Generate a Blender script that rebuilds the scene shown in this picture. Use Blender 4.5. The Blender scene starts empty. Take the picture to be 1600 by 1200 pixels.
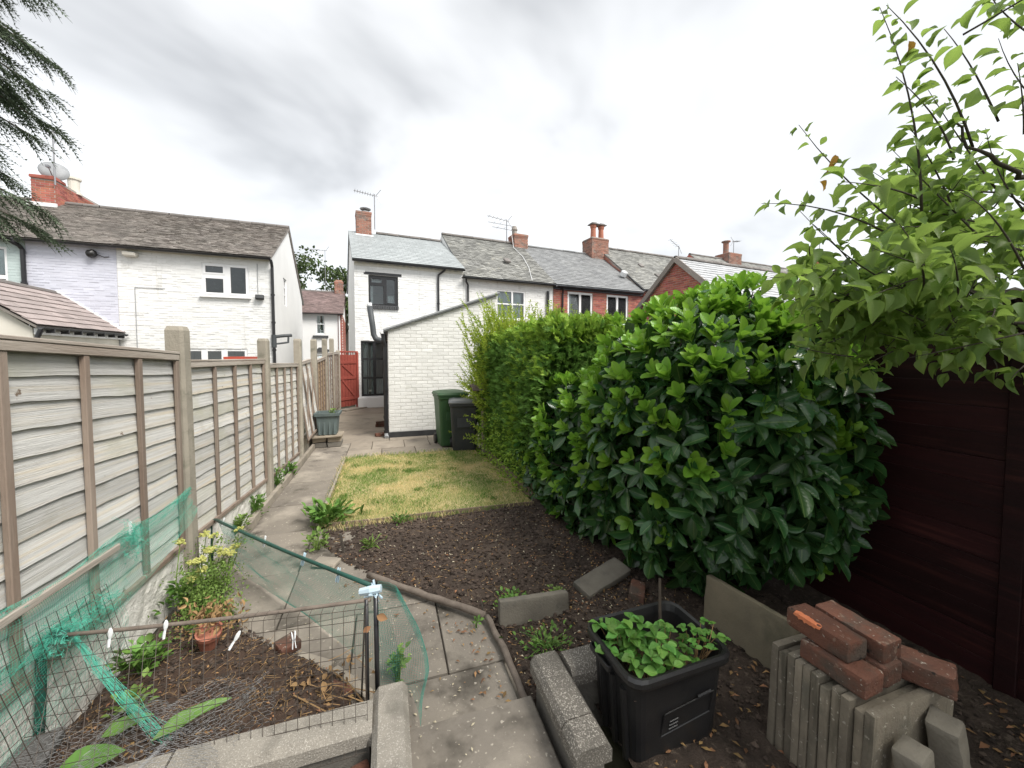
import bpy, math, random
import numpy as np
from mathutils import Matrix, Vector, Quaternion

S = bpy.context.scene
COL = S.collection
random.seed(11)
rng = np.random.default_rng(11)
R = math.radians
U = random.uniform

# ------------------------------------------------------------------ camera
cd = bpy.data.cameras.new('camera')
cam = bpy.data.objects.new('camera', cd)
COL.objects.link(cam)
cd.sensor_width = 36.0
cd.lens = 13.5
cd.shift_y = -18.8 / 1600
cd.clip_start = 0.05
cd.clip_end = 2000
cam.location = (0, 0, 1.75)
cam.rotation_euler = (R(90 - 2.5), 0, R(-18))
S.camera = cam

# ------------------------------------------------------------------ sky, sun, exposure
SUN_EL, SUN_AZ = 52.0, 140.0      # azimuth clockwise from +Y
wd = bpy.data.worlds.new('World')
S.world = wd
wd.use_nodes = True
wn, wl = wd.node_tree.nodes, wd.node_tree.links
wn.clear()
def wnode(t, **k):
    n = wn.new(t)
    for a, b in k.items(): setattr(n, a, b)
    return n
w_out = wnode('ShaderNodeOutputWorld')
w_sky = wnode('ShaderNodeTexSky', sky_type='NISHITA', sun_disc=False)
w_sky.sun_elevation = R(SUN_EL)
w_sky.sun_rotation = R(SUN_AZ)
w_bg1 = wnode('ShaderNodeBackground'); w_bg1.inputs[1].default_value = 0.08
wl.new(w_sky.outputs[0], w_bg1.inputs[0])
# a deck of cloud: noise on a plane overhead, seen along the view direction
w_tc = wnode('ShaderNodeTexCoord')
w_sep = wnode('ShaderNodeSeparateXYZ'); wl.new(w_tc.outputs['Generated'], w_sep.inputs[0])
w_den = wnode('ShaderNodeMath', operation='ADD'); wl.new(w_sep.outputs[2], w_den.inputs[0]); w_den.inputs[1].default_value = 0.50
w_mx = wnode('ShaderNodeMath', operation='MAXIMUM'); wl.new(w_den.outputs[0], w_mx.inputs[0]); w_mx.inputs[1].default_value = 0.06
w_dx = wnode('ShaderNodeMath', operation='DIVIDE'); wl.new(w_sep.outputs[0], w_dx.inputs[0]); wl.new(w_mx.outputs[0], w_dx.inputs[1])
w_dy = wnode('ShaderNodeMath', operation='DIVIDE'); wl.new(w_sep.outputs[1], w_dy.inputs[0]); wl.new(w_mx.outputs[0], w_dy.inputs[1])
w_cb = wnode('ShaderNodeCombineXYZ'); wl.new(w_dx.outputs[0], w_cb.inputs[0]); wl.new(w_dy.outputs[0], w_cb.inputs[1])
w_map = wnode('ShaderNodeMapping'); wl.new(w_cb.outputs[0], w_map.inputs[0])
w_map.inputs['Location'].default_value = (3.55, 1.15, 0.0)
w_map.inputs['Rotation'].default_value = (0, 0, R(25))
w_map.inputs['Scale'].default_value = (0.95, 1.15, 1)
w_n1 = wnode('ShaderNodeTexNoise'); wl.new(w_map.outputs[0], w_n1.inputs['Vector'])
w_n1.inputs['Scale'].default_value = 1.9; w_n1.inputs['Detail'].default_value = 4.5; w_n1.inputs['Roughness'].default_value = 0.50; w_n1.inputs['Distortion'].default_value = 0.35
w_rp = wnode('ShaderNodeValToRGB'); wl.new(w_n1.outputs[0], w_rp.inputs[0])
e = w_rp.color_ramp.elements
e[0].position = 0.30; e[0].color = (0.315, 0.319, 0.321, 1)
e[1].position = 0.58; e[1].color = (0.60, 0.605, 0.602, 1)
m = w_rp.color_ramp.elements.new(0.44); m.color = (0.49, 0.494, 0.495, 1)
w_bg2 = wnode('ShaderNodeBackground'); w_bg2.inputs[1].default_value = 0.62
wl.new(w_rp.outputs[0], w_bg2.inputs[0])
w_mix = wnode('ShaderNodeMixShader'); w_mix.inputs[0].default_value = 0.90
wl.new(w_bg1.outputs[0], w_mix.inputs[1]); wl.new(w_bg2.outputs[0], w_mix.inputs[2])
wl.new(w_mix.outputs[0], w_out.inputs[0])

sd = bpy.data.lights.new('sun', 'SUN')
sun = bpy.data.objects.new('sun', sd); COL.objects.link(sun)
sd.energy = 1.5; sd.angle = R(24); sd.color = (1.0, 0.96, 0.90)
sv = Vector((math.sin(R(SUN_AZ)) * math.cos(R(SUN_EL)), math.cos(R(SUN_AZ)) * math.cos(R(SUN_EL)), math.sin(R(SUN_EL))))
sun.rotation_euler = (-sv).to_track_quat('-Z', 'Y').to_euler()
sun.location = (0, 0, 30)

S.view_settings.view_transform = 'Standard'
S.view_settings.look = 'None'
S.view_settings.exposure = 1.76
S.view_settings.gamma = 1.0
S.view_settings.use_curve_mapping = False

# ------------------------------------------------------------------ helpers
WROOT = {}

class MB:
    """collects faces, then links them as one mesh object"""
    def __init__(s):
        s.V, s.L, s.T, s.UV, s.n = [], [], [], [], 0
    def add(s, v, faces):
        s.V.append(np.asarray(v, float).reshape(-1, 3))
        for f in faces:
            s.L.extend([i + s.n for i in f]); s.T.append(len(f))
            s.UV.extend([(0.0, 0.0)] * len(f))
        s.n += len(s.V[-1])
        return s
    def addnp(s, v, f, uv=None):
        f = np.asarray(f); v = np.asarray(v, float)
        s.V.append(v)
        s.L.extend((f + s.n).ravel().tolist())
        s.T.extend([f.shape[1]] * len(f))
        if uv is None: s.UV.extend([(0.0, 0.0)] * f.size)
        else: s.UV.extend(uv[f.ravel()].tolist())
        s.n += len(v)
        return s
    def box(s, c, d, M=None, jit=0.0, faces=None):
        x, y, z = d[0] / 2, d[1] / 2, d[2] / 2
        v = np.array([(-x, -y, -z), (x, -y, -z), (x, y, -z), (-x, y, -z), (-x, -y, z), (x, -y, z), (x, y, z), (-x, y, z)])
        if jit: v = v + rng.uniform(-jit, jit, v.shape)
        if M is not None: v = v @ np.array(M.to_3x3()).T
        return s.add(v + np.array(c), [(0, 3, 2, 1), (4, 5, 6, 7), (0, 1, 5, 4), (1, 2, 6, 5), (2, 3, 7, 6), (3, 0, 4, 7)])
    def b2(s, a, b):
        return s.box([(a[i] + b[i]) / 2 for i in range(3)], [abs(b[i] - a[i]) for i in range(3)])
    def cbox(s, c, d, ch=0.004, M=None, jit=0.0):
        """box with chamfered edges (44 triangles)"""
        h = np.array(d) / 2; V = []; idx = {}
        for ax in range(3):
            for sx in (-1, 1):
                for sy in (-1, 1):
                    for sz in (-1, 1):
                        p = np.array([sx, sy, sz], float) * (h - ch)
                        p[ax] = (sx, sy, sz)[ax] * h[ax]
                        idx[(ax, sx, sy, sz)] = len(V); V.append(p)
        V = np.array(V)
        if jit:
            J = {k: rng.uniform(-jit, jit, 3) for k in [(a, b, c_) for a in (-1, 1) for b in (-1, 1) for c_ in (-1, 1)]}
            for k, i in idx.items(): V[i] += J[k[1:]]
        F = []
        for ax in range(3):
            o = [a for a in range(3) if a != ax]
            for sg in (-1, 1):
                q = []
                for p, r_ in ((-1, -1), (1, -1), (1, 1), (-1, 1)):
                    k = [0, 0, 0]; k[ax] = sg; k[o[0]] = p; k[o[1]] = r_
                    q.append(idx[(ax, *k)])
                F.append((q, [sg if a == ax else 0 for a in range(3)]))
        for a in range(3):
            for b in range(a + 1, 3):
                c_ = 3 - a - b
                for sa in (-1, 1):
                    for sb in (-1, 1):
                        k0 = [0, 0, 0]; k0[a] = sa; k0[b] = sb; k1 = list(k0); k0[c_] = -1; k1[c_] = 1
                        n = [0, 0, 0]; n[a] = sa; n[b] = sb
                        F.append(([idx[(a, *k0)], idx[(a, *k1)], idx[(b, *k1)], idx[(b, *k0)]], n))
        for k in [(a, b, c_) for a in (-1, 1) for b in (-1, 1) for c_ in (-1, 1)]:
            F.append(([idx[(0, *k)], idx[(1, *k)], idx[(2, *k)]], k))
        out = []
        for q, n in F:
            p0, p1, p2 = V[q[0]], V[q[1]], V[q[2]]
            if np.dot(np.cross(p1 - p0, p2 - p0), n) < 0: q = q[::-1]
            out.append(q)
        if M is not None: V = V @ np.array(M.to_3x3()).T
        return s.add(V + np.array(c), out)
    def rough(s, d, r=.006, amp=.002, step=.022, sc=18, seed=None):
        """rounded block with a worn uneven surface, centred on the origin"""
        seed = U(0, 90) if seed is None else seed
        h = np.array(d) / 2; n = [max(2, int(round(q / step)) + 1) for q in d]
        g = [np.unique(np.concatenate([np.linspace(-h[a], h[a], n[a]), [-h[a] + r, h[a] - r]])) for a in range(3)]
        for ax in range(3):
            o = [a for a in range(3) if a != ax]
            for sg in (-1, 1):
                A, B = np.meshgrid(g[o[0]], g[o[1]], indexing='ij'); P = np.zeros(A.shape + (3,)); P[..., o[0]] = A; P[..., o[1]] = B; P[..., ax] = sg * h[ax]
                c = np.clip(P, -(h - r), h - r); q = P - c; P = c + q / np.maximum(np.linalg.norm(q, axis=-1, keepdims=True), 1e-9) * r
                ww = P + seed; P = P + np.stack([vnoise(ww, sc, 1), vnoise(ww, sc, 2), vnoise(ww, sc, 3)], -1) * amp + np.stack([vnoise(ww, sc * 3, 4), vnoise(ww, sc * 3, 5), vnoise(ww, sc * 3, 6)], -1) * amp * .5
                na, nb = A.shape; i, j = np.meshgrid(np.arange(na - 1), np.arange(nb - 1), indexing='ij'); k = (i * nb + j).ravel(); f = np.stack([k, k + nb, k + nb + 1, k + 1], -1)
                if (sg > 0) == (ax == 1): f = f[:, ::-1]
                s.addnp(P.reshape(-1, 3), f)
        return s
    def tube(s, pts, r, n=8, cap=True):
        P = [Vector(p) for p in pts]; k = len(P)
        rr = r if isinstance(r, (list, tuple)) else [r] * k
        t0 = (P[1] - P[0]).normalized()
        up = Vector((0, 0, 1)) if abs(t0.z) < .9 else Vector((1, 0, 0))
        a = t0.cross(up).normalized(); V = []
        for i in range(k):
            t = (P[min(i + 1, k - 1)] - P[max(i - 1, 0)]).normalized()
            a = (a - t * a.dot(t)).normalized(); b = t.cross(a)
            for j in range(n):
                w = 2 * math.pi * j / n
                V.append(P[i] + (a * math.cos(w) + b * math.sin(w)) * rr[i])
        F = [(i * n + j, i * n + (j + 1) % n, (i + 1) * n + (j + 1) % n, (i + 1) * n + j) for i in range(k - 1) for j in range(n)]
        if cap: F += [tuple(range(n))[::-1], tuple(range((k - 1) * n, k * n))]
        return s.add([tuple(v) for v in V], F)
    def lathe(s, prof, c=(0, 0, 0), n=16, M=None):
        V = []
        for r, z in prof:
            for j in range(n):
                w = 2 * math.pi * j / n; V.append((r * math.cos(w), r * math.sin(w), z))
        V = np.array(V)
        if M is not None: V = V @ np.array(M.to_3x3()).T
        k = len(prof)
        F = [(i * n + j, i * n + (j + 1) % n, (i + 1) * n + (j + 1) % n, (i + 1) * n + j) for i in range(k - 1) for j in range(n)]
        F += [tuple(range(n))[::-1], tuple(range((k - 1) * n, k * n))]
        return s.add(V + np.array(c), F)
    def loft(s, rings, closed=True, caps=True):
        n = len(rings[0]); V = [p for r in rings for p in r]; k = len(rings)
        F = [(i * n + j, i * n + (j + 1) % n, (i + 1) * n + (j + 1) % n, (i + 1) * n + j) for i in range(k - 1) for j in range(n if closed else n - 1)]
        if caps: F += [tuple(range(n))[::-1], tuple(range((k - 1) * n, k * n))]
        return s.add(V, F)
    def prism(s, poly, a, b, axis=2):
        """extrude a 2D polygon between a and b along an axis (0: poly is (y,z), 1: poly is (x,z), 2: (x,y))"""
        def P(p, t): return (t, p[0], p[1]) if axis == 0 else (p[0], t, p[1]) if axis == 1 else (p[0], p[1], t)
        n = len(poly)
        V = [P(p, a) for p in poly] + [P(p, b) for p in poly]
        F = [tuple(range(n))[::-1], tuple(range(n, 2 * n))] + [(j, (j + 1) % n, n + (j + 1) % n, n + j) for j in range(n)]
        return s.add(V, F)
    def build(s, name, mat, parent=None, smooth=False, kind=None, uv=False, loc=None, rot=None, flip=False):
        me = bpy.data.meshes.new(name)
        V = np.concatenate(s.V) if s.V else np.zeros((0, 3))
        root = parent
        while root is not None and root.parent is not None: root = root.parent
        if loc is None and root is not None and root.name in WROOT: V = V - WROOT[root.name]
        L = np.array(s.L, dtype=np.int32); T = np.array(s.T, dtype=np.int32)
        me.vertices.add(len(V)); me.vertices.foreach_set('co', V.ravel().astype(np.float32))
        me.loops.add(len(L)); me.loops.foreach_set('vertex_index', L)
        me.polygons.add(len(T)); me.polygons.foreach_set('loop_start', np.concatenate([[0], np.cumsum(T)[:-1]]).astype(np.int32))
        if uv:
            ul = me.uv_layers.new(name='UVMap')
            ul.data.foreach_set('uv', np.array(s.UV, dtype=np.float32).ravel())
        me.polygons.foreach_set('use_smooth', np.full(len(T), bool(smooth)))
        me.update(calc_edges=True); me.validate()
        if mat is not None: me.materials.append(mat)
        o = bpy.data.objects.new(name, me); COL.objects.link(o)
        if parent is not None: o.parent = parent
        if loc is not None: o.location = loc
        if rot is not None: o.rotation_euler = rot
        if kind: o['kind'] = kind
        return o

def tag(o, label, cat, group=None):
    o['label'] = label; o['category'] = cat
    if group: o['group'] = group
    return o
def thing(name, label, cat, loc=(0, 0, 0), rz=0.0, group=None, world=True):
    o = bpy.data.objects.new(name, None); COL.objects.link(o)
    o.empty_display_size = .2
    o.location = loc; o.rotation_euler = (0, 0, rz)
    if world and not rz: WROOT[o.name] = np.array(loc, float)
    return tag(o, label, cat, group)
def piece(src, parent, loc, rot=(0, 0, 0), scale=None, world=True):
    """another object on the same mesh"""
    o = src.copy(); COL.objects.link(o); o.parent = parent
    root = parent
    while root is not None and root.parent is not None: root = root.parent
    l = Vector(loc)
    if world and root is not None and root.name in WROOT: l = l - Vector(WROOT[root.name])
    o.location = l; o.rotation_euler = rot
    if scale: o.scale = scale
    return o
def drop(o): bpy.data.objects.remove(o, do_unlink=True)
def copy_tree(o, parent=None):
    c = o.copy(); COL.objects.link(c)
    if parent is not None: c.parent = parent
    for ch in list(o.children): copy_tree(ch, c)
    return c
def struct(name, mb, mat, **k): return mb.build(name, mat, kind='structure', **k)

def rotm(rx=0, ry=0, rz=0):
    return (Matrix.Rotation(rz, 3, 'Z') @ Matrix.Rotation(ry, 3, 'Y') @ Matrix.Rotation(rx, 3, 'X'))

# smooth value noise for shapes
_perm = rng.random((64, 64, 64))
def vnoise(p, sc=1.0, seed=0):
    q = np.asarray(p, float) * sc + seed * 7.31 + 1000
    i = np.floor(q).astype(int); f = q - i; f = f * f * (3 - 2 * f)
    r = 0
    for dx in (0, 1):
        for dy in (0, 1):
            for dz in (0, 1):
                w = (f[..., 0] if dx else 1 - f[..., 0]) * (f[..., 1] if dy else 1 - f[..., 1]) * (f[..., 2] if dz else 1 - f[..., 2])
                r = r + w * _perm[(i[..., 0] + dx) % 64, (i[..., 1] + dy) % 64, (i[..., 2] + dz) % 64]
    return r * 2 - 1
def in_poly(x, y, poly):
    ins = np.zeros(np.shape(x), bool); n = len(poly)
    for i in range(n):
        x0, y0 = poly[i]; x1, y1 = poly[(i + 1) % n]
        c = ((y0 > y) != (y1 > y)) & (x < (x1 - x0) * (y - y0) / ((y1 - y0) or 1e-9) + x0)
        ins ^= c
    return ins

# ------------------------------------------------------------------ materials
def mat(name, c1, c2=None, scale=6.0, rough=.8, bump=0.0, bscale=60.0, spec=.35, rand=0.0, c3=None, c3t=(.55, .68), c3s=2.0,
        c4=None, c4t=(.62, .7), c4s=9.0, stretch=(1, 1, 1), metal=0.0, trans=0.0, tcol=None, veins=0.0, hue=0.0, detail=6, bdist=.01, coat=0.0, extra=()):
    m = bpy.data.materials.new(name); m.use_nodes = True
    N, K = m.node_tree.nodes, m.node_tree.links
    b = N['Principled BSDF']; out = N['Material Output']
    def nd(t, **k):
        n = N.new(t)
        for a, v in k.items(): setattr(n, a, v)
        return n
    tc = nd('ShaderNodeTexCoord'); oi = nd('ShaderNodeObjectInfo'); geo = nd('ShaderNodeNewGeometry')
    mp = nd('ShaderNodeMapping'); K.new(tc.outputs['Object'], mp.inputs[0]); mp.inputs['Scale'].default_value = stretch
    mul = nd('ShaderNodeMath', operation='MULTIPLY'); K.new(oi.outputs['Random'], mul.inputs[0]); mul.inputs[1].default_value = 37.0
    K.new(mul.outputs[0], mp.inputs['Location'])
    def noise(sc, det=detail, ro=.6):
        n = nd('ShaderNodeTexNoise'); K.new(mp.outputs[0], n.inputs['Vector'])
        n.inputs['Scale'].default_value = sc; n.inputs['Detail'].default_value = det; n.inputs['Roughness'].default_value = ro
        return n.outputs[0]
    def mix(a, b_, f):
        x = nd('ShaderNodeMix', data_type='RGBA')
        for v, i in ((a, 6), (b_, 7)):
            if isinstance(v, tuple): x.inputs[i].default_value = (*v, 1)
            else: K.new(v, x.inputs[i])
        if isinstance(f, float): x.inputs[0].default_value = f
        else: K.new(f, x.inputs[0])
        return x.outputs[2]
    def thr(v, t):
        r = nd('ShaderNodeMapRange'); K.new(v, r.inputs[0]); r.inputs[1].default_value = t[0]; r.inputs[2].default_value = t[1]
        return r.outputs[0]
    rnd = nd('ShaderNodeMath', operation='ADD'); K.new(oi.outputs['Random'], rnd.inputs[0]); K.new(geo.outputs['Random Per Island'], rnd.inputs[1])
    fr = nd('ShaderNodeMath', operation='FRACT'); K.new(rnd.outputs[0], fr.inputs[0]); rv = fr.outputs[0]
    col = tuple(c1)
    if c2 is not None: col = mix(tuple(c1), tuple(c2), thr(noise(scale), (.3, .7)))
    if c3 is not None: col = mix(col, tuple(c3), thr(noise(c3s, 5), c3t))
    if c4 is not None: col = mix(col, tuple(c4), thr(noise(c4s, 4), c4t))
    for st_, sc_, t_, cc in extra:
        m2 = nd('ShaderNodeMapping'); K.new(tc.outputs['Object'], m2.inputs[0]); m2.inputs['Scale'].default_value = st_; K.new(mul.outputs[0], m2.inputs['Location'])
        n2 = nd('ShaderNodeTexNoise'); K.new(m2.outputs[0], n2.inputs['Vector']); n2.inputs['Scale'].default_value = sc_; n2.inputs['Detail'].default_value = 4
        col = mix(col, tuple(cc), thr(n2.outputs[0], t_))
    if veins:
        uvn = nd('ShaderNodeUVMap'); sp = nd('ShaderNodeSeparateXYZ'); K.new(uvn.outputs[0], sp.inputs[0])
        d = nd('ShaderNodeMath', operation='ABSOLUTE'); K.new(sp.outputs[0], d.inputs[0])       # u: -1..1 across
        md = thr(d.outputs[0], (.10, .02))
        col = mix(col, (.30, .38, .12), mulf(nd, K, md, veins))
    if rand or hue:
        hs = nd('ShaderNodeHueSaturation')
        if isinstance(col, tuple): hs.inputs['Color'].default_value = (*col, 1)
        else: K.new(col, hs.inputs['Color'])
        r = nd('ShaderNodeMapRange'); K.new(rv, r.inputs[0]); r.inputs[3].default_value = 1 - rand; r.inputs[4].default_value = 1 + rand
        K.new(r.outputs[0], hs.inputs['Value'])
        if hue:
            f7 = nd('ShaderNodeMath', operation='MULTIPLY'); K.new(rv, f7.inputs[0]); f7.inputs[1].default_value = 7.77
            f8 = nd('ShaderNodeMath', operation='FRACT'); K.new(f7.outputs[0], f8.inputs[0])
            r2 = nd('ShaderNodeMapRange'); K.new(f8.outputs[0], r2.inputs[0]); r2.inputs[3].default_value = .5 - hue; r2.inputs[4].default_value = .5 + hue
            K.new(r2.outputs[0], hs.inputs['Hue'])
        col = hs.outputs[0]
    if isinstance(col, tuple): b.inputs['Base Color'].default_value = (*col, 1)
    else: K.new(col, b.inputs['Base Color'])
    b.inputs['Roughness'].default_value = rough
    b.inputs['Specular IOR Level'].default_value = spec
    b.inputs['Metallic'].default_value = metal
    if coat: b.inputs['Coat Weight'].default_value = coat; b.inputs['Coat Roughness'].default_value = .15
    if bump:
        bp = nd('ShaderNodeBump'); bp.inputs['Strength'].default_value = bump; bp.inputs['Distance'].default_value = bdist
        if veins:
            wv = nd('ShaderNodeMath', operation='MULTIPLY'); K.new(sp.outputs[1], wv.inputs[0]); wv.inputs[1].default_value = 55.0
            a2 = nd('ShaderNodeMath', operation='MULTIPLY_ADD'); K.new(d.outputs[0], a2.inputs[0]); a2.inputs[1].default_value = -9.0; K.new(wv.outputs[0], a2.inputs[2])
            sn = nd('ShaderNodeMath', operation='SINE'); K.new(a2.outputs[0], sn.inputs[0])
            K.new(sn.outputs[0], bp.inputs['Height'])
        else: K.new(noise(bscale, 5, .65), bp.inputs['Height'])
        K.new(bp.outputs[0], b.inputs['Normal'])
    if trans:
        tr = nd('ShaderNodeBsdfTranslucent')
        if tcol: tr.inputs[0].default_value = (*tcol, 1)
        elif isinstance(col, tuple): tr.inputs[0].default_value = (*col, 1)
        else: K.new(col, tr.inputs[0])
        ms = nd('ShaderNodeMixShader'); ms.inputs[0].default_value = trans
        K.new(b.outputs[0], ms.inputs[1]); K.new(tr.outputs[0], ms.inputs[2]); K.new(ms.outputs[0], out.inputs[0])
    return m
def mulf(nd, K, s, f):
    x = nd('ShaderNodeMath', operation='MULTIPLY'); K.new(s, x.inputs[0]); x.inputs[1].default_value = f
    return x.outputs[0]
def glassmat(name, tint=(.9, .95, .95)):
    m = bpy.data.materials.new(name); m.use_nodes = True
    N, K = m.node_tree.nodes, m.node_tree.links; N.clear()
    o = N.new('ShaderNodeOutputMaterial'); g = N.new('ShaderNodeBsdfGlossy'); t = N.new('ShaderNodeBsdfTransparent'); f = N.new('ShaderNodeFresnel'); x = N.new('ShaderNodeMixShader')
    g.inputs['Roughness'].default_value = .02; t.inputs[0].default_value = (*tint, 1); f.inputs[0].default_value = 1.75
    K.new(f.outputs[0], x.inputs[0]); K.new(t.outputs[0], x.inputs[1]); K.new(g.outputs[0], x.inputs[2]); K.new(x.outputs[0], o.inputs[0])
    return m

M = {}
M['white_brick'] = mat('white_painted_brick', (.77, .77, .76), (.70, .70, .685), 1.5, .75, .35, 45, c3=(.50, .49, .46), c3t=(.64, .80), c3s=2.8, rand=.05, extra=[((2.2, 2.2, .16), 2.2, (.60, .78), (.50, .49, .455))])
M['white_render'] = mat('white_render', (.80, .80, .79), (.73, .73, .72), .9, .85, .3, 80)
M['lav_brick'] = mat('lavender_painted_brick', (.60, .61, .68), (.545, .555, .625), 2.0, .75, .25, 45, rand=.05)
M['teal_brick'] = mat('pale_teal_painted_brick', (.50, .58, .57), (.44, .52, .51), 2.0, .75, .25, 45, rand=.05)
M['cream'] = mat('cream_render', (.70, .67, .60), (.60, .57, .50), 2.0, .85, .2, 60)
M['out_brick'] = mat('outhouse_white_brick', (.73, .725, .70), (.63, .62, .59), 3.0, .75, .45, 50, c3=(.45, .45, .39), c3t=(.60, .80), c3s=2.0, rand=.05)
M['out_mortar'] = mat('outhouse_painted_mortar', (.63, .62, .59), (.50, .49, .46), 4.0, .85, .3, 60)
M['red_brick'] = mat('red_brick', (.40, .135, .095), (.30, .10, .075), 3.0, .85, .3, 60, rand=.28, hue=.012)
M['old_brick'] = mat('old_chimney_brick', (.33, .15, .105), (.22, .12, .09), 3.0, .9, .4, 60, rand=.3, c3=(.18, .15, .13), c3t=(.5, .66), c3s=4)
M['mortar'] = mat('mortar', (.42, .37, .33), (.34, .30, .27), 8.0, .95, .2, 90)
M['tile_brown'] = mat('brown_roof_tile', (.30, .27, .245), (.225, .205, .185), 1.2, .85, .3, 70, rand=.24, hue=.01, c4=(.37, .35, .32), c4t=(.60, .72), c4s=5)
M['tile_far'] = mat('far_brown_roof_tile', (.27, .20, .19), (.20, .15, .14), 1.2, .85, .3, 70, rand=.25)
M['tile_pink'] = mat('faded_pink_roof_tile', (.35, .295, .28), (.28, .24, .228), 2.0, .8, .2, 50, rand=.14)
M['slate_blue'] = mat('blue_grey_slate', (.375, .40, .405), (.32, .345, .35), 1.0, .55, .15, 40, rand=.09, spec=.5)
M['slate_grey'] = mat('weathered_grey_slate', (.27, .27, .25), (.20, .20, .19), 1.5, .75, .3, 60, rand=.28, c4=(.40, .39, .33), c4t=(.60, .72), c4s=4)
M['slate_dark'] = mat('dark_grey_slate', (.235, .24, .24), (.195, .20, .205), 1.5, .6, .2, 60, rand=.17, spec=.5)
M['slate_pale'] = mat('pale_grey_slate', (.42, .43, .44), (.36, .37, .38), 1.5, .6, .2, 60, rand=.12, spec=.5)
M['ridge'] = mat('ridge_tile', (.22, .20, .19), (.15, .14, .13), 4.0, .85, .3, 60, rand=.15)
M['lead'] = mat('lead_flashing', (.33, .34, .35), (.26, .27, .28), 6, .6, .2, 40)
M['black'] = mat('black_gloss_paint', (.012, .012, .014), (.02, .02, .022), 6, .35, spec=.5)
M['black_plastic'] = mat('black_plastic', (.012, .012, .013), (.024, .023, .022), 5, .33, .1, 120, spec=.45)
M['bin_black'] = mat('bin_black_plastic', (.03, .032, .035), (.042, .044, .046), 5, .5, .1, 120, spec=.4)
M['bin_green'] = mat('bin_green_plastic', (.035, .085, .032), (.042, .10, .04), 4, .5, .1, 120, spec=.4)
M['bin_lid'] = mat('bin_grey_lid', (.13, .135, .14), (.16, .165, .17), 5, .45, spec=.5)
M['upvc'] = mat('white_upvc', (.82, .82, .82), (.78, .78, .78), 3, .35, spec=.5)
M['glass'] = glassmat('window_glass')
M['curtain'] = mat('white_curtain', (.75, .76, .76), (.62, .63, .64), 6, .9, stretch=(4, 4, .3))
M['blind_teal'] = mat('teal_blind', (.36, .46, .46), (.32, .42, .42), 3, .9)
M['inside'] = mat('dim_room_wall', (.10, .095, .09), (.07, .065, .06), 2, .9)
M['pipe_grey'] = mat('grey_flue_pipe', (.065, .072, .076), (.05, .055, .058), 6, .55, .1, 40, spec=.4)
M['alu'] = mat('aerial_metal', (.34, .34, .35), (.26, .26, .27), 10, .4, metal=.8)
M['terracotta'] = mat('terracotta', (.42, .17, .11), (.34, .13, .085), 6, .8, .15, 60)
M['gate_red'] = mat('red_gate_paint', (.33, .075, .055), (.26, .06, .045), 3, .55, .25, 60, stretch=(6, 6, .6), rand=.07)
M['shed_red'] = mat('maroon_wood_stain', (.026, .0055, .006), (.014, .004, .0045), 2.2, .6, .4, 30, stretch=(1, .5, 8), rand=.3, spec=.2, c3=(.05, .014, .012), c3t=(.56, .72), c3s=2.5)
M['slat'] = mat('weathered_grey_fence_board', (.68, .67, .64), (.44, .43, .41), 3.2, .85, .6, 14, stretch=(6, .40, 26), rand=.17, c3=(.62, .55, .44), c3t=(.52, .70), c3s=.9, extra=[((1, 1, 1.3), 13, (.71, .74), (.20, .15, .11)), ((1, .8, 1.6), 4.5, (.60, .78), (.40, .38, .33)), ((1, 1, 1), 1.6, (.56, .75), (.50, .49, .40))])
M['slat_new'] = mat('tan_fence_board', (.42, .30, .19), (.33, .24, .15), 2.5, .85, .4, 14, stretch=(6, .7, 14), rand=.13)
M['batten'] = mat('brown_fence_batten', (.175, .125, .095), (.27, .22, .18), 1.2, .85, .4, 20, stretch=(8, 8, .8), rand=.15)
M['rail'] = mat('grey_fence_rail', (.44, .40, .35), (.27, .22, .18), 2.0, .85, .4, 20, stretch=(8, .6, 8), rand=.1)
M['conc_post'] = mat('concrete_post', (.36, .325, .265), (.26, .235, .19), 5.0, .9, .5, 90, c3=(.18, .17, .13), c3t=(.56, .72), c3s=6, rand=.08)
M['gravel_board'] = mat('rough_gravel_board', (.74, .72, .67), (.60, .58, .53), 14.0, .95, .6, 60, c3=(.30, .29, .25), c3t=(.60, .72), c3s=5, bdist=.03)
M['path'] = mat('concrete_path', (.255, .225, .185), (.175, .154, .13), 2.2, .9, .4, 90, c3=(.36, .32, .265), c3t=(.54, .70), c3s=1.5, c4=(.085, .074, .06), c4t=(.53, .70), c4s=3.6, rand=.12, extra=[((1, 1, 1), 42, (.64, .70), (.40, .36, .30))])
M['patio'] = mat('patio_slab_concrete', (.32, .275, .22), (.24, .205, .165), 3.0, .9, .35, 90, c3=(.15, .13, .108), c3t=(.54, .70), c3s=2.2, rand=.16)
M['kerb'] = mat('concrete_kerb', (.33, .29, .235), (.22, .195, .16), 6, .9, .5, 70, rand=.1)
M['terrazzo'] = mat('exposed_aggregate_coping', (.165, .148, .125), (.11, .10, .086), 9, .85, .5, 120, c4=(.40, .37, .32), c4t=(.55, .61), c4s=165, extra=[((1, 1, 1), 5, (.55, .75), (.085, .078, .066))])
M['coping_block'] = mat('speckled_concrete_block', (.29, .265, .225), (.20, .183, .156), 8, .9, .6, 120, c4=(.40, .375, .33), c4t=(.56, .63), c4s=190, extra=[((1, 1, 1), 5, (.56, .75), (.13, .12, .10))])
M['block_wall'] = mat('old_block_wall', (.19, .175, .15), (.12, .11, .095), 6, .95, .6, 60, rand=.1)
M['soil'] = mat('dark_garden_soil', (.070, .050, .038), (.040, .029, .022), 9, .95, .9, 70, c4=(.125, .095, .072), c4t=(.56, .68), c4s=30, bdist=.02, c3=(.095, .070, .053), c3t=(.5, .7), c3s=2.5)
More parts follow.
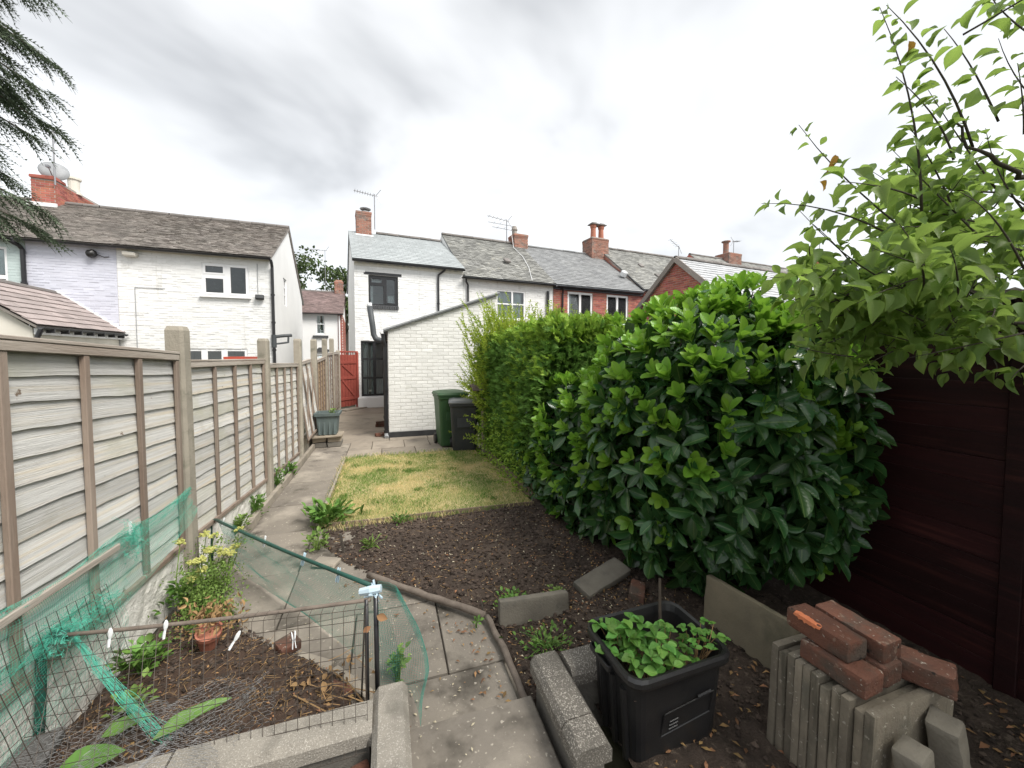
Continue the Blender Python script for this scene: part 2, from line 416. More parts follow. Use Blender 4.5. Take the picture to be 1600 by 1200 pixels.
M['soil_bed'] = mat('brown_bed_soil', (.075, .046, .031), (.045, .029, .021), 9, .95, .8, 70, c4=(.12, .082, .056), c4t=(.56, .68), c4s=30, bdist=.02)
M['clod'] = mat('soil_clod', (.078, .056, .043), (.044, .032, .025), 14, .95, .6, 80, rand=.55)
M['ground'] = mat('rough_ground', (.085, .088, .045), (.07, .06, .04), .8, .95, .5, 30)
M['lawn_base'] = mat('thatch_under_lawn', (.42, .34, .18), (.20, .21, .07), 1.6, .95, .6, 60)
M['wood_old'] = mat('old_timber_edging', (.22, .165, .115), (.145, .11, .08), 3, .9, .5, 25, stretch=(6, .7, 6))
M['pole'] = mat('weathered_round_pole', (.20, .165, .135), (.125, .10, .082), 4, .9, .4, 25, stretch=(4, 4, 4))
M['slab_stack'] = mat('stacked_slab_concrete', (.215, .185, .14), (.135, .115, .088), 6, .9, .6, 80, c3=(.12, .11, .085), c3t=(.54, .70), c3s=5, rand=.26, extra=[((9, 9, 1.2), 2.5, (.56, .72), (.085, .075, .055)), ((1, 1, 1), 55, (.64, .69), (.33, .30, .25))])
M['panel_slab'] = mat('mossy_concrete_panel', (.23, .195, .135), (.155, .135, .095), 3.5, .9, .4, 60, c3=(.10, .095, .065), c3t=(.55, .72), c3s=3)
M['brick_loose'] = mat('loose_red_brick', (.185, .080, .052), (.12, .062, .046), 9, .95, .9, 70, rand=.25, spec=.2, c3=(.095, .072, .057), c3t=(.47, .64), c3s=7, c4=(.25, .185, .14), c4t=(.62, .70), c4s=16, extra=[((1, 1, 1), 60, (.66, .70), (.36, .31, .26)), ((1, 1, 1), 26, (.67, .72), (.035, .03, .025))])
M['brick_fresh'] = mat('freshly_chipped_brick', (.62, .20, .09), (.50, .16, .075), 30, .9, .6, 90)
M['stub'] = mat('old_concrete_stub', (.20, .18, .145), (.135, .12, .098), 7, .9, .5, 70, c3=(.11, .105, .09), c3t=(.56, .7), c3s=6)
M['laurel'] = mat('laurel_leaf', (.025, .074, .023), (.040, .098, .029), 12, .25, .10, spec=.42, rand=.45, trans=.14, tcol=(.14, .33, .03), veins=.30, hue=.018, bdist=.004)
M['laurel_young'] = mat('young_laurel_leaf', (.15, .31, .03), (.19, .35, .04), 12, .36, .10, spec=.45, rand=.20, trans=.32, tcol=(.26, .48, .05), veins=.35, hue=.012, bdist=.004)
M['apple_leaf'] = mat('apple_leaf', (.135, .215, .050), (.17, .255, .065), 10, .5, .12, spec=.35, rand=.32, trans=.48, tcol=(.36, .52, .11), veins=.35, hue=.016, bdist=.004)
M['yellow_leaf'] = mat('yellowed_leaf', (.55, .30, .04), (.45, .26, .06), 10, .6, rand=.2, trans=.25)
M['bark'] = mat('apple_bark', (.10, .085, .068), (.055, .046, .038), 12, .9, .6, 50, stretch=(3, 3, 3))
M['twig'] = mat('dark_twig', (.07, .055, .04), (.045, .035, .026), 12, .9)
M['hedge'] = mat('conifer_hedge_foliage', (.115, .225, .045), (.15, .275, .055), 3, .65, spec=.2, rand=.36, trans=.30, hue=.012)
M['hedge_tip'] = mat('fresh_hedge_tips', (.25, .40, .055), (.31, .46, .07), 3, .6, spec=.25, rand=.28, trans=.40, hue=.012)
M['lime'] = mat('golden_green_shoots', (.44, .52, .075), (.36, .47, .065), 3, .55, spec=.25, rand=.24, trans=.45, hue=.012)
M['conifer'] = mat('dark_conifer_sprays', (.10, .135, .09), (.13, .165, .105), 4, .7, spec=.2, rand=.35, trans=.28, hue=.012)
M['far_leaf'] = mat('far_tree_leaf', (.060, .095, .030), (.085, .125, .040), 1, .65, rand=.40, trans=.2, hue=.012)
M['weed'] = mat('weed_leaf', (.10, .20, .04), (.14, .26, .05), 8, .55, rand=.3, trans=.25, hue=.012)
M['straw_leaf'] = mat('strawberry_leaf', (.085, .21, .035), (.12, .27, .05), 10, .5, .12, rand=.30, trans=.25, veins=.25, hue=.014)
M['herb'] = mat('yellow_green_herb', (.14, .235, .05), (.19, .28, .065), 8, .6, rand=.3, trans=.3)
M['umbel'] = mat('pale_yellow_flower', (.46, .45, .14), (.38, .40, .12), 8, .7, rand=.2)
M['dry'] = mat('dry_brown_stalk', (.38, .25, .12), (.28, .17, .08), 8, .85, rand=.35, trans=.15)
M['litter'] = mat('dead_leaf_litter', (.32, .19, .085), (.20, .105, .05), 8, .85, rand=.45, hue=.02, trans=.1)
M['petal'] = mat('pale_litter', (.50, .45, .33), (.40, .34, .23), 8, .85, rand=.3)
M['grass'] = None
M['net'] = mat('green_netting', (.07, .38, .27), (.10, .44, .33), 8, .6, spec=.3, rand=.25)
M['net_dark'] = mat('dark_green_netting', (.05, .22, .17), (.07, .27, .21), 8, .6, spec=.3)
M['pole_green'] = mat('green_coated_pole', (.012, .06, .045), (.02, .085, .065), 12, .5, .15, 60, spec=.4)
M['wire'] = mat('rusty_dark_wire', (.085, .068, .055), (.05, .042, .036), 20, .6, metal=.3)
M['wire_grey'] = mat('galvanised_wire', (.34, .34, .34), (.24, .24, .24), 20, .5, metal=.5)
M['peg_white'] = mat('white_plastic_peg', (.78, .80, .80), (.70, .72, .73), 20, .4, spec=.5)
M['peg_blue'] = mat('pale_blue_plastic_peg', (.55, .70, .78), (.48, .64, .74), 20, .4, spec=.5)
M['tape'] = mat('pale_blue_tape', (.52, .62, .68), (.42, .54, .62), 20, .4, spec=.5)
M['planter'] = mat('green_grey_planter_plastic', (.115, .145, .14), (.09, .115, .115), 5, .6, .1, 60)
M['pallet'] = mat('dusty_pallet_wood', (.36, .31, .24), (.25, .21, .16), 4, .9, .3, 40)
M['red_plastic'] = mat('orange_red_plastic', (.50, .085, .05), (.42, .07, .045), 5, .5)
M['black_sheet'] = mat('black_polythene', (.012, .012, .014), (.02, .02, .022), 5, .25, .3, 14, spec=.5)
M['dark_slab'] = mat('dark_slate_slab', (.12, .115, .11), (.09, .087, .084), 6, .7, .2, 60)
M['stone_dark'] = mat('dark_painted_stone', (.075, .078, .08), (.055, .057, .06), 5, .8)
M['skirt'] = mat('black_bitumen_skirt', (.025, .026, .028), (.05, .05, .05), 5, .8)
# ------------------------------------------------------------------ ground, paths, beds
def poly_dist(X, Y, poly):
    d = np.full(np.shape(X), 9.0)
    for (x0, y0), (x1, y1) in zip(poly, poly[1:] + poly[:1]):
        dx, dy = x1 - x0, y1 - y0; t = np.clip(((X - x0) * dx + (Y - y0) * dy) / (dx * dx + dy * dy + 1e-12), 0, 1)
        d = np.minimum(d, np.hypot(X - x0 - t * dx, Y - y0 - t * dy))
    return d
def grid(name, x0, x1, y0, y1, step, zf, m, poly=None, hole=None, kind='structure', edge=0.0, **k):
    nx = max(2, int((x1 - x0) / step) + 1); ny = max(2, int((y1 - y0) / step) + 1)
    X, Y = np.meshgrid(np.linspace(x0, x1, nx), np.linspace(y0, y1, ny), indexing='ij')
    Z = zf(X, Y)
    if edge: Z = Z - .30 * np.clip(1 - poly_dist(X, Y, poly) / edge, 0, 1) ** 1.6
    V = np.stack([X, Y, Z], -1).reshape(-1, 3)
    i, j = np.meshgrid(np.arange(nx - 1), np.arange(ny - 1), indexing='ij')
    a = (i * ny + j).ravel(); f = np.stack([a, a + ny, a + ny + 1, a + 1], -1)
    if poly is not None:
        c = V[f].mean(1); keep = in_poly(c[:, 0], c[:, 1], poly); f = f[keep]
    if hole is not None:
        c = V[f].mean(1); f = f[~in_poly(c[:, 0], c[:, 1], hole)]
    mb = MB(); mb.addnp(V, f)
    o = mb.build(name, m, smooth=True, kind=kind, **k)
    return o
def nz3(X, Y, sc, seed=0): return vnoise(np.stack([X, Y, np.zeros_like(X)], -1), sc, seed)

g = MB(); g.add([(-150, -60, -.10), (170, -60, -.10), (170, 200, -.10), (-150, 200, -.10)], [(0, 1, 2, 3)])
struct('ground', g, M['ground'])
# path bed under the slabs
g = MB(); g.b2((-1.40, .9, -.09), (.64, 13.85, -.035)); g.b2((.64, 6.98, -.09), (2.0, 13.85, -.035))
path = struct('garden_path', g, M['kerb'])
def paver(x0, x1, y0, y1, m='path', top=0.0, parent=None):
    mb = MB(); t = .06
    mb.cbox((0, 0, 0), (x1 - x0 - U(.008, .014), y1 - y0 - U(.008, .014), t), .004, jit=.002)
    return mb.build('paving_slab', M[m], parent or path, loc=((x0 + x1) / 2, (y0 + y1) / 2, top - t / 2 + U(-.004, .003)), rot=(U(-.004, .004), U(-.004, .004), U(-.003, .003)))
ys = [3.42, 4.22, 4.98, 5.86, 6.62, 7.42, 8.22]
for a, b in zip(ys[:-1], ys[1:]): paver(-1.31, -.71, a, b)
yy = [1.74, 2.05, 2.72, 3.42]
xx = [[-1.31, -.62, -.02, .62], [-1.31, -.86, -.22, .30, .64], [-1.31, -.70, -.10, .62]]
for k in range(3):
    for a, b in zip(xx[k][:-1], xx[k][1:]): paver(a, b, yy[k], yy[k + 1])
paver(-.71, -.10, 3.42, 4.22)
# patio slabs across the end of the lawn
xs = [-.71, -.12, .48, 1.08, 1.72]
for a, b in zip(xs[:-1], xs[1:]): paver(a, b, 6.99, 7.55, 'patio')
for a, b in zip([-.71, -.30, .30, .78, 1.72][:-1], [-.30, .30, .78, 1.72]): paver(a, b, 7.55, 8.22, 'patio')
for a, b in ((8.22, 9.4), (9.4, 10.7), (10.7, 12.1), (12.1, 13.75)): paver(-1.36, .02, a, b, 'patio')
for a, b in ((.02, .8), (.8, 1.72)): paver(a, b, 8.22, 8.50, 'patio')
# the step the photograph is taken from
stp = MB(); stp.cbox((.355, 1.28, .015), (.60, .86, .13), .008, jit=.003)
struct('doorstep_slab', stp, M['path'])

# bare earth and digging bed
bed_poly = [(-.67, 4.19), (-.66, 3.86), (-.42, 3.44), (-.11, 3.04), (.25, 2.70), (.59, 2.37), (.61, 1.72), (.66, 1.70), (.70, .2), (3.1, .2), (3.1, 4.6), (1.62, 4.40), (1.60, 4.10), (.5, 4.16)]
bed_hole = [(.64, 1.24), (.96, 1.24), (.96, 1.72), (.64, 1.72)]
grid('digging_bed', -.75, 3.1, .2, 4.65, .02,
     lambda X, Y: .012 + .022 * nz3(X, Y, 3, 1) + .014 * nz3(X, Y, 11, 2) + .012 * nz3(X, Y, 27, 3) + .02 * np.clip(X - .2, 0, 1), M['soil'], bed_poly, bed_hole, edge=.055)
# raised corner bed by the fence
rb_poly = [(-1.40, 1.70), (-.08, 1.70), (-.10, 1.84), (-.20, 2.07), (-.40, 2.30), (-.62, 2.47), (-.92, 2.82), (-1.13, 3.22), (-1.30, 3.62), (-1.36, 5.3), (-1.40, 5.3)]
def rbz(X, Y): return .045 + .10 * np.clip((3.0 - Y) / 1.0, 0, 1) * np.clip((-X) / .35, .3, 1) + .020 * nz3(X, Y, 4, 5) + .014 * nz3(X, Y, 13, 6) + .008 * nz3(X, Y, 30, 7)
grid('corner_bed', -1.42, -.04, 1.68, 5.3, .018, rbz, M['soil_bed'], rb_poly, edge=.055)
# near earth to the left, below the coping
grid('near_earth', -2.2, .06, .2, 1.60, .03, lambda X, Y: -.03 + .025 * nz3(X, Y, 5, 8), M['soil'])
# soil clods, one object of countless lumps
def lumps(name, m, poly, n, r0, r1, zf, kind='stuff'):
    ico = np.array([(0, 0, 1), (.89, 0, .45), (.28, .85, .45), (-.72, .53, .45), (-.72, -.53, .45), (.28, -.85, .45), (.5, .4, -.4), (-.5, .4, -.4), (0, -.6, -.4)])
    fc = np.array([(0, 1, 2), (0, 2, 3), (0, 3, 4), (0, 4, 5), (0, 5, 1), (1, 6, 2), (2, 7, 3), (3, 7, 4), (4, 8, 5), (5, 8, 1), (2, 6, 7), (1, 8, 6)])
    P = np.array(poly); lo, hi = P.min(0), P.max(0)
    q = rng.uniform(lo, hi, (n * 3, 2)); q = q[in_poly(q[:, 0], q[:, 1], poly)][:n]
    k = len(q); r = r0 + (r1 - r0) * rng.random(k) ** 4.5
    v = ico[None] * r[:, None, None] * rng.uniform(.55, 1.2, (k, 9, 3))
    v[:, :, 0] += q[:, 0, None]; v[:, :, 1] += q[:, 1, None]; v[:, :, 2] += (zf(q[:, 0], q[:, 1]) + r * .2)[:, None]
    f = fc[None] + (np.arange(k) * 9)[:, None, None]
    mb = MB(); mb.addnp(v.reshape(-1, 3), f.reshape(-1, 3))
    return mb.build(name, m, kind=kind)
bz = lambda X, Y: .012 + .022 * nz3(X, Y, 3, 1) + .014 * nz3(X, Y, 11, 2) + .012 * nz3(X, Y, 27, 3) + .02 * np.clip(X - .2, 0, 1)
dig = [(-.62, 4.1), (-.60, 3.86), (-.36, 3.42), (-.05, 3.04), (.62, 2.42), (.70, 1.75), (1.6, 1.72), (2.1, 2.2), (1.7, 3.2), (1.58, 4.02), (.5, 4.10)]
tag(lumps('soil_clods', M['clod'], dig, 14000, .0025, .021, bz), 'crumbly dark clods over the freshly dug bed before the lawn', 'soil')
tag(lumps('soil_clods', M['clod'], [(1.0, .5), (2.9, .5), (2.9, 1.9), (2.05, 2.1), (1.45, 1.75), (1.45, 1.2), (.9, 1.1)], 3000, .004, .02, bz), 'crumbly dark clods on the shaded ground around the slab stack', 'soil')
rbd = [(-1.34, 1.76), (-.12, 1.76), (-.22, 2.05), (-.62, 2.43), (-.92, 2.78), (-1.13, 3.15), (-1.34, 3.5)]
tag(lumps('soil_clods', M['clod'], rbd, 5000, .0025, .016, rbz), 'crumbly brown clods in the netted corner bed', 'soil')

# dead leaves and chips scattered on soil and path
def flakes(name, m, pts, size, zf, lift=.004):
    k = len(pts); L = rng.uniform(size[0], size[1], k); W = L * rng.uniform(.25, .6, k)
    t = np.array([(-.5, 0, 0), (0, -.5, .12), (.5, 0, 0), (0, .5, .12)])
    v = np.repeat(t[None], k, 0); v[:, :, 0] *= L[:, None]; v[:, :, 1] *= W[:, None]; v[:, :, 2] *= (L * rng.uniform(.3, 2.2, k))[:, None]
    a = rng.uniform(0, 6.28, k); c, s_ = np.cos(a)[:, None], np.sin(a)[:, None]
    tl = rng.uniform(-.35, .35, k)[:, None]
    x, y = v[:, :, 0].copy(), v[:, :, 1].copy(); v[:, :, 2] += x * tl
    v[:, :, 0] = x * c - y * s_ + pts[:, 0, None]; v[:, :, 1] = x * s_ + y * c + pts[:, 1, None]
    v[:, :, 2] += (zf(pts[:, 0], pts[:, 1]) + lift + .15 * L)[:, None]
    f = (np.arange(k) * 4)[:, None, None] + np.array([[0, 1, 3], [1, 2, 3]])[None]
    mb = MB(); mb.addnp(v.reshape(-1, 3), f.reshape(-1, 3))
    return mb.build(name, m, kind='stuff')
def rpts(poly, n, bias=None):
    P = np.array(poly); q = rng.uniform(P.min(0), P.max(0), (n * 4, 2)); q = q[in_poly(q[:, 0], q[:, 1], poly)]
    if bias is not None: q = q[rng.random(len(q)) < bias(q[:, 0], q[:, 1])]
    return q[:n]
cl = lambda x, y: np.clip(.25 + 1.3 * nz3(x, y, 2.2, 12), .05, 1)
tag(flakes('leaf_litter', M['litter'], np.concatenate([rpts(dig, 520, cl), rpts([(1.2, 2.2), (1.75, 2.2), (1.7, 3.7), (1.45, 3.7)], 260), rpts([(.62, 1.75), (1.7, 1.75), (1.8, 2.5), (.7, 2.4)], 260)]), (.008, .034), bz), 'dead brown leaves scattered over the dug bed and under the laurel', 'leaf litter')
tag(flakes('straw_chips', M['petal'], np.concatenate([rpts(dig, 520), rpts([(.62, 1.75), (1.5, 1.75), (1.5, 2.4), (.7, 2.4)], 120)]), (.006, .026), bz), 'pale straw chips speckling the dark dug bed', 'chips')
tag(flakes('leaf_litter', M['litter'], np.concatenate([rpts(rbd, 300), rpts([(-1.35, .9), (-.1, .9), (-.1, 1.55), (-1.35, 1.55)], 120)]), (.008, .026), rbz), 'dead brown leaves scattered over the netted corner bed', 'leaf litter')
zp = lambda x, y: 0 * x
edge = lambda x, y: np.clip(np.exp(-(np.abs((x + .11) * .69 + (y - 3.04) * .72)) * 9) + np.exp(-np.abs(x - .55) * 13) * (y < 2.4), .04, 1)
pathpoly = [(-.15, 1.76), (.58, 1.76), (.56, 2.34), (-.10, 2.97), (-.30, 3.2), (-.6, 2.7), (-.2, 2.2)]
tag(flakes('leaf_litter', M['litter'], rpts(pathpoly, 260, edge), (.010, .04), zp), 'dead leaves blown along the pole at the edge of the path', 'leaf litter')
tag(flakes('straw_chips', M['petal'], np.concatenate([rpts(pathpoly, 110), rpts([(.07, 1.0), (.64, 1.0), (.64, 1.66), (.07, 1.66)], 16) + 0]), (.006, .022), lambda x, y: np.where(y < 1.7, .085, 0.0)), 'pale chips scattered on the near path slabs', 'chips')
tag(flakes('leaf_litter', M['litter'], rpts([(1.0, .6), (2.9, .6), (2.9, 1.7), (1.0, 1.5)], 420), (.015, .05), bz), 'dead leaves on the dark ground around the slab stack', 'leaf litter')

# lawn
lawn_poly = [(-.67, 4.22), (.5, 4.16), (1.60, 4.12), (1.61, 5.2), (1.58, 6.40), (1.45, 6.96), (-.66, 6.97)]
lz = lambda X, Y: .012 + .014 * nz3(X, Y, 2, 21) + .006 * nz3(X, Y, 9, 22)
grid('lawn', -.70, 1.62, 4.1, 6.99, .04, lz, M['lawn_base'], lawn_poly)
def grassmat():
    m = bpy.data.materials.new('patchy_dry_grass'); m.use_nodes = True
    N, K = m.node_tree.nodes, m.node_tree.links; b = N['Principled BSDF']
    tc = N.new('ShaderNodeTexCoord'); n = N.new('ShaderNodeTexNoise'); K.new(tc.outputs['Object'], n.inputs[0]); n.inputs['Scale'].default_value = 1.5; n.inputs['Detail'].default_value = 6; n.inputs['Roughness'].default_value = .62
    g = N.new('ShaderNodeNewGeometry'); a = N.new('ShaderNodeMath'); a.operation = 'MULTIPLY_ADD'; K.new(g.outputs['Random Per Island'], a.inputs[0]); a.inputs[1].default_value = .22; K.new(n.outputs[0], a.inputs[2])
    r = N.new('ShaderNodeValToRGB'); K.new(a.outputs[0], r.inputs[0]); E_ = r.color_ramp.elements
    E_[0].position = .555; E_[0].color = (.15, .27, .05, 1); E_[1].position = .67; E_[1].color = (.74, .61, .33, 1)
    q = E_.new(.595); q.color = (.24, .33, .075, 1); q = E_.new(.632); q.color = (.58, .50, .22, 1)
    K.new(r.outputs[0], b.inputs['Base Color']); b.inputs['Roughness'].default_value = .75; b.inputs['Specular IOR Level'].default_value = .2
    t = N.new('ShaderNodeBsdfTranslucent'); K.new(r.outputs[0], t.inputs[0]); x = N.new('ShaderNodeMixShader'); x.inputs[0].default_value = .25
    K.new(b.outputs[0], x.inputs[1]); K.new(t.outputs[0], x.inputs[2]); K.new(x.outputs[0], N['Material Output'].inputs[0])
    return m
M['grass'] = grassmat()
def blades(name, pts, h, w, zf, m, lean=.6):
    k = len(pts); H = rng.uniform(h[0], h[1], k); W = rng.uniform(w[0], w[1], k); a = rng.uniform(0, 6.28, k)
    dx, dy = np.cos(a), np.sin(a); l = rng.uniform(.1, 1, k) * lean; b = rng.uniform(0, 6.28, k)
    z0 = zf(pts[:, 0], pts[:, 1]) - .004
    v = np.zeros((k, 4, 3))
    for i, (sg, hh) in enumerate(((-1, 0), (1, 0), (.5, .6), (0, 1))):
        ll = (hh ** 1.6) * l * H
        v[:, i, 0] = pts[:, 0] + dx * W * sg / 2 + np.cos(b) * ll; v[:, i, 1] = pts[:, 1] + dy * W * sg / 2 + np.sin(b) * ll
        v[:, i, 2] = z0 + H * hh * np.sqrt(np.clip(1 - (l * .7) ** 2, .1, 1))
    f = (np.arange(k) * 4)[:, None] + np.array([[0, 1, 2, 3]])
    mb = MB(); mb.addnp(v.reshape(-1, 3), f)
    return mb.build(name, m, kind='stuff')
tag(blades('lawn_grass', rpts(lawn_poly, 52000), (.012, .042), (.0025, .0055), lz, M['grass'], .9), 'patchy lawn of short dry and green grass beyond the dug bed', 'grass')
cl_ = np.concatenate([rng.normal(0, 1, (90, 2)) * U(.03, .07) + np.array([U(-.55, 1.45), U(4.3, 6.8)]) for _ in range(26)])
cl_ = cl_[in_poly(cl_[:, 0], cl_[:, 1], lawn_poly)]
tag(blades('grass_tufts', cl_, (.025, .065), (.003, .006), lz, M['weed'], .9), 'greener longer tufts dotted over the dry lawn', 'grass')
edge_pts = np.concatenate([np.stack([rng.normal(-.675, .028, 900), rng.uniform(4.2, 6.95, 900)], 1), np.stack([rng.uniform(-.6, 1.6, 500), rng.normal(6.98, .02, 500)], 1), np.stack([rng.uniform(-.6, 1.6, 900), rng.normal(4.13, .035, 900)], 1)])
tag(blades('edge_grass', edge_pts, (.03, .08), (.003, .006), lz, M['grass'], .8), 'longer grass tufts along the edges of the lawn', 'grass')

# lawn edging
e_ = MB()
for a, b in ((4.22, 5.2), (5.2, 6.1), (6.1, 6.97)): e_.cbox((-.695, (a + b) / 2, .0), (.030, b - a - .008, .09), .004, jit=.002)
tag(e_.build('lawn_edging', M['kerb']), 'narrow concrete edging between the path and the lawn', 'edging')
t = thing('edging_board', 'long low timber board edging the lawn below the hedge', 'edging board', (1.64, 5.35, 0))
b_ = MB(); b_.cbox((1.645, 5.38, .05), (.035, 1.98, .12), .004, M=rotm(0, U(-.05, .05), R(.8)), jit=.003); b_.build('board', M['wood_old'], t)
b_ = MB(); b_.cbox((1.675, 4.34, .09), (.035, .04, .24), .004, jit=.003); b_.build('peg', M['wood_old'], t)
pts = [(-.60, 4.20), (-.2, 4.17), (.25, 4.16), (.7, 4.15), (1.15, 4.13), (1.60, 4.10)]
b_ = MB()
for p, q in zip(pts[:-1], pts[1:]):
    w_ = math.atan2(q[1] - p[1], q[0] - p[0]); b_.cbox(((p[0] + q[0]) / 2, (p[1] + q[1]) / 2, .02), (math.hypot(q[0] - p[0], q[1] - p[1]) + .01, .016, .07), .003, M=rotm(0, 0, w_), jit=.002)
tag(b_.build('edging_strip', M['wood_old']), 'thin curved wooden strip between the lawn and the dug bed', 'edging strip')
# kerbs along the fence
kt = thing('path_kerb', 'weathered concrete kerb along the fence side of the path', 'kerb', (-1.34, 4, 0))
for a, b in ((3.60, 4.5), (4.5, 5.4), (5.4, 6.3), (6.3, 7.2), (7.2, 8.12)):
    b_ = MB(); b_.cbox((0, 0, 0), (.05, b - a - .01, .13), .006, jit=.003); b_.build('kerbstone', M['kerb'], kt, loc=Vector((-1.338 + U(-.004, .004), (a + b) / 2, .02)) - Vector((-1.34, 4, 0)), rot=(0, 0, U(-.01, .01)))
kt2 = thing('bed_kerb', 'short broken concrete kerb at the parsley end of the corner bed', 'kerb', (-1.2, 3.4, 0))
for (x, y, l, r_) in ((-1.235, 3.42, .42, 28), (-1.00, 2.97, .40, 32)):
    b_ = MB(); b_.cbox((0, 0, 0), (.05, l, .10), .006, jit=.005); b_.build('kerbstone', M['kerb'], kt2, loc=(x + 1.2, y - 3.4, .02), rot=(0, 0, R(r_)))

# round poles edging the bed
def pole(pts, r, label):
    b_ = MB(); P = [Vector(p) for p in pts]; Q = []
    for i in range(12):
        t_ = i / 11 * (len(P) - 1); k = min(int(t_), len(P) - 2); q = P[k].lerp(P[k + 1], t_ - k)
        Q.append(q + Vector((U(-.004, .004), U(-.004, .004), U(-.003, .003))))
    b_.tube(Q, [r * U(.9, 1.1) for _ in Q], 10)
    return tag(b_.build('edging_pole', M['pole'], smooth=True), label, 'edging pole', 'old round poles edging the dug bed')
pole([(-.16, 3.10, .05), (.21, 2.74, .045), (.585, 2.385, .045)], .024, 'longer weathered round pole lying between the path and the dug bed')
pole([(.60, 2.37, .04), (.628, 2.05, .035), (.632, 1.70, .035)], .019, 'shorter weathered pole running towards the speckled coping wall')
# ------------------------------------------------------------------ houses
def wall_holes(mb, u0, u1, z0, z1, holes, v=0.0, depth=.10):
    us = sorted({u0, u1, *[h[0] for h in holes], *[h[1] for h in holes]}); zs = sorted({z0, z1, *[h[2] for h in holes], *[h[3] for h in holes]})
    for a, b in zip(us[:-1], us[1:]):
        for c, d in zip(zs[:-1], zs[1:]):
            if any(h[0] <= (a + b) / 2 <= h[1] and h[2] <= (c + d) / 2 <= h[3] for h in holes): continue
            mb.add([(a, v, c), (b, v, c), (b, v, d), (a, v, d)], [(0, 1, 2, 3)])
    for a, b, c, d in [h[:4] for h in holes]:
        w = v + depth
        mb.add([(a, v, c), (b, v, c), (b, v, d), (a, v, d), (a, w, c), (b, w, c), (b, w, d), (a, w, d)], [(0, 4, 5, 1), (1, 5, 6, 2), (2, 6, 7, 3), (3, 7, 4, 0)])
def brickwork(u0, u1, z0, z1, holes=(), v=0.0, proud=.006, L=.225, H=.075, joint=.010, top=None, M4=None, wob=.0015, mb=None):
    """courses of bricks, five faces each, standing proud of a wall in the plane v"""
    mb = mb or MB(); VV = []; n = int((z1 - z0) / H)
    for r_ in range(n):
        zc = z0 + r_ * H; a = u0 - (L / 2 if r_ % 2 else 0)
        while a < u1:
            x0, x1 = max(a + joint / 2, u0), min(a + L - joint / 2, u1); a += L
            segs = [(x0, x1)]
            for h in holes:
                if zc + H * .6 > h[2] and zc + H * .4 < h[3]:
                    ns = []
                    for s0, s1 in segs:
                        if s1 <= h[0] or s0 >= h[1]: ns.append((s0, s1)); continue
                        if s0 < h[0]: ns.append((s0, h[0]))
                        if s1 > h[1]: ns.append((h[1], s1))
                    segs = ns
            for s0, s1 in segs:
                if s1 - s0 < .03: continue
                zt0 = zt1 = zc + H - joint / 2
                if top is not None:
                    zt0, zt1 = min(zt0, top(s0)), min(zt1, top(s1))
                    if max(zt0, zt1) < zc + joint: continue
                    zt0 = max(zt0, zc + joint / 2); zt1 = max(zt1, zc + joint / 2)
                p = v - proud + U(-wob, wob) * 1.6; zb = zc + joint / 2; w = U(-wob, wob)
                VV.append([(s0, v + .001, zb), (s1, v + .001, zb), (s1, v + .001, zt1), (s0, v + .001, zt0), (s0 + .002, p, zb + .002 + w), (s1 - .002, p + w, zb + .002), (s1 - .002, p, zt1 - .002), (s0 + .002, p - w, zt0 - .002)])
    V = np.array(VV); k = len(V)
    F = np.array([(4, 5, 6, 7), (0, 1, 5, 4), (1, 2, 6, 5), (2, 3, 7, 6), (3, 0, 4, 7)])
    f = (np.arange(k) * 8)[:, None, None] + F[None]
    V = V.reshape(-1, 3)
    if M4 is not None: V = V @ np.array(M4.to_3x3()).T + np.array(M4.translation)
    mb.addnp(V, f.reshape(-1, 4)); return mb
def tiles(u0, u1, va, za, vb, zb, w, ex, th, mb=None, jit=.003, stag=True, lcut=None, rcut=None, gap=.004):
    """a roof slope from eave (va, za) up to ridge (vb, zb), laid in courses of overlapping tiles"""
    mb = mb or MB(); VV = []
    sl = math.hypot(vb - va, zb - za); dv, dz = (vb - va) / sl, (zb - za) / sl; nv, nz_ = -dz, dv
    sgn = 1 if nz_ > 0 else -1; nv, nz_ = nv * sgn, nz_ * sgn
    n = int(math.ceil(sl / ex))
    for r_ in range(n):
        s0, s1 = r_ * ex, min(r_ * ex + ex * 1.35, sl); a = u0 - (w / 2 if (r_ % 2 and stag) else 0)
        lo = u0 if lcut is None else lcut(s0 / sl); hi = u1 if rcut is None else rcut(s0 / sl)
        while a < hi:
            x0, x1 = max(a + gap / 2, lo), min(a + w - gap / 2, hi); a += w
            if x1 - x0 < .02: continue
            j = U(-jit, jit); h0 = th * 1.9 + U(0, jit); h1 = th * .35; sk = U(-jit, jit)
            def P(x, s_, h): return (x, va + dv * s_ + nv * h, za + dz * s_ + nz_ * h)
            VV.append([P(x0, s0 + j, h0), P(x1, s0 + j + sk, h0 + sk * .6), P(x1, s1, h1), P(x0, s1, h1), P(x0, s0 + j, h0 - th), P(x1, s0 + j + sk, h0 - th), P(x1, s1, h1 - th), P(x0, s1, h1 - th)])
    V = np.array(VV); k = len(V)
    F = np.array([(0, 1, 2, 3), (4, 5, 1, 0), (5, 6, 2, 1), (7, 4, 0, 3)])
    if (vb - va) < 0: F = F[:, ::-1]
    mb.addnp(V.reshape(-1, 3), ((np.arange(k) * 8)[:, None, None] + F[None]).reshape(-1, 4)); return mb
def gable(mb, u, D, ze, vr, zr, z0=0.0, flip=False):
    p = [(u, 0, z0), (u, D, z0), (u, D, ze), (u, vr, zr), (u, 0, ze)]
    mb.add(p, [tuple(range(5)) if not flip else tuple(range(5))[::-1]])
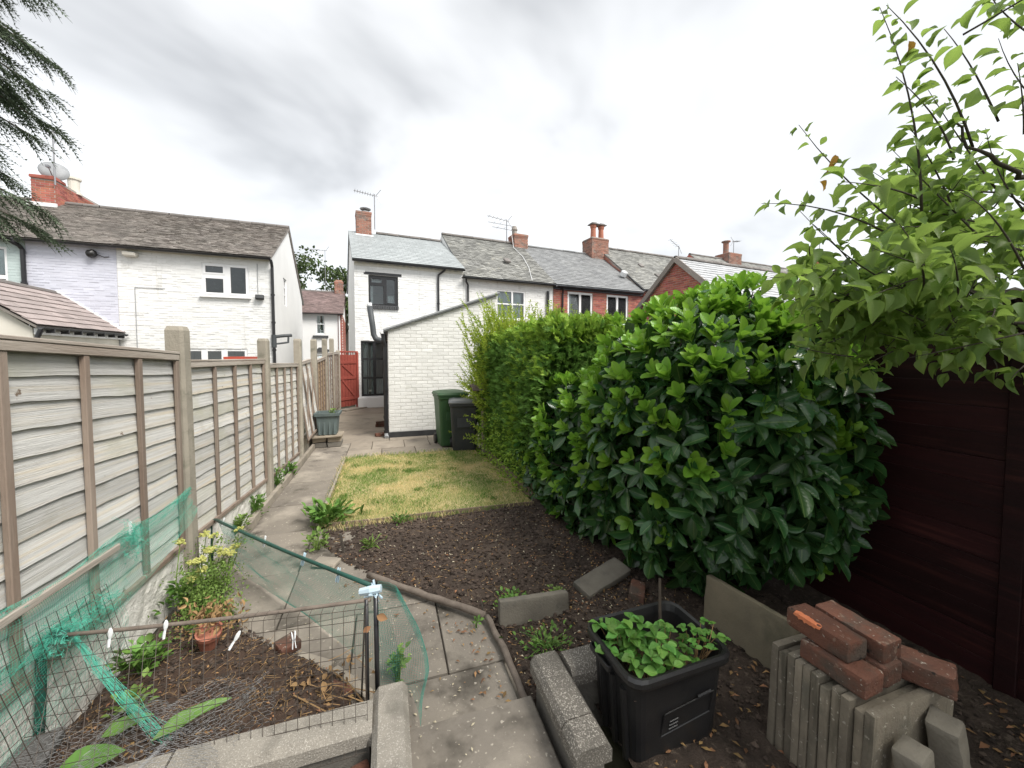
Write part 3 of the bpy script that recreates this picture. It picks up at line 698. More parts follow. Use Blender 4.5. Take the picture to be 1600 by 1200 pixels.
def ridge_tiles(root, u0, u1, v, z, m, l=.42, r=.10):
    n = int((u1 - u0) / l); l = (u1 - u0) / n
    mb = MB(); prof = [(math.cos(w) * r, math.sin(w) * r * .8 - .03) for w in np.linspace(-.3, math.pi + .3, 9)]
    rings = [[(x, y, zz) for y, zz in prof] for x in (-l / 2 + .006, l / 2 - .006)]
    inner = [[(x, y * .8, zz * .8) for y, zz in prof] for x in (-l / 2 + .006, l / 2 - .006)]
    mb.loft([inner[0], rings[0], rings[1], inner[1]], closed=False, caps=False)
    src = mb.build('ridge_tile', m, root, loc=(u0 + l / 2, v, z))
    for i in range(1, n): piece(src, root, (u0 + l * (i + .5), v, z + U(-.006, .006)), (U(-.02, .02), U(-.012, .012), U(-.01, .01)), world=False)
def window(root, u0, u1, z0, z1, fm, bars=(), v=.06, fr=.06, sill=None, curtains=(), name='window', glass='glass', extra=None, sillm=None):
    """bars: ('v', u, za, zb, width) or ('h', z, ua, ub, width)"""
    mb = MB(); d = .05
    mb.b2((u0, v, z0), (u0 + fr, v + d, z1)); mb.b2((u1 - fr, v, z0), (u1, v + d, z1))
    mb.b2((u0 + fr, v + .001, z0), (u1 - fr, v + d - .001, z0 + fr)); mb.b2((u0 + fr, v + .001, z1 - fr), (u1 - fr, v + d - .001, z1))
    for k, p, a, b, w in bars:
        if k == 'v': mb.b2((p - w / 2, v - .004, a), (p + w / 2, v + d - .006, b))
        else: mb.b2((a, v - .002, p - w / 2), (b, v + d - .004, p + w / 2))
    if extra: extra(mb, v)
    f = mb.build(name, fm, root)
    g = MB(); g.b2((u0 + fr * .5, v + .022, z0 + fr * .5), (u1 - fr * .5, v + .028, z1 - fr * .5)); g.build('pane', M[glass], f)
    for (a, b, c, dd, cm) in curtains:
        q = MB(); n = max(4, int((b - a) / .035)); X = np.linspace(a, b, n + 1)
        for i in range(n): q.add([(X[i], v + .16 + .02 * (i % 2), c), (X[i + 1], v + .16 + .02 * ((i + 1) % 2), c), (X[i + 1], v + .16 + .02 * ((i + 1) % 2), dd), (X[i], v + .16 + .02 * (i % 2), dd)], [(0, 1, 2, 3)])
        q.build('curtain', M[cm], f)
    if sill:
        s_ = MB(); s_.cbox(((u0 + u1) / 2, .0, z0 - sill / 2), (u1 - u0 + .10, .20, sill), .008); s_.build('sill', sillm or fm, f)
    return f
def gutter(root, u0, u1, v, z, r=.055, m='black'):
    mb = MB(); pr = [(math.cos(w) * r, math.sin(w) * r) for w in np.linspace(math.pi, 2 * math.pi, 8)]; pi_ = [(a * .85, b * .85) for a, b in pr[::-1]]
    mb.prism([(v + a, z + b) for a, b in pr + pi_], u0, u1, axis=0)
    return mb.build('gutter', M[m], root)
def downpipe(root, pts, r=.036, m='black', name='downpipe'):
    mb = MB(); mb.tube(pts, r, 10); o = mb.build(name, M[m], root, smooth=False)
    for p, q in zip(pts[:-1], pts[1:]):
        L = (Vector(q) - Vector(p)).length
        if L > 1.0:
            for k in range(1, int(L / .9) + 1):
                c = MB(); w = Vector(p).lerp(Vector(q), k * .9 / L); c.tube([w - Vector((0, 0, .03)), w + Vector((0, 0, .03))], r * 1.35, 10)
                c.build('bracket', M[m], o)
    return o
def chimney(root, u0, u1, v0, v1, z0, z1, m='old_brick', mortar='mortar', corbel=True, name='chimney'):
    mb = MB(); mb.b2((u0, v0, z0), (u1, v1, z1)); st = mb.build(name, M[mortar], root)
    b_ = MB()
    brickwork(u0 - .004, u1 + .004, z0, z1, v=v0, mb=b_)
    Rz = lambda a, o: Matrix.Translation(o) @ Matrix.Rotation(a, 4, 'Z')
    brickwork(-.004, v1 - v0 + .004, z0, z1, v=0, mb=b_, M4=Rz(math.pi / 2, Vector((u1, v0, 0))))
    brickwork(-.004, v1 - v0 + .004, z0, z1, v=0, mb=b_, M4=Rz(-math.pi / 2, Vector((u0, v1, 0))))
    if corbel:
        n = int((z1 - z0) / .075)
        for k, g_ in ((n - 1, .022), (n - 2, .012)):
            b_.b2((u0 - g_, v0 - g_, z0 + k * .075), (u1 + g_, v1 + g_, z0 + k * .075 + .072))
    b_.build('brickwork', M[m], st, kind='stuff')
    return st
def pot(st, u, v, z, h, r, m='terracotta', hood=None):
    mb = MB(); mb.lathe([(r * 1.12, 0), (r * 1.12, .05), (r, .07), (r * .88, h * .75), (r * .98, h * .78), (r * 1.12, h * .88), (r * 1.12, h)], (u, v, z), 14)
    o = mb.build('chimney_pot', M[m], st, smooth=False)
    if hood:
        c = MB(); c.lathe([(r * 1.5, 0), (r * 1.35, .03), (r * .5, .09), (.01, .11)], (u, v, z + h + hood), 14)
        for w in (0, 2.1, 4.2): c.tube([(u + math.cos(w) * r * .8, v + math.sin(w) * r * .8, z + h - .02), (u + math.cos(w) * r * .8, v + math.sin(w) * r * .8, z + h + hood + .03)], .012, 5)
        c.build('cowl', M['lead'], st)
    return o
def roof_body(root, u0, u1, va, za, vr, zr, vb, zb, m, th=.07, name='roof'):
    mb = MB(); t = th
    mb.prism([(va, za), (vr, zr), (vb, zb), (vb, zb - t), (vr, zr - t * 1.4), (va, za - t)], u0, u1, axis=0)
    return mb.build(name, m, root)

# --- the terrace on the right: shared frame, origin at the white house's left corner
RO, RA = (-1.0, 13.75, 0), R(6.5)
# 1. white house at the end of the path
h = thing('terraced_house', 'white painted brick end house with black window, blue slate roof and single chimney', 'house', RO, RA, 'houses of the right hand terrace', world=False)
HO = [(.44, 1.40, 3.43, 4.44), (.17, 1.20, .36, 2.23)]
w = MB(); wall_holes(w, 0, 3.735, 0, 4.9, HO); gable(w, 0, 7, 4.9, 3.2, 6.75, flip=True); gable(w, 3.735, 7, 4.9, 3.2, 6.75); w.add([(0, 7, 0), (3.735, 7, 0), (3.735, 7, 4.9), (0, 7, 4.9)], [(3, 2, 1, 0)])
w.build('wall', M['white_brick'], h)
brickwork(0, 3.735, .0, 4.80, HO + [(.34, 1.50, 4.44, 4.60), (.42, 1.42, 3.29, 3.44)], L=.23, joint=.012, proud=.006, wob=.0035).build('brickwork', M['white_brick'], h, kind='stuff')
c_ = MB()   # dentil course below the eave
c_.b2((0, -.03, 4.72), (3.735, 0, 4.80))
for i in range(16): c_.b2((.02 + i * .232, -.05, 4.80), (.13 + i * .232, 0, 4.87))
c_.build('eaves_course', M['cream'], h)
roof_body(h, -.06, 3.76, -.14, 4.90, 3.2, 6.75, 7.14, 4.85, M['lead'])
tiles(-.06, 3.76, -.17, 4.90, 3.2, 6.75, .30, .185, .010, gap=.005, jit=.002).build('roof_slates', M['slate_blue'], h, kind='stuff')
tiles(-.06, 3.76, 7.16, 4.85, 3.2, 6.75, .30, .185, .010).build('roof_slates', M['slate_blue'], h, kind='stuff')
ridge_tiles(h, 1.0, 3.70, 3.2, 6.80, M['ridge'])
gutter(h, -.06, 3.74, -.20, 4.86)
downpipe(h, [(3.02, -.16, 4.82), (2.98, -.14, 4.76), (2.80, -.07, 4.62), (2.79, -.06, 4.5), (2.79, -.06, .1)])
v_ = MB(); v_.b2((.30, -.012, 4.445), (1.52, .06, 4.535)); v_.build('lintel', M['black'], h)
def w1x(mb, v):
    mb.b2((.92, v - .012, 3.50), (.98, v + .03, 4.38)); mb.b2((.50, v - .012, 4.10), (.92, v + .03, 4.16))
    for a, b, c, d in ((.50, .92, 4.16, 4.38), (.98, 1.34, 3.49, 4.38)):
        mb.b2((a, v - .016, c), (a + .045, v + .02, d)); mb.b2((b - .045, v - .016, c), (b, v + .02, d)); mb.b2((a, v - .014, c), (b, v + .018, c + .045)); mb.b2((a, v - .014, d - .045), (b, v + .018, d))
window(h, .44, 1.40, 3.43, 4.44, M['black'], extra=w1x, curtains=[(.46, .60, 3.45, 4.4, 'curtain'), (1.08, 1.36, 3.46, 3.80, 'curtain'), (1.30, 1.38, 3.46, 4.3, 'curtain'), (.56, .86, 4.2, 4.30, 'curtain')])
s_ = MB()
for i in range(13): s_.cbox((.45 + i * .0765, -.02, 3.365), (.068, .10, .125), .005, jit=.002)
s_.build('brick_sill', M['stone_dark'], h)
def w2x(mb, v):
    for u in (.60,): mb.b2((u - .045, v - .01, .36), (u + .045, v + .03, 2.23))
    for u in (.37, .88): mb.b2((u - .012, v + .0, .40), (u + .012, v + .02, 2.2))
    for z in (.98, 1.62): mb.b2((.2, v + .002, z - .03), (1.2, v + .024, z + .03))
window(h, .17, 1.20, .36, 2.23, M['black'], extra=w2x, name='patio_door', curtains=[(.20, .42, .4, 2.2, 'curtain'), (.50, .60, .4, 2.2, 'blind_teal'), (.66, .90, .4, 1.0, 'curtain')], fr=.07)
s_ = MB(); s_.cbox((.62, -.12, .17), (1.15, .24, .34), .01); s_.build('door_step', M['white_render'], h)
s_ = MB(); s_.b2((-.004, -.012, .0), (3.735, -.001, .05)); s_.build('damp_strip', M['skirt'], h)
st = chimney(h, .24, .80, 2.9, 3.5, 6.3, 7.50)
mb = MB(); mb.lathe([(.17, 0), (.18, .06), (.15, .09)], (.60, 3.2, 7.5), 12); mb.lathe([(.05, .09), (.05, .17)], (.60, 3.2, 7.5), 8); mb.lathe([(.20, .17), (.22, .20), (.12, .25), (.01, .26)], (.60, 3.2, 7.5), 14); mb.build('cowl', M['lead'], st)
mb = MB(); mb.add([(.20, 2.86, 6.58), (.86, 2.86, 6.58), (.86, 2.70, 6.50), (.20, 2.70, 6.50), (.20, 2.86, 6.54), (.86, 2.86, 6.54), (.86, 2.70, 6.47), (.20, 2.70, 6.47)], [(3, 2, 1, 0), (7, 6, 2, 3), (4, 7, 3, 0), (6, 5, 1, 2)]); mb.build('flashing', M['curtain'], st)
# 2. white neighbour with weathered slates
h = thing('terraced_house', 'white painted brick mid terrace house with weathered grey slate roof behind the hedge', 'house', RO, RA, 'houses of the right hand terrace', world=False)
HO = [(5.05, 6.30, 3.15, 4.28)]
w = MB(); wall_holes(w, 3.74, 7.57, 0, 4.62, HO, v=.02); gable(w, 3.74, 7, 4.62, 3.2, 7.08, flip=True); gable(w, 7.57, 7, 4.62, 3.2, 7.08); w.add([(3.74, 7, 0), (7.57, 7, 0), (7.57, 7, 4.62), (3.74, 7, 4.62)], [(3, 2, 1, 0)])
w.build('wall', M['white_brick'], h)
brickwork(3.74, 7.57, 1.5, 4.55, HO, v=.02, L=.23, joint=.012, proud=.006, wob=.0035).build('brickwork', M['white_brick'], h, kind='stuff')
roof_body(h, 3.765, 7.60, -.14, 4.64, 3.2, 7.08, 7.14, 4.6, M['lead'])
tiles(3.75, 7.62, -.17, 4.64, 3.2, 7.08, .22, .13, .012, jit=.012, gap=.008).build('roof_slates', M['slate_grey'], h, kind='stuff')
tiles(3.75, 7.62, 7.16, 4.6, 3.2, 7.08, .25, .17, .012, jit=.008).build('roof_slates', M['slate_grey'], h, kind='stuff')
ridge_tiles(h, 3.75, 7.1, 3.2, 7.13, M['ridge'])
gutter(h, 3.62, 7.58, -.20, 4.60)
downpipe(h, [(3.80, -.18, 4.56), (3.82, -.10, 4.46), (3.90, -.06, 4.34), (3.90, -.06, .1)])
downpipe(h, [(7.30, -.06, 4.35), (7.30, -.06, .1)], r=.055)
def w3x(mb, v):
    mb.b2((5.70, v - .01, 3.2), (5.77, v + .03, 4.22)); mb.b2((5.10, v - .008, 3.72), (5.70, v + .025, 3.77)); mb.b2((5.77, v - .008, 3.72), (6.25, v + .025, 3.77))
window(h, 5.05, 6.30, 3.15, 4.28, M['upvc'], extra=w3x, v=.03, curtains=[(5.15, 6.2, 3.2, 4.2, 'curtain')], sill=.06)
st = chimney(h, 7.15, 7.85, 2.85, 3.55, 6.5, 7.50, m='old_brick')
mb = MB(); mb.lathe([(.12, 0), (.12, .2), (.16, .24), (.10, .42), (.02, .44)], (7.3, 3.2, 7.5), 10); mb.build('chimney_pot', M['tile_brown'], st)
mb = MB(); mb.cbox((5.99, 1.1, 5.71), (.26, .30, .10), .02, M=rotm(R(37), 0, 0)); mb.build('roof_vent', M['ridge'], h)
cb = MB(); cb.tube([(7.0, 2.84, 7.35), (6.98, 2.6, 6.74), (7.06, 1.8, 6.15), (6.9, .9, 5.48), (6.55, -.1, 4.72)], .012, 5); cb.build('cable', M['curtain'], h)
# 3. red brick house
h = thing('terraced_house', 'red brick house with dark grey slate roof and two white framed windows', 'house', RO, RA, 'houses of the right hand terrace', world=False)
HO = [(8.28, 9.55, 3.15, 4.42), (10.30, 11.5, 3.15, 4.42)]
w = MB(); wall_holes(w, 7.58, 12.3, 0, 4.62, HO); gable(w, 7.58, 7, 4.62, 3.2, 7.05, flip=True); gable(w, 12.3, 7, 4.62, 3.2, 7.05); w.add([(7.58, 7, 0), (12.3, 7, 0), (12.3, 7, 4.62), (7.58, 7, 4.62)], [(3, 2, 1, 0)])
w.build('wall', M['mortar'], h)
brickwork(7.58, 12.3, 1.5, 4.60, HO).build('brickwork', M['red_brick'], h, kind='stuff')
roof_body(h, 7.62, 12.3, -.14, 4.64, 3.2, 7.05, 7.14, 4.6, M['lead'])
tiles(7.62, 12.3, -.17, 4.64, 3.2, 7.05, .25, .16, .010, jit=.006).build('roof_slates', M['slate_dark'], h, kind='stuff')
tiles(7.62, 12.3, 7.16, 4.6, 3.2, 7.05, .25, .16, .010).build('roof_slates', M['slate_dark'], h, kind='stuff')
ridge_tiles(h, 7.9, 11.4, 3.2, 7.09, M['slate_dark'], l=.6, r=.08)
gutter(h, 7.62, 12.2, -.20, 4.58)
f_ = MB(); f_.b2((7.58, -.10, 4.46), (12.28, -.008, 4.60)); f_.build('fascia', M['black'], h)
downpipe(h, [(7.95, -.18, 4.5), (8.0, -.06, 4.3), (8.0, -.06, .1)])
for a, b in ((8.28, 9.55), (10.30, 11.5)):
    def wx(mb, v, a=a, b=b): mb.b2(((a + b) / 2 - .05, v - .01, 3.2), ((a + b) / 2 + .05, v + .03, 4.38))
    window(h, a, b, 3.15, 4.42, M['upvc'], extra=wx, v=.03, fr=.085, curtains=[(a + .1, a + .3, 3.2, 4.4, 'curtain'), (b - .3, b - .1, 3.2, 4.4, 'curtain')], sill=.06)
st = chimney(h, 11.50, 12.55, 2.75, 3.6, 6.3, 7.85)
for u in (11.82, 12.32): pot(st, u, 3.1, 7.85, .72, .15)
for u in (11.82, 12.32):
    mb = MB(); mb.cbox((u, 3.1, 8.60), (.44, .44, .05), .01); mb.cbox((u, 3.1, 8.66), (.28, .28, .06), .01); mb.build('pot_cap', M['ridge'], st)
mb = MB(); mb.cbox((12.0, .9, 5.64), (.25, .25, .25), .03, M=rotm(R(37), 0, 0)); mb.build('roof_vent', M['curtain'], h)
# 4. taller brick house with brown grey roof, brick verge
h = thing('terraced_house', 'taller red brick house with brown slate roof and brick verge rising behind the chimney pots', 'house', RO, RA, 'houses of the right hand terrace', world=False)
w = MB(); wall_holes(w, 12.31, 19.4, 0, 4.75, []); gable(w, 12.31, 7.4, 4.75, 3.4, 7.55, flip=True); gable(w, 19.4, 7.4, 4.75, 3.4, 7.55); w.add([(12.31, 7.4, 0), (19.4, 7.4, 0), (19.4, 7.4, 4.75), (12.31, 7.4, 4.75)], [(3, 2, 1, 0)])
w.build('wall', M['mortar'], h)
brickwork(12.31, 19.4, 2.5, 4.72).build('brickwork', M['red_brick'], h, kind='stuff')
bw = brickwork(0, 3.6, 4.4, 7.5, top=lambda x: 7.48 - x * .84, M4=Matrix.Translation((12.31, 3.4, 0)) @ Matrix.Rotation(-math.pi / 2, 4, 'Z'))
bw.build('verge_brickwork', M['red_brick'], h, kind='stuff')
roof_body(h, 12.35, 19.4, -.14, 4.76, 3.4, 7.55, 7.5, 4.7, M['lead'])
tiles(12.28, 19.42, -.17, 4.76, 3.4, 7.55, .25, .16, .012, jit=.010).build('roof_slates', M['slate_grey'], h, kind='stuff')
tiles(12.28, 19.42, 7.5, 4.7, 3.4, 7.55, .25, .16, .012).build('roof_slates', M['slate_grey'], h, kind='stuff')
ridge_tiles(h, 12.3, 19.4, 3.4, 7.6, M['ridge'])
gutter(h, 12.3, 19.4, -.20, 4.72)
for u, v in ((14.0, 1.9), (14.35, 1.1)):
    mb = MB(); mb.cbox((u, v, 4.76 + (v + .14) * .79 + .06), (.25, .3, .10), .02, M=rotm(R(38), 0, 0)); mb.build('roof_vent', M['ridge'], h)
# 5. last house of the row
h = thing('terraced_house', 'farthest brick house of the row with grey brown roof behind the pale slate gable', 'house', RO, RA, 'houses of the right hand terrace', world=False)
w = MB(); wall_holes(w, 19.41, 34, 0, 4.9, []); gable(w, 19.41, 7.4, 4.9, 3.6, 8.0, flip=True); gable(w, 34, 7.4, 4.9, 3.6, 8.0); w.add([(19.41, 7.4, 0), (34, 7.4, 0), (34, 7.4, 4.9), (19.41, 7.4, 4.9)], [(3, 2, 1, 0)])
w.build('wall', M['red_brick'], h)
roof_body(h, 19.45, 34, -.14, 4.9, 3.6, 8.0, 7.5, 4.85, M['lead'])
tiles(19.42, 34, -.17, 4.9, 3.6, 8.0, .3, .2, .012, jit=.010).build('roof_slates', M['slate_grey'], h, kind='stuff')
tiles(19.42, 34, 7.5, 4.85, 3.6, 8.0, .3, .2, .012).build('roof_slates', M['slate_grey'], h, kind='stuff')
ridge_tiles(h, 19.45, 34, 3.6, 8.03, M['ridge'], l=.6)
bw = brickwork(0, 3.6, 4.6, 7.9, top=lambda x: 7.9 - x * .84, M4=Matrix.Translation((19.41, 3.6, 0)) @ Matrix.Rotation(-math.pi / 2, 4, 'Z')); bw.build('verge_brickwork', M['red_brick'], h, kind='stuff')
st = chimney(h, 22.4, 23.6, 3.1, 4.1, 7.2, 8.35); mb = MB(); mb.lathe([(.17, 0), (.17, .75), (.27, .78), (.27, .84), (.1, .88)], (22.75, 3.6, 8.35), 12); mb.build('chimney_pot', M['old_brick'], st)
st = chimney(h, 31.6, 33.2, 3.1, 4.1, 7.2, 8.25)
for u in (32.0, 32.9): pot(st, u, 3.6, 8.25, .6, .2)
# 6. the nearer wing with its gable end facing left
GA = Vector((9.39, 10.79, 0))
h = thing('brick_wing', 'red brick wing with dark barge boards and pale slate roof behind the laurel', 'house wing', GA, RA, world=False)
W_ = 1.62; ZR, ZE = 5.0, 3.62
w = MB(); w.add([(0, -W_, 0), (0, W_, 0), (0, W_, ZE), (0, 0, ZR), (0, -W_, ZE)], [(4, 3, 2, 1, 0)]); w.add([(0, -W_, 0), (9, -W_, 0), (9, -W_, ZE), (0, -W_, ZE)], [(0, 1, 2, 3)]); w.add([(0, W_, 0), (9, W_, 0), (9, W_, ZE), (0, W_, ZE)], [(3, 2, 1, 0)]); w.add([(9, -W_, 0), (9, W_, 0), (9, W_, ZE), (9, 0, ZR), (9, -W_, ZE)], [(0, 1, 2, 3, 4)])
w.build('wall', M['mortar'], h)
brickwork(-W_, W_, 1.5, 5.0, top=lambda x: ZR - abs(x) * (ZR - ZE) / W_ - .02, M4=Matrix.Rotation(-math.pi / 2, 4, 'Z')).build('brickwork', M['red_brick'], h, kind='stuff')
roof_body(h, -.10, 9.1, -W_ - .2, ZE - .17, 0, ZR + .03, W_ + .2, ZE - .17, M['lead'])
tiles(-.12, 9.1, -W_ - .22, ZE - .17, 0, ZR + .03, .28, .17, .012, jit=.006).build('roof_slates', M['slate_pale'], h, kind='stuff')
tiles(-.12, 9.1, W_ + .22, ZE - .17, 0, ZR + .03, .28, .17, .012).build('roof_slates', M['slate_pale'], h, kind='stuff')
ridge_tiles(h, -.1, 9.1, 0, ZR + .06, M['ridge'])
for sg in (-1, 1):
    b_ = MB(); sl = math.hypot(W_ + .24, ZR - ZE + .2); an = math.atan2(ZR - ZE + .2, W_ + .24)
    b_.cbox((-.125, sg * (W_ + .24) / 2, (ZR + ZE - .2) / 2), (.03, sl, .17), .005, M=rotm(-sg * an, 0, 0)); b_.build('barge_board', M['tile_brown'], h)
gutter(h, -.1, 9.0, -W_ - .26, ZE - .20)

# --- outhouse attached to the white house
h = thing('outhouse', 'white painted brick lean to with sloping dark roof beside the wheelie bins', 'outhouse', (.02, 8.5, 0), 0, None)
zt = lambda x: 2.26 + (x - .02) * .355
w = MB(); w.add([(.02, 8.506, 0), (2.40, 8.506, 0), (2.40, 8.506, 3.10), (.02, 8.506, 2.26)], [(0, 1, 2, 3)])
w.add([(.02, 8.506, 0), (.02, 13.84, 0), (.02, 13.84, 2.26), (.02, 8.506, 2.26)], [(3, 2, 1, 0)])
w.build('wall', M['out_mortar'], h)
w = MB(); w.add([(2.40, 8.506, 0), (2.40, 14.1, 0), (2.40, 14.1, 3.1), (2.40, 8.506, 3.1)], [(0, 1, 2, 3)]); w.build('side_wall', M['red_brick'], h)
# its bricks are near enough to tell apart: one by one, plain rest below the hedge joined
srcs = {}
def obrick(L_, k=0):
    key = (round(L_, 3), k)
    if key not in srcs:
        mb = MB(); mb.cbox((0, 0, 0), (L_, .024, .066), .004, jit=.0022)
        srcs[key] = mb.build('brick', M['out_brick'], h, loc=(0, 0, 0)); return srcs[key], True
    return srcs[key], False
rest = MB(); Hc = .077; nb = 0; cand = []
for r_ in range(40):
    zc = .12 + r_ * Hc; a = .022 - (.115 if r_ % 2 else 0)
    while a < 2.39:
        x0, x1 = max(a + .005, .022), min(a + .230 - .005, 2.395); a += .230
        if x1 - x0 < .03: continue
        lim = min(zt(x0), zt(x1)) - .02
        if zc + .072 > lim: 
            if max(zt(x0), zt(x1)) - .02 > zc + .03: cand.append((9, x0, x1, zc, min(.066, max(.02, lim - zc))))
            continue
        hid = (x0 > 1.45 + max(0, (zc - .9)) * .18) or (x0 > .75 and zc < .95)
        cand.append((1 if hid else 0, x0, x1, zc, .066))
cand.sort(key=lambda t: t[0])
for k_, x0, x1, zc, hh in cand:
    L_ = x1 - x0; P_ = ((x0 + x1) / 2, 8.506 + .0095 + U(-.0012, .0012), zc + .0385)
    if k_ == 0 and nb < 300:
        full = abs(L_ - .22) < .006
        s0, new = obrick(.22 if full else L_, random.randint(0, 5) if full else 0)
        rt = (U(-.01, .01), U(-.012, .012), U(-.008, .008))
        if new: s0.location = Vector(P_) - Vector(WROOT[h.name]); s0.rotation_euler = rt
        else: piece(s0, h, P_, rt)
        nb += 1
    else: rest.cbox((P_[0], P_[1], zc + .0055 + hh / 2), (L_, .024, hh), .004, jit=.002)
rest.build('brickwork', M['out_brick'], h, kind='stuff')
bw = brickwork(0, 5.3, .1, 2.25, joint=.014, M4=Matrix.Translation((.02, 13.82, 0)) @ Matrix.Rotation(-math.pi / 2, 4, 'Z')); bw.build('side_brickwork', M['out_brick'], h, kind='stuff')
b_ = MB(); b_.b2((-.004, 8.482, -.02), (2.40, 8.52, .115)); b_.build('skirting', M['skirt'], h)
rf = MB(); rf.add([(-.07, 8.44, 2.235), (2.44, 8.44, 3.126), (2.44, 14.06, 3.126), (-.07, 14.0, 2.235), (-.07, 8.44, 2.262), (2.44, 8.44, 3.153), (2.44, 14.06, 3.153), (-.07, 14.0, 2.262)], [(3, 2, 1, 0), (4, 5, 6, 7), (0, 1, 5, 4), (1, 2, 6, 5), (2, 3, 7, 6), (3, 0, 4, 7)])
rf.build('roof', M['slate_dark'], h)
b_ = MB(); an = math.atan2(.891, 2.51); b_.cbox((1.185, 8.430, 2.724), (2.67, .020, .034), .003, M=rotm(0, -an, 0)); b_.build('verge_trim', M['lead'], h)
mb = MB(); pr = [(math.cos(w_) * .055, math.sin(w_) * .055) for w_ in np.linspace(math.pi, 2 * math.pi, 8)]
mb.prism([(-.085 + a, 2.23 + b) for a, b in pr + [(a * .82, b * .82) for a, b in pr[::-1]]], 8.42, 13.7, axis=1); mb.build('gutter', M['black'], h)
downpipe(h, [(-.075, 8.50, 2.2), (-.075, 8.50, 2.05), (-.035, 8.53, 1.93), (-.035, 8.53, .12)], r=.04)
downpipe(h, [(-.05, 8.78, 2.2), (-.05, 8.78, .15)], r=.034, m='stone_dark')
mb = MB(); mb.tube([(-.035, 8.53, .12), (-.035, 8.50, .05), (-.03, 8.42, .02)], .045, 8); mb.build('drain_shoe', M['lead'], h)
# bent flue between house wall and outhouse
t = thing('flue_pipe', 'bent grey pipe rising above the outhouse gutter in front of the black window', 'pipe', (-.5, 13.0, 2.2))
mb = MB(); mb.tube([(-.06, 12.3, 2.18), (-.20, 12.35, 2.20), (-.32, 12.38, 2.25), (-.38, 12.4, 2.38), (-.40, 12.4, 2.6), (-.48, 12.4, 3.22)], .085, 12); mb.build('pipe', M['pipe_grey'], t, smooth=True)
mb = MB(); mb.tube([(-.478, 12.4, 3.19), (-.49, 12.4, 3.32)], .072, 12); mb.build('pipe_end', M['curtain'], t, smooth=True)
# loose bricks at the outhouse foot
for (x, y, z, r_, lb) in ((-.16, 8.72, .035, 20, 'lone brick lying on the patio at the outhouse corner'), (-.18, 9.9, .035, -10, 'lower brick of two stacked by the drain pipe of the outhouse'), (-.17, 9.88, .103, 15, 'upper brick of two stacked by the drain pipe of the outhouse')):
    mb = MB(); mb.cbox((0, 0, 0), (.215, .102, .065), .006, jit=.003); tag(mb.build('brick', M['brick_loose'], loc=(x, y, z), rot=(0, 0, R(r_))), lb, 'brick')

# --- red gate
gt = thing('garden_gate', 'red painted boarded gate with two diagonal braces at the end of the fence', 'gate', (-1.46, 13.1, 0), R(51), world=False)
for i in range(6):
    mb = MB(); mb.cbox((0, 0, 0), (.118, .02, 1.66), .004, jit=.001); mb.build('board', M['gate_red'], gt, loc=(.075 + i * .124, 0, .93 + U(-.008, .008)))
for z in (.35, 1.02, 1.52):
    mb = MB(); mb.cbox((.39, -.022, z), (.70, .022, .09), .004); mb.build('ledge', M['gate_red'], gt)
for z0, z1 in ((.95, .42), (1.45, 1.08)):
    mb = MB(); an = math.atan2(z1 - z0, .5); mb.cbox((.40, -.024, (z0 + z1) / 2), (math.hypot(.5, z1 - z0), .018, .07), .004, M=rotm(0, -an, 0)); mb.build('brace', M['gate_red'], gt)
for u in (-.045, .80):
    mb = MB(); mb.cbox((u, 0, .92), (.08, .07, 1.84), .005); mb.build('gate_post', M['gate_red'], gt)
mb = MB(); mb.cbox((.38, 0, 1.86), (.90, .05, .05), .004); mb.build('top_rail', M['gate_red'], gt)
mb = MB()
for i in range(7): mb.cbox((.05 + i * .115, 0, 1.80), (.02, .02, .09), .003)
mb.build('spindles', M['gate_red'], gt)
mb = MB(); mb.b2((-.05, -.35, -.02), (.85, .05, .04)); mb.build('threshold', M['kerb'], gt)

# --- the row on the left
LO, LA = (-3.59, 14.5, 0), R(3.5)
h = thing('terraced_house', 'white painted end house on the left with brown tiled roof and white casement window', 'house', LO, LA, 'houses of the left hand row', world=False)
HO = [(-1.84, -.60, 3.62, 4.62), (-2.36, -.70, .7, 1.96)]
w = MB(); wall_holes(w, -3.84, 0, 0, 4.9, HO); gable(w, -3.84, 7.25, 4.5, 3.6, 6.96, flip=True); w.add([(-3.84, 7.25, 0), (0, 7.25, 0), (0, 7.25, 4.5), (-3.84, 7.25, 4.5)], [(3, 2, 1, 0)])
w.build('wall', M['white_brick'], h)
GH = (2.25, 2.95, 3.68, 4.72)
w = MB(); Rg = lambda p: (0, p[0], p[1])
for a, b, c, d in ((0, GH[0], 0, 3.68), (GH[0], GH[1], 0, 3.68), (GH[1], 7.25, 0, 3.68), (0, GH[0], 3.68, 4.72), (GH[1], 7.25, 3.68, 4.5)):
    w.add([(0, a, c), (0, b, c), (0, b, d), (0, a, d)], [(0, 1, 2, 3)])
w.add([(0, 0, 4.72), (0, GH[0], 4.72), (0, GH[1], 4.72), (0, GH[1], 4.5), (0, 7.25, 4.5), (0, 3.6, 6.96), (0, 0, 4.9)], [(0, 1, 2, 5, 6), (2, 3, 4, 5)])
a, b, c, d = GH
w.add([(0, a, c), (0, b, c), (0, b, d), (0, a, d), (-.1, a, c), (-.1, b, c), (-.1, b, d), (-.1, a, d)], [(0, 4, 5, 1), (1, 5, 6, 2), (2, 6, 7, 3), (3, 7, 4, 0)])
w.build('gable_wall', M['white_render'], h)
wf = MB()
for q in ((a, a + .05, c, d), (b - .05, b, c, d), ((a + b) / 2 - .03, (a + b) / 2 + .03, c, d)): wf.b2((-.08, q[0], q[2]), (-.04, q[1], q[3]))
for z in (c + .025, d - .025, c + .42, c + .72): wf.b2((-.078, a, z - .025), (-.042, b, z + .025))
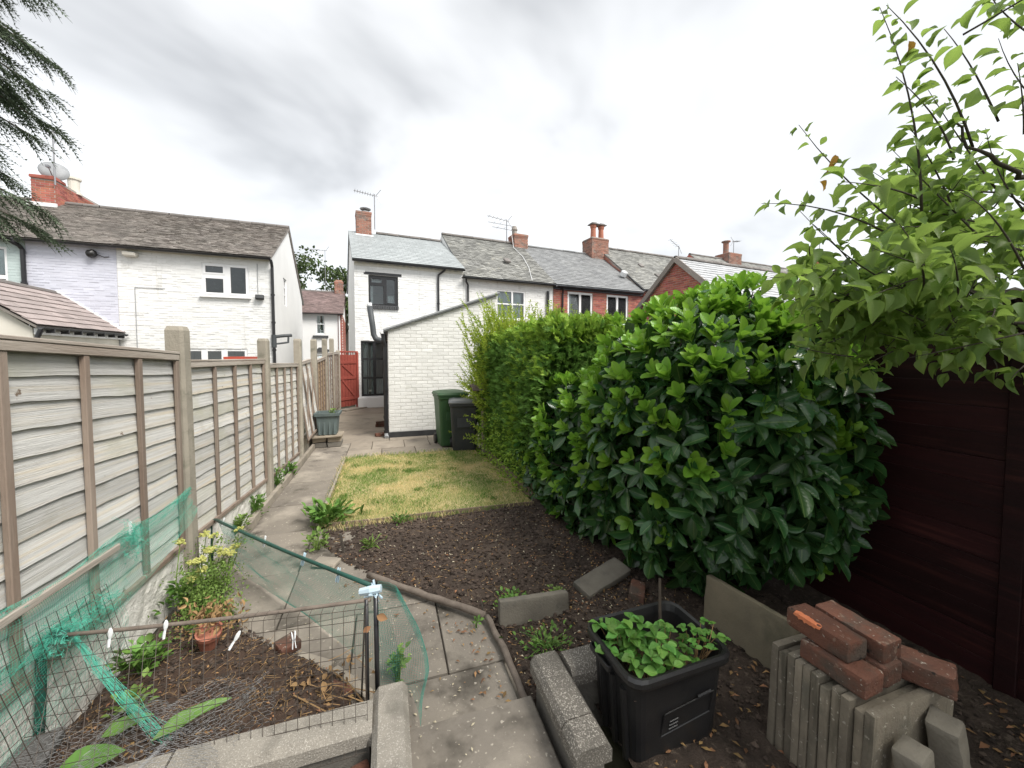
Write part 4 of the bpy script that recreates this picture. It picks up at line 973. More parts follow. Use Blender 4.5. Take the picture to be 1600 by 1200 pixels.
wf = wf.build('gable_window', M['upvc'], h); gp = MB(); gp.b2((-.065, a, c), (-.06, b, d)); gp.build('pane', M['glass'], wf)
brickwork(-3.84, -.001, .0, 4.86, HO, L=.23, joint=.012, proud=.006, wob=.0035).build('brickwork', M['white_brick'], h, kind='stuff')
roof_body(h, -3.84, .05, -.16, 4.90, 3.6, 6.98, 7.5, 4.35, M['tile_brown'])
tiles(-3.85, .06, -.2, 4.90, 3.6, 6.98, .168, .10, .014, jit=.009).build('roof_tiles', M['tile_brown'], h, kind='stuff')
tiles(-3.85, .06, 7.5, 4.35, 3.6, 6.98, .168, .10, .014).build('roof_tiles', M['tile_brown'], h, kind='stuff')
ridge_tiles(h, -3.84, .05, 3.6, 7.02, M['ridge'])
b_ = MB()
for (v0, z0, v1, z1) in ((-.16, 4.86, 3.6, 6.95), (7.5, 4.32, 3.6, 6.95)):
    b_.cbox((.03, (v0 + v1) / 2, (z0 + z1) / 2), (.03, math.hypot(v1 - v0, z1 - z0), .07), .004, M=rotm(math.atan2(z1 - z0, v1 - v0), 0, 0))
b_.build('verge', M['lead'], h)
gutter(h, -3.84, .06, -.24, 4.86)
downpipe(h, [(.05, -.22, 4.82), (.07, -.20, 4.74), (.06, -.06, 4.62), (.06, -.05, .1)], r=.045)
mb = MB(); mb.tube([(.06, -.05, 2.35), (.35, .02, 2.40), (.55, .10, 2.42)], .055, 10); mb.tube([(.10, -.05, 2.12), (.45, .04, 2.18)], .03, 8); mb.tube([(.45, .04, 2.16), (.46, .06, 2.40)], .03, 8); mb.tube([(.06, -.05, 2.0), (.06, -.05, 2.42)], .075, 10); mb.build('waste_pipe', M['pipe_grey'], h)
def w4x(mb, v):
    mb.b2((-1.24, v - .01, 3.66), (-1.15, v + .03, 4.6)); mb.b2((-1.80, v - .008, 4.20), (-1.24, v + .03, 4.28))
    for a, b, c, d in ((-1.80, -1.24, 3.66, 4.20), (-1.80, -1.24, 4.28, 4.58), (-1.15, -.64, 3.66, 4.58)):
        mb.b2((a, v - .02, c), (a + .05, v + .02, d)); mb.b2((b - .05, v - .02, c), (b, v + .02, d)); mb.b2((a, v - .018, c), (b, v + .018, c + .05)); mb.b2((a, v - .018, d - .05), (b, v + .018, d))
window(h, -1.84, -.60, 3.62, 4.62, M['upvc'], extra=w4x, v=.02, sill=.07)
def w5x(mb, v):
    for u in (-1.82, -1.30): mb.b2((u - .10, v - .01, .72), (u + .06, v + .03, 1.93))
window(h, -2.36, -.70, .7, 1.96, M['upvc'], extra=w5x, v=.02, fr=.08, sill=.07)
c_ = MB(); c_.b2((-3.82, -.04, 4.80), (-.02, -.002, 4.885)); c_.build('eaves_course', M['cream'], h)
for (u, z, u2, z2) in ((-.36, 4.7, -.36, 3.62), (-3.45, 3.75, -3.45, 1.6), (-3.45, 3.75, -2.75, 3.75)):
    mb = MB(); mb.tube([(u, -.02, z), (u2, -.02, z2)], .009, 5); mb.build('cable', M['lead'], h)
mb = MB(); mb.cbox((-3.5, -.10, 4.68), (.34, .18, .12), .02, jit=.02); mb.build('eaves_fitting', M['cream'], h)
t = thing('security_light', 'small grey security light on the white wall beside the casement window', 'light fitting', LO, LA, world=False)
mb = MB(); mb.cbox((-.30, -.10, 3.62), (.24, .12, .14), .015, M=rotm(R(-20), 0, 0)); mb.build('lamp_body', M['stone_dark'], t); mb = MB(); mb.cbox((-.38, -.04, 3.66), (.06, .08, .10), .01); mb.build('mount', M['upvc'], t)
# lavender neighbour
h = thing('terraced_house', 'lavender painted house between the pale teal and the white house on the left', 'house', LO, LA, 'houses of the left hand row', world=False)
w = MB(); wall_holes(w, -5.74, -3.845, 0, 4.9, [], v=.004); w.build('wall', M['lav_brick'], h)
brickwork(-5.74, -3.86, .0, 4.86, v=.004, L=.23, joint=.011, proud=.005, wob=.003).build('brickwork', M['lav_brick'], h, kind='stuff')
w = MB(); gable(w, -5.74, 7.25, 4.5, 3.6, 6.9, flip=True); gable(w, -3.85, 7.25, 4.5, 3.6, 6.9); w.build('party_wall', M['cream'], h)
roof_body(h, -5.74, -3.845, -.16, 4.90, 3.6, 6.98, 7.5, 4.35, M['tile_brown'])
tiles(-5.8, -3.86, -.2, 4.90, 3.6, 6.98, .168, .10, .014, jit=.006).build('roof_tiles', M['tile_brown'], h, kind='stuff')
tiles(-5.8, -3.86, 7.5, 4.35, 3.6, 6.98, .168, .10, .014).build('roof_tiles', M['tile_brown'], h, kind='stuff')
ridge_tiles(h, -5.8, -3.86, 3.6, 7.02, M['ridge'])
gutter(h, -5.80, -3.85, -.24, 4.86)
downpipe(h, [(-5.95, -.24, 4.82), (-5.80, -.10, 4.70), (-5.76, -.06, 4.60), (-5.76, -.06, 2.9)], r=.05)
t = thing('wall_lamp', 'round black wall lamp under the eave of the lavender wall', 'lamp', LO, LA, world=False)
mb = MB(); mb.lathe([(.02, 0), (.10, .02), (.125, .08), (.10, .15), (.03, .19)], (-4.34, -.02, 4.62), 12, M=rotm(R(90), 0, 0)); mb.build('lamp_head', M['black_plastic'], t); mb = MB(); mb.tube([(-4.34, .0, 4.64), (-4.2, -.05, 4.60), (-4.1, -.03, 4.56), (-4.0, -.02, 4.58)], .01, 5); mb.build('cable', M['black'], t)
# pale teal house at the edge
h = thing('terraced_house', 'pale teal painted house at the left edge behind the conifer', 'house', LO, LA, 'houses of the left hand row', world=False)
HO = [(-7.6, -6.10, 3.0, 4.66)]
w = MB(); wall_holes(w, -11, -5.745, 0, 4.9, HO); w.build('wall', M['teal_brick'], h)
brickwork(-11, -5.745, 1.5, 4.86, HO, L=.23, joint=.011, proud=.005).build('brickwork', M['teal_brick'], h, kind='stuff')
w = MB(); gable(w, -11, 7.25, 4.5, 3.6, 6.9, flip=True); w.build('gable_wall', M['cream'], h)
roof_body(h, -11, -5.745, -.16, 4.90, 3.6, 6.98, 7.5, 4.35, M['tile_brown'])
tiles(-11, -5.82, -.2, 4.90, 3.6, 6.98, .168, .10, .014, jit=.006).build('roof_tiles', M['tile_brown'], h, kind='stuff')
tiles(-11, -5.82, 7.5, 4.35, 3.6, 6.98, .168, .10, .014).build('roof_tiles', M['tile_brown'], h, kind='stuff')
ridge_tiles(h, -11, -5.82, 3.6, 7.02, M['ridge']); gutter(h, -11, -5.85, -.24, 4.86)
def w6x(mb, v): mb.b2((-7.55, v - .01, 3.80), (-6.15, v + .03, 3.90))
window(h, -7.6, -6.10, 3.0, 4.66, M['upvc'], extra=w6x, v=.02, curtains=[(-7.5, -6.15, 3.95, 4.6, 'blind_teal')], sill=.12, sillm=M['stone_dark'])
st = chimney(h, -7.30, -6.72, 3.1, 5.6, 6.5, 7.62, m='red_brick', corbel=False)
mb = MB(); mb.cbox((-7.0, 3.3, 7.66), (.62, .5, .10), .01, jit=.02); mb.build('loose_course', M['red_brick'], st)
mb = MB(); mb.lathe([(.2, 0), (.2, .08), (.15, .1), (.16, .5), (.2, .52), (.2, .6)], (-6.85, 4.3, 7.55), 12); mb.build('chimney_pot', M['cream'], st)
mb = MB(); mb.b2((-7.40, 3.0, 6.6), (-6.66, 3.06, 6.80)); mb.build('flashing', M['curtain'], st)
# wing with pinkish tiles in front of the lavender house
h = thing('rear_extension', 'single storey cream extension with faded pink hipped tile roof behind the fence', 'extension', LO, LA, world=False)
w = MB(); w.add([(-6.55, -3.2, 0), (-3.86, -3.2, 0), (-3.86, -3.2, 2.34), (-5.2, -3.2, 3.40), (-6.55, -3.2, 2.34)], [(0, 1, 2, 3, 4)]); w.add([(-3.86, -3.2, 0), (-3.86, -.01, 0), (-3.86, -.01, 2.36), (-3.86, -3.2, 2.36)], [(0, 1, 2, 3)]); w.add([(-6.55, -3.2, 0), (-6.55, -.01, 0), (-6.55, -.01, 2.36), (-6.55, -3.2, 2.36)], [(3, 2, 1, 0)])
w.build('wall', M['cream'], h)
rot90 = Matrix.Rotation(math.pi / 2, 4, 'Z')
def xform(mb, M4):
    mb.V = [v @ np.array(M4.to_3x3()).T + np.array(M4.translation) for v in mb.V]; return mb
T1 = tiles(-3.32, -.02, 0, 0, 1.36, 1.05, .30, .21, .015, jit=.006)      # built along u, then turned
# slope on the right side: eave at u=-3.80, ridge at u=-5.2
sl = MB(); A = Matrix.Translation((-3.72, 0, 2.40)) @ rot90
xform(T1, A).build('roof_tiles', M['tile_pink'], h, kind='stuff')
T2 = tiles(.02, 3.32, 0, 0, 1.36, 1.05, .30, .21, .015, jit=.004); xform(T2, Matrix.Translation((-6.70, 0, 2.40)) @ Matrix.Rotation(-math.pi / 2, 4, 'Z')).build('roof_tiles', M['tile_pink'], h, kind='stuff')
sl.prism([(-3.74, 2.385), (-5.2, 3.43), (-6.68, 2.385), (-6.68, 2.33), (-5.2, 3.35), (-3.74, 2.33)], -3.30, -.012, axis=1); sl.build('roof', M['tile_brown'], h)
mb = MB(); mb.tube([(-5.2, -3.3, 3.46), (-5.2, -.02, 3.46)], .09, 8); mb.build('ridge_roll', M['ridge'], h)
mb = MB(); an = math.atan2(1.05, 1.42); mb.cbox((-4.46, -.03, 2.98), (1.80, .05, .10), .01, M=rotm(0, an, 0), jit=.01); mb.build('flashing', M['curtain'], h)
mb = MB(); pr = [(math.cos(w_) * .06, math.sin(w_) * .06) for w_ in np.linspace(math.pi, 2 * math.pi, 8)]
mb.prism([(-3.68 + a, 2.36 + b) for a, b in pr + [(a * .82, b * .82) for a, b in pr[::-1]]], -3.3, -.06, axis=1); mb.build('gutter', M['stone_dark'], h)
mb = MB(); mb.b2((-3.84, -3.2, 2.20), (-3.78, -.03, 2.33)); mb.build('fascia', M['upvc'], h)
for y in np.linspace(-3.0, -.3, 7): mb = MB(); mb.b2((-3.76, y, 2.24), (-3.62, y + .03, 2.33)); mb.build('gutter_bracket', M['black'], h)
downpipe(h, [(-3.68, -3.28, 2.3), (-3.74, -3.3, 2.12), (-3.80, -3.27, 2.0), (-3.80, -3.27, .1)], r=.045)

# --- far house seen through the gap, with trees behind
h = thing('far_house', 'distant white fronted house with brown roof and brick quoins seen through the gap', 'house', (-2.62, 24, 0), R(4), world=False)
HO = [(-1.15, -.70, 2.92, 4.02), (-1.12, -.62, .6, 1.75)]
w = MB(); wall_holes(w, -6, .22, 0, 4.15, HO); gable(w, .22, 6, 4.15, 3, 5.75); w.build('wall', M['white_render'], h)
brickwork(-.03, .22, 0, 4.1, proud=.015).build('quoin_bricks', M['red_brick'], h, kind='stuff')
brickwork(0, 6, 0, 4.1, M4=Matrix.Translation((.22, 0, 0)) @ rot90).build('side_brickwork', M['red_brick'], h, kind='stuff')
roof_body(h, -6, .28, -.2, 4.12, 3, 5.75, 6.2, 4.1, M['tile_far'])
tiles(-6, .3, -.2, 4.12, 3, 5.75, .2, .13, .016, jit=.008).build('roof_tiles', M['tile_far'], h, kind='stuff')
ridge_tiles(h, -6, .28, 3, 5.78, M['ridge']); gutter(h, -6, .28, -.26, 4.08)
window(h, -1.15, -.70, 2.92, 4.02, M['upvc'], bars=[('h', 3.5, -1.1, -.75, .05)], v=.05, curtains=[(-1.1, -.95, 3.0, 4.0, 'curtain'), (-.85, -.75, 3.0, 4.0, 'curtain')])
window(h, -1.12, -.62, .6, 1.75, M['upvc'], bars=[('h', 1.2, -1.1, -.65, .05)], v=.05)
mb = MB(); mb.cbox((-.92, -.05, 2.80), (.78, .14, .11), .01); mb.build('sill', M['stone_dark'], h)
mb = MB(); mb.prism([(-1.30, 2.06), (-1.20, 1.94), (-.58, 1.94), (-.46, 2.06), (-.66, 2.10), (-.74, 2.18), (-1.02, 2.18), (-1.10, 2.10)], -.10, -.002, axis=1); mb.build('lintel', M['stone_dark'], h)
mb = MB(); mb.tube([(.05, -.06, 4.0), (.05, -.06, .1)], .045, 8); mb.build('downpipe', M['upvc'], h)
st = chimney(h, -.28, .20, 2.7, 3.3, 5.2, 6.42); mb = MB(); mb.cbox((-.04, 3.0, 6.45), (.42, .5, .12), .04); mb.build('capping', M['old_brick'], st)

# --- aerials, each on its own chimney
def aerial(loc, h_, az, n, L, label, tilt=0.0, mast=.022, extra=None):
    t = thing('tv_aerial', label, 'aerial', loc)
    l = Vector(loc)
    mb = MB(); mb.tube([l, l + Vector((0, 0, h_))], mast, 6); mb.build('mast', M['alu'], t)
    d = Vector((math.cos(az), math.sin(az), tilt)); sd_ = Vector((-math.sin(az), math.cos(az), 0)); top = l + Vector((0, 0, h_ - .06))
    mb = MB(); mb.tube([top - d * .12, top + d * L], .014, 6); mb.build('boom', M['alu'], t)
    src = None
    for i in range(n):
        p = top + d * (L * (i + .6) / n); w = .17 * (1 - .25 * i / n)
        if src is None: mb = MB(); mb.tube([sd_ * -w, sd_ * w], .008, 5); src = mb.build('element', M['alu'], t, loc=p - l)
        else: piece(src, t, p)
    mb = MB()
    for s_ in (-1, 1): mb.tube([top - d * .05, top - d * .25 + Vector((0, 0, .28 * s_)) + sd_ * .05], .011, 5)
    mb.build('reflector', M['alu'], t)
    if extra: extra(t, l)
    return t
def rp(u, v, z):   # right terrace frame -> world
    return Vector((RO[0] + u * math.cos(RA) - v * math.sin(RA), RO[1] + u * math.sin(RA) + v * math.cos(RA), z))
def lp(u, v, z):
    return Vector((LO[0] + u * math.cos(LA) - v * math.sin(LA), LO[1] + u * math.sin(LA) + v * math.cos(LA), z))
aerial(rp(.95, 3.1, 6.9), 1.42, R(187), 8, .78, 'tall aerial beside the single chimney of the white end house', .10)
def ex2(t, l):
    mb = MB()
    for z in (.50, .30): mb.tube([l + Vector((-.9 + (.5 - z) * 1, 0, z + .35)), l + Vector((.32, .05, z + .28))], .013, 5)
    for z, x in ((.85, -.6), (.85, -.3), (.64, -.45), (.64, -.1)): mb.tube([l + Vector((x, -.15, z)), l + Vector((x, .15, z))], .008, 5)
    mb.build('lower_boom', M['alu'], t)
aerial(rp(6.85, 3.1, 7.1), 1.05, R(185), 5, .95, 'triple boom aerial left of the squat chimney on the weathered slate roof', .12, extra=ex2)
aerial(rp(18.2, 3.3, 7.5), .78, R(200), 5, 1.0, 'aerial with long sloping boom above the taller brown slate roof', .28)
aerial(rp(23.5, 3.6, 8.2), 1.15, R(10), 6, .6, 'aerial with ring elements beside the lone chimney of the farthest house', .1)
aerial(rp(33.3, 3.6, 8.1), 2.6, R(187), 6, 1.5, 'slim mast aerial at the right end of the farthest roof', .05, mast=.03)
aerial(lp(-6.66, 3.0, 7.4), 1.78, R(185), 8, 1.0, 'mast aerial on the brick chimney at the left edge', .12)
aerial(Vector((-3.7, 27.4, 5.6)), 2.9, R(184), 6, 1.2, 'distant aerial above the far house between the two trees', .02, mast=.018)
t = thing('satellite_dish', 'grey satellite dish on the brick chimney at the left edge', 'satellite dish', lp(-6.95, 3.4, 7.6))
c0 = lp(-6.86, 3.35, 7.98); Md = rotm(R(68), 0, R(25))
mb = MB(); mb.lathe([(.02, .05), (.18, .04), (.36, -.02), (.36, .0), (.18, .062), (.02, .072)], c0, 20, M=Md); mb.build('dish', M['lead'], t, smooth=True)
mb = MB(); mb.tube([c0 - Vector((0, 0, .4)), c0 - Vector((0, -.05, .05))], .025, 6); mb.tube([c0 + Vector((.0, 0, -.3)), c0 + Vector((.12, -.42, -.05))], .014, 6); mb.box(c0 + Vector((.12, -.44, -.03)), (.08, .12, .07)); mb.build('arm', M['alu'], t)
# ------------------------------------------------------------------ fence on the left
FX = -1.42
ft = thing('garden_fence', 'long grey waney lap fence with concrete posts along the left of the garden', 'fence', (FX, 6, 0))
PY = [1.48, 3.36, 5.34, 7.15, 8.58, 10.12, 11.40, 12.75]
PT = [2.0, 1.955, 1.95, 2.02, 2.07, 2.14, 2.20, 1.9]
for i, (y, t_) in enumerate(zip(PY, PT)):
    mb = MB(); a, b = .052, .062
    pr = [(-a, -b), (a - .018, -b), (a, -b + .018), (a, b - .018), (a - .018, b), (-a, b)]
    mb.loft([[(x, y_, -.1) for x, y_ in pr], [(x, y_, t_ - .03) for x, y_ in pr], [(x * .8, y_ * .8, t_) for x, y_ in pr]])
    mb.build('concrete_post', M['conc_post'], ft, loc=(U(-.006, .006) + .01, y - 6, 0), rot=(U(-.006, .006), U(-.010, .008) - (.012 if i == 1 else 0), 0))
def slat_mesh(L_, hgt, var):
    n = 12; Y = np.linspace(-L_ / 2, L_ / 2, n + 1); ph = U(0, 6)
    wob = .0022 * np.sin(Y * 5 + ph) + .0022 * np.sin(Y * 13 + ph * 2) + .0018 * rng.normal(size=n + 1)
    mb = MB(); fr = []
    A = [(.004 + .0015 * math.sin(y * 9 + ph), y, -hgt / 2 + w) for y, w in zip(Y, wob)]
    B = [(-.010, y, hgt / 2) for y in Y]
    A2 = [(x - .011, y, z) for x, y, z in A]; B2 = [(x - .006, y, z) for x, y, z in B]
    mb.loft([A2, A, B, B2], closed=False, caps=False)
    return mb
def bay(y0, y1, zb0, zb1, zt0, zt1, nb, lean=0.0, m='slat', nsl=12, fx=FX, out=0.0, board='gravel_board', gz=None):
    L_ = y1 - y0; yc = (y0 + y1) / 2
    tilt_t = math.atan2(zt1 - zt0, L_); H_ = (zt0 + zt1) / 2 - (zb0 + zb1) / 2; ex = (H_ - .04) / nsl
    vs = []
    for k in range(nsl):
        f = (k + .5) / nsl; z = (zb0 + zb1) / 2 + .02 + ex * (k + .5); tl = math.atan2((zb1 - zb0) * (1 - f) + (zt1 - zt0) * f, L_)
        dx = lean * (f - .5)
        o = slat_mesh(L_ - .02, ex * 1.16, k).build('slat', M[m], ft, loc=(fx - FX + dx + out, yc - 6, z), rot=(tl, R(U(-.6, .6)), 0))
    for k in range(nb):
        y = y0 + .022 + (L_ - .044) * k / (nb - 1); f = (y - y0) / L_
        z0 = zb0 + (zb1 - zb0) * f + .005; z1 = zt0 + (zt1 - zt0) * f - .045; an = lean / max(.1, z1 - z0)
        mb = MB(); mb.cbox((0, 0, 0), (.022, .036, z1 - z0), .003, jit=.0012)
        mb.build('batten', M['batten'], ft, loc=(fx - FX + .018 + out, y - 6, (z0 + z1) / 2), rot=(U(-.003, .003), an, 0))
    mb = MB(); mb.cbox((0, 0, 0), (.026, L_ - .01, .042), .003, jit=.0015); mb.build('top_rail', M['rail'], ft, loc=(fx - FX + .020 + lean / 2 + out, yc - 6, (zt0 + zt1) / 2 - .022), rot=(tilt_t, 0, 0))
    mb = MB(); mb.cbox((0, 0, 0), (.062, L_ - .004, .016), .003, jit=.0015); mb.build('capping_rail', M['rail'], ft, loc=(fx - FX + .004 + lean / 2 + out, yc - 6, (zt0 + zt1) / 2 + .009), rot=(tilt_t, 0, 0))
    mb = MB(); mb.cbox((0, 0, 0), (.024, L_ - .01, .036), .003, jit=.0015); mb.build('bottom_rail', M['batten'], ft, loc=(fx - FX + .019 - lean / 2 + out, yc - 6, (zb0 + zb1) / 2 + .012), rot=(math.atan2(zb1 - zb0, L_), 0, 0))
    if board:
        gz = gz if gz is not None else -.06
        mb = MB(); ny = max(6, int(L_ / .035)); nz_ = 10; Y, Z = np.meshgrid(np.linspace(y0, y1, ny), np.linspace(0, 1, nz_), indexing='ij')
        zt_ = zb0 + (zb1 - zb0) * (Y - y0) / L_ - .012; Zw = gz + (zt_ - gz) * Z
        X = fx + .010 + .006 * vnoise(np.stack([Y, Zw, Y * 0], -1), 24, 3) + .004 * vnoise(np.stack([Y, Zw, Y * 0], -1), 60, 4)
        V = np.stack([X, Y, Zw], -1).reshape(-1, 3); i, j = np.meshgrid(np.arange(ny - 1), np.arange(nz_ - 1), indexing='ij'); a = (i * nz_ + j).ravel()
        mb.addnp(V, np.stack([a, a + nz_, a + nz_ + 1, a + 1], -1)); mb.b2((fx - .03, y0, gz), (fx, y1, zb1 - .014)); 
        mb.add([(fx - .03, y0, zb0 - .013), (fx + .016, y0, zb0 - .013), (fx + .016, y1, zb1 - .013), (fx - .03, y1, zb1 - .013)], [(0, 1, 2, 3)])
        mb.build('gravel_board', M[board], ft, smooth=False)
h_ = .064
bay(PY[0] + h_, PY[1] - h_, .44, .385, 1.83, 1.755, 5, gz=.02)
bay(PY[1] + h_, PY[2] - h_, .375, .24, 1.70, 1.69, 5)
bay(PY[2] + h_, PY[3] - h_, .215, .12, 1.635, 1.605, 5)
bay(PY[3] + h_, PY[4] - h_, .30, .34, 1.60, 1.66, 4, lean=-.16, out=.03, board='conc_post')
bay(PY[4] + h_, PY[5] - h_, .22, .2, 1.62, 1.70, 5, m='slat_new', board='conc_post')
bay(PY[5] + h_, PY[6] - h_, .2, .2, 1.78, 1.80, 4, board='conc_post')
bay(PY[6] + h_, PY[7] - h_, .2, .2, 1.82, 1.82, 5, board='conc_post')
# two loose laths leaning in the fourth bay
for (y, r_) in ((7.55, 9), (8.0, 11)):
    t = MB(); t.cbox((0, 0, 0), (.02, .035, 1.32), .003, jit=.001)
    tag(t.build('timber_lath', M['batten'], loc=(FX + .075, y, .86), rot=(R(-r_ * .55), 0, 0)), ('nearer' if y < 7.8 else 'farther') + ' thin timber lath leaning in the warped fence bay', 'lath', 'laths leaning on the fence')
# batten strip left across the first panel
t = MB(); t.cbox((0, 0, 0), (.02, 1.35, .035), .004, jit=.002); tag(t.build('timber_strip', M['rail'], loc=(FX + .055, 1.86, .765), rot=(R(-2), 0, 0)), 'long thin timber strip fixed across the nearest fence panel', 'timber strip')

# flower box beyond the fence
t = thing('flower_box', 'orange red plastic flower box showing over the fence top by a concrete post', 'flower box', (-1.95, 6.35, 1.45))
mb = MB(); mb.loft([[(-2.02, 6.05, 1.50), (-1.86, 6.05, 1.50), (-1.86, 6.75, 1.50), (-2.02, 6.75, 1.50)], [(-2.05, 6.02, 1.70), (-1.83, 6.02, 1.70), (-1.83, 6.78, 1.70), (-2.05, 6.78, 1.70)]]); mb.b2((-2.06, 6.01, 1.695), (-1.82, 6.79, 1.73)); mb.build('box', M['red_plastic'], t)
mb = MB(); mb.b2((-2.0, 6.06, 1.2), (-1.88, 6.12, 1.5)); mb.b2((-2.0, 6.68, 1.2), (-1.88, 6.74, 1.5)); mb.b2((-2.2, 6.0, 1.1), (-1.8, 6.8, 1.2)); mb.build('stand', M['wood_old'], t)

# ------------------------------------------------------------------ right boundary: dark red shed wall
sw = thing('shed_wall', 'dark maroon boarded shed wall behind the brick pile on the right', 'shed', (3.0, .6, 0))
nb_ = 15
for i in range(nb_):
    for (a, b) in ((-1.9, -.2), (-.2, 1.02), (1.02, 2.25)):
        if a < -1 and i % 2: pass
        mb = MB(); L_ = b - a - .003; mb.cbox((0, 0, 0), (.018, L_, .1335), .003, jit=.0015)
        mb.build('board', M['shed_red'], sw, loc=(.0 + U(-.002, .002), (a + b) / 2 - .6, .07 + i * .134), rot=(U(-.002, .002), R(-1.2), 0))
for y in (-.2, 1.02, 2.25):
    mb = MB(); mb.cbox((2.982, y, 1.02), (.03, .075, 2.05), .004, jit=.002); mb.build('cover_strip', M['shed_red'], sw)
mb = MB(); mb.cbox((3.05, .17, 2.045), (.16, 4.3, .045), .006); mb.build('roof_edge', M['shed_red'], sw)
mb = MB(); mb.add([(3.02, -2.0, 2.07), (3.02, 2.3, 2.07), (5.2, 2.3, 2.30), (5.2, -2.0, 2.30)], [(0, 1, 2, 3)]); mb.b2((3.03, 2.24, -.05), (5.2, 2.26, 2.05)); mb.b2((5.18, -2.0, -.05), (5.2, 2.26, 2.28)); mb.b2((3.03, -2.0, -.05), (5.2, -1.98, 2.05)); mb.build('shed_body', M['shed_red'], sw)

# ------------------------------------------------------------------ wheelie bins
def wheelie(name, label, loc, rz, bm, lm, w=.50, d=.56, hh=.95):
    t = thing(name, label, 'wheelie bin', loc, rz, 'wheelie bins', world=False)
    def ring(wx, dy, z, r_=.05, oy=0):
        out = []
        for sx, sy, a0 in ((1, 1, 0), (-1, 1, 90), (-1, -1, 180), (1, -1, 270)):
            for k in range(4):
                a = R(a0 + k * 30); out.append((sx * (wx / 2 - r_) + math.cos(a) * r_, oy + sy * (dy / 2 - r_) + math.sin(a) * r_, z))
        return out
    mb = MB(); mb.loft([ring(w * .80, d * .74, .03, oy=-.0), ring(w * .82, d * .77, .10, oy=0), ring(w * .96, d * .95, hh * .90), ring(w * .98, d * .98, hh * .93), ring(w * 1.03, d * 1.04, hh * .935), ring(w * 1.03, d * 1.04, hh * .985)])
    body = mb.build('body', bm, t, smooth=False)
    mb = MB(); mb.loft([ring(w * 1.08, d * 1.10, hh * .985, .06), ring(w * 1.09, d * 1.11, hh * 1.01, .06), ring(w * 1.02, d * 1.02, hh * 1.045, .08), ring(w * .7, d * .66, hh * 1.065, .10), ring(w * .62, d * .58, hh * 1.055, .10)]); lid = mb.build('lid', lm, t)
    mb = MB(); mb.tube([(-w * .42, d * .60, hh * .97), (w * .42, d * .60, hh * .97)], .018, 8)
    for sx in (-.42, 0, .42): mb.b2((w * sx - .02, d * .45, hh * .94), (w * sx + .02, d * .61, hh * .985))
    mb.build('handle', bm, t)
    for sx in (-1, 1):
        mb = MB(); mb.lathe([(.10, -.025), (.10, .025), (.06, .03), (.02, .03)], (sx * w * .44, d * .36, .10), 18, M=rotm(0, R(90), 0)); mb.build('wheel', M['black_plastic'], t)
    mb = MB(); mb.tube([(-w * .44, d * .36, .1), (w * .44, d * .36, .1)], .012, 6); mb.build('axle', M['alu'], t)
    mb = MB(); mb.cbox((0, -d * .465, hh * .60), (w * .5, .012, .17), .003, M=rotm(R(-5), 0, 0)); mb.build('label_panel', bm, body)
    return t
b1 = wheelie('wheelie_bin', 'green wheelie bin with green lid against the white outhouse wall', (1.16, 7.50, 0), R(4), M['bin_green'], M['bin_green'], w=.56, d=.62, hh=1.0)
b2_ = wheelie('wheelie_bin', 'black wheelie bin with grey lid in front of the green one, half in the hedge', (1.34, 7.02, 0), R(-8), M['bin_black'], M['bin_lid'], w=.52, d=.56, hh=.90)
# litter of leaves lying on the green lid
# little roofed bird table in the hedge
t = thing('bird_table', 'pale timber bird table with small tiled roof half buried in the hedge', 'bird table', (1.60, 6.55, 0))
mb = MB(); mb.cbox((1.60, 6.55, .55), (.06, .06, 1.1), .004); mb.build('post', M['pallet'], t)
mb = MB(); mb.cbox((1.60, 6.55, 1.0), (.34, .30, .02), .003); mb.build('tray', M['pallet'], t)
for sx in (-1, 1):
    mb = MB(); mb.cbox((1.60 + sx * .14, 6.45, 1.07), (.025, .025, .16), .003); mb.cbox((1.60 + sx * .14, 6.66, 1.07), (.025, .025, .16), .003); mb.build('roof_post', M['pallet'], t)
for sg in (-1, 1):
    mb = MB(); mb.cbox((1.60, 6.55 + sg * .10, 1.20), (.46, .24, .02), .003, M=rotm(-sg * R(24), 0, 0))
    for k in range(4): mb.cbox((1.60, 6.55 + sg * (.03 + k * .055), 1.232 - k * .024), (.465, .05, .012), .002, M=rotm(-sg * R(18), 0, 0))
    mb.build('roof_slope', M['tile_far'], t)

# ------------------------------------------------------------------ planter by the fence
t = thing('planter', 'square green grey plastic planter with seedling at the far end of the fence', 'planter', (-1.10, 8.12, .24))
def rr(wx, dy, z, c, r_=.02, n=3):
    out = []
    for sx, sy, a0 in ((1, 1, 0), (-1, 1, 90), (-1, -1, 180), (1, -1, 270)):
        for k in range(n):
            a = R(a0 + k * 90 / (n - 1)); out.append((c[0] + sx * (wx / 2 - r_) + math.cos(a) * r_, c[1] + sy * (dy / 2 - r_) + math.sin(a) * r_, z))
    return out
c = (-1.10, 8.12)
mb = MB(); mb.loft([rr(.32, .32, .24, c), rr(.38, .38, .60, c), rr(.44, .44, .60, c), rr(.45, .45, .655, c), rr(.38, .38, .655, c), rr(.36, .36, .58, c)])
mb.build('tub', M['planter'], t)
mb = MB()
for sx in (-.13, -.045, .045, .13): mb.cbox((c[0] + sx, c[1] - .178, .42), (.035, .016, .35), .004, M=rotm(R(-4.5), 0, 0))
mb.build('rib', M['planter'], t)
mb = MB(); mb.b2((c[0] - .175, c[1] - .175, .57), (c[0] + .175, c[1] + .175, .59)); mb.build('soil', M['soil'], t)
t = thing('plinth', 'dusty block and board base under the green grey planter', 'plinth', (-1.10, 8.12, 0))
mb = MB(); mb.cbox((-1.10, 8.10, .215), (.52, .46, .035), .005, jit=.004); mb.build('board', M['pallet'], t)
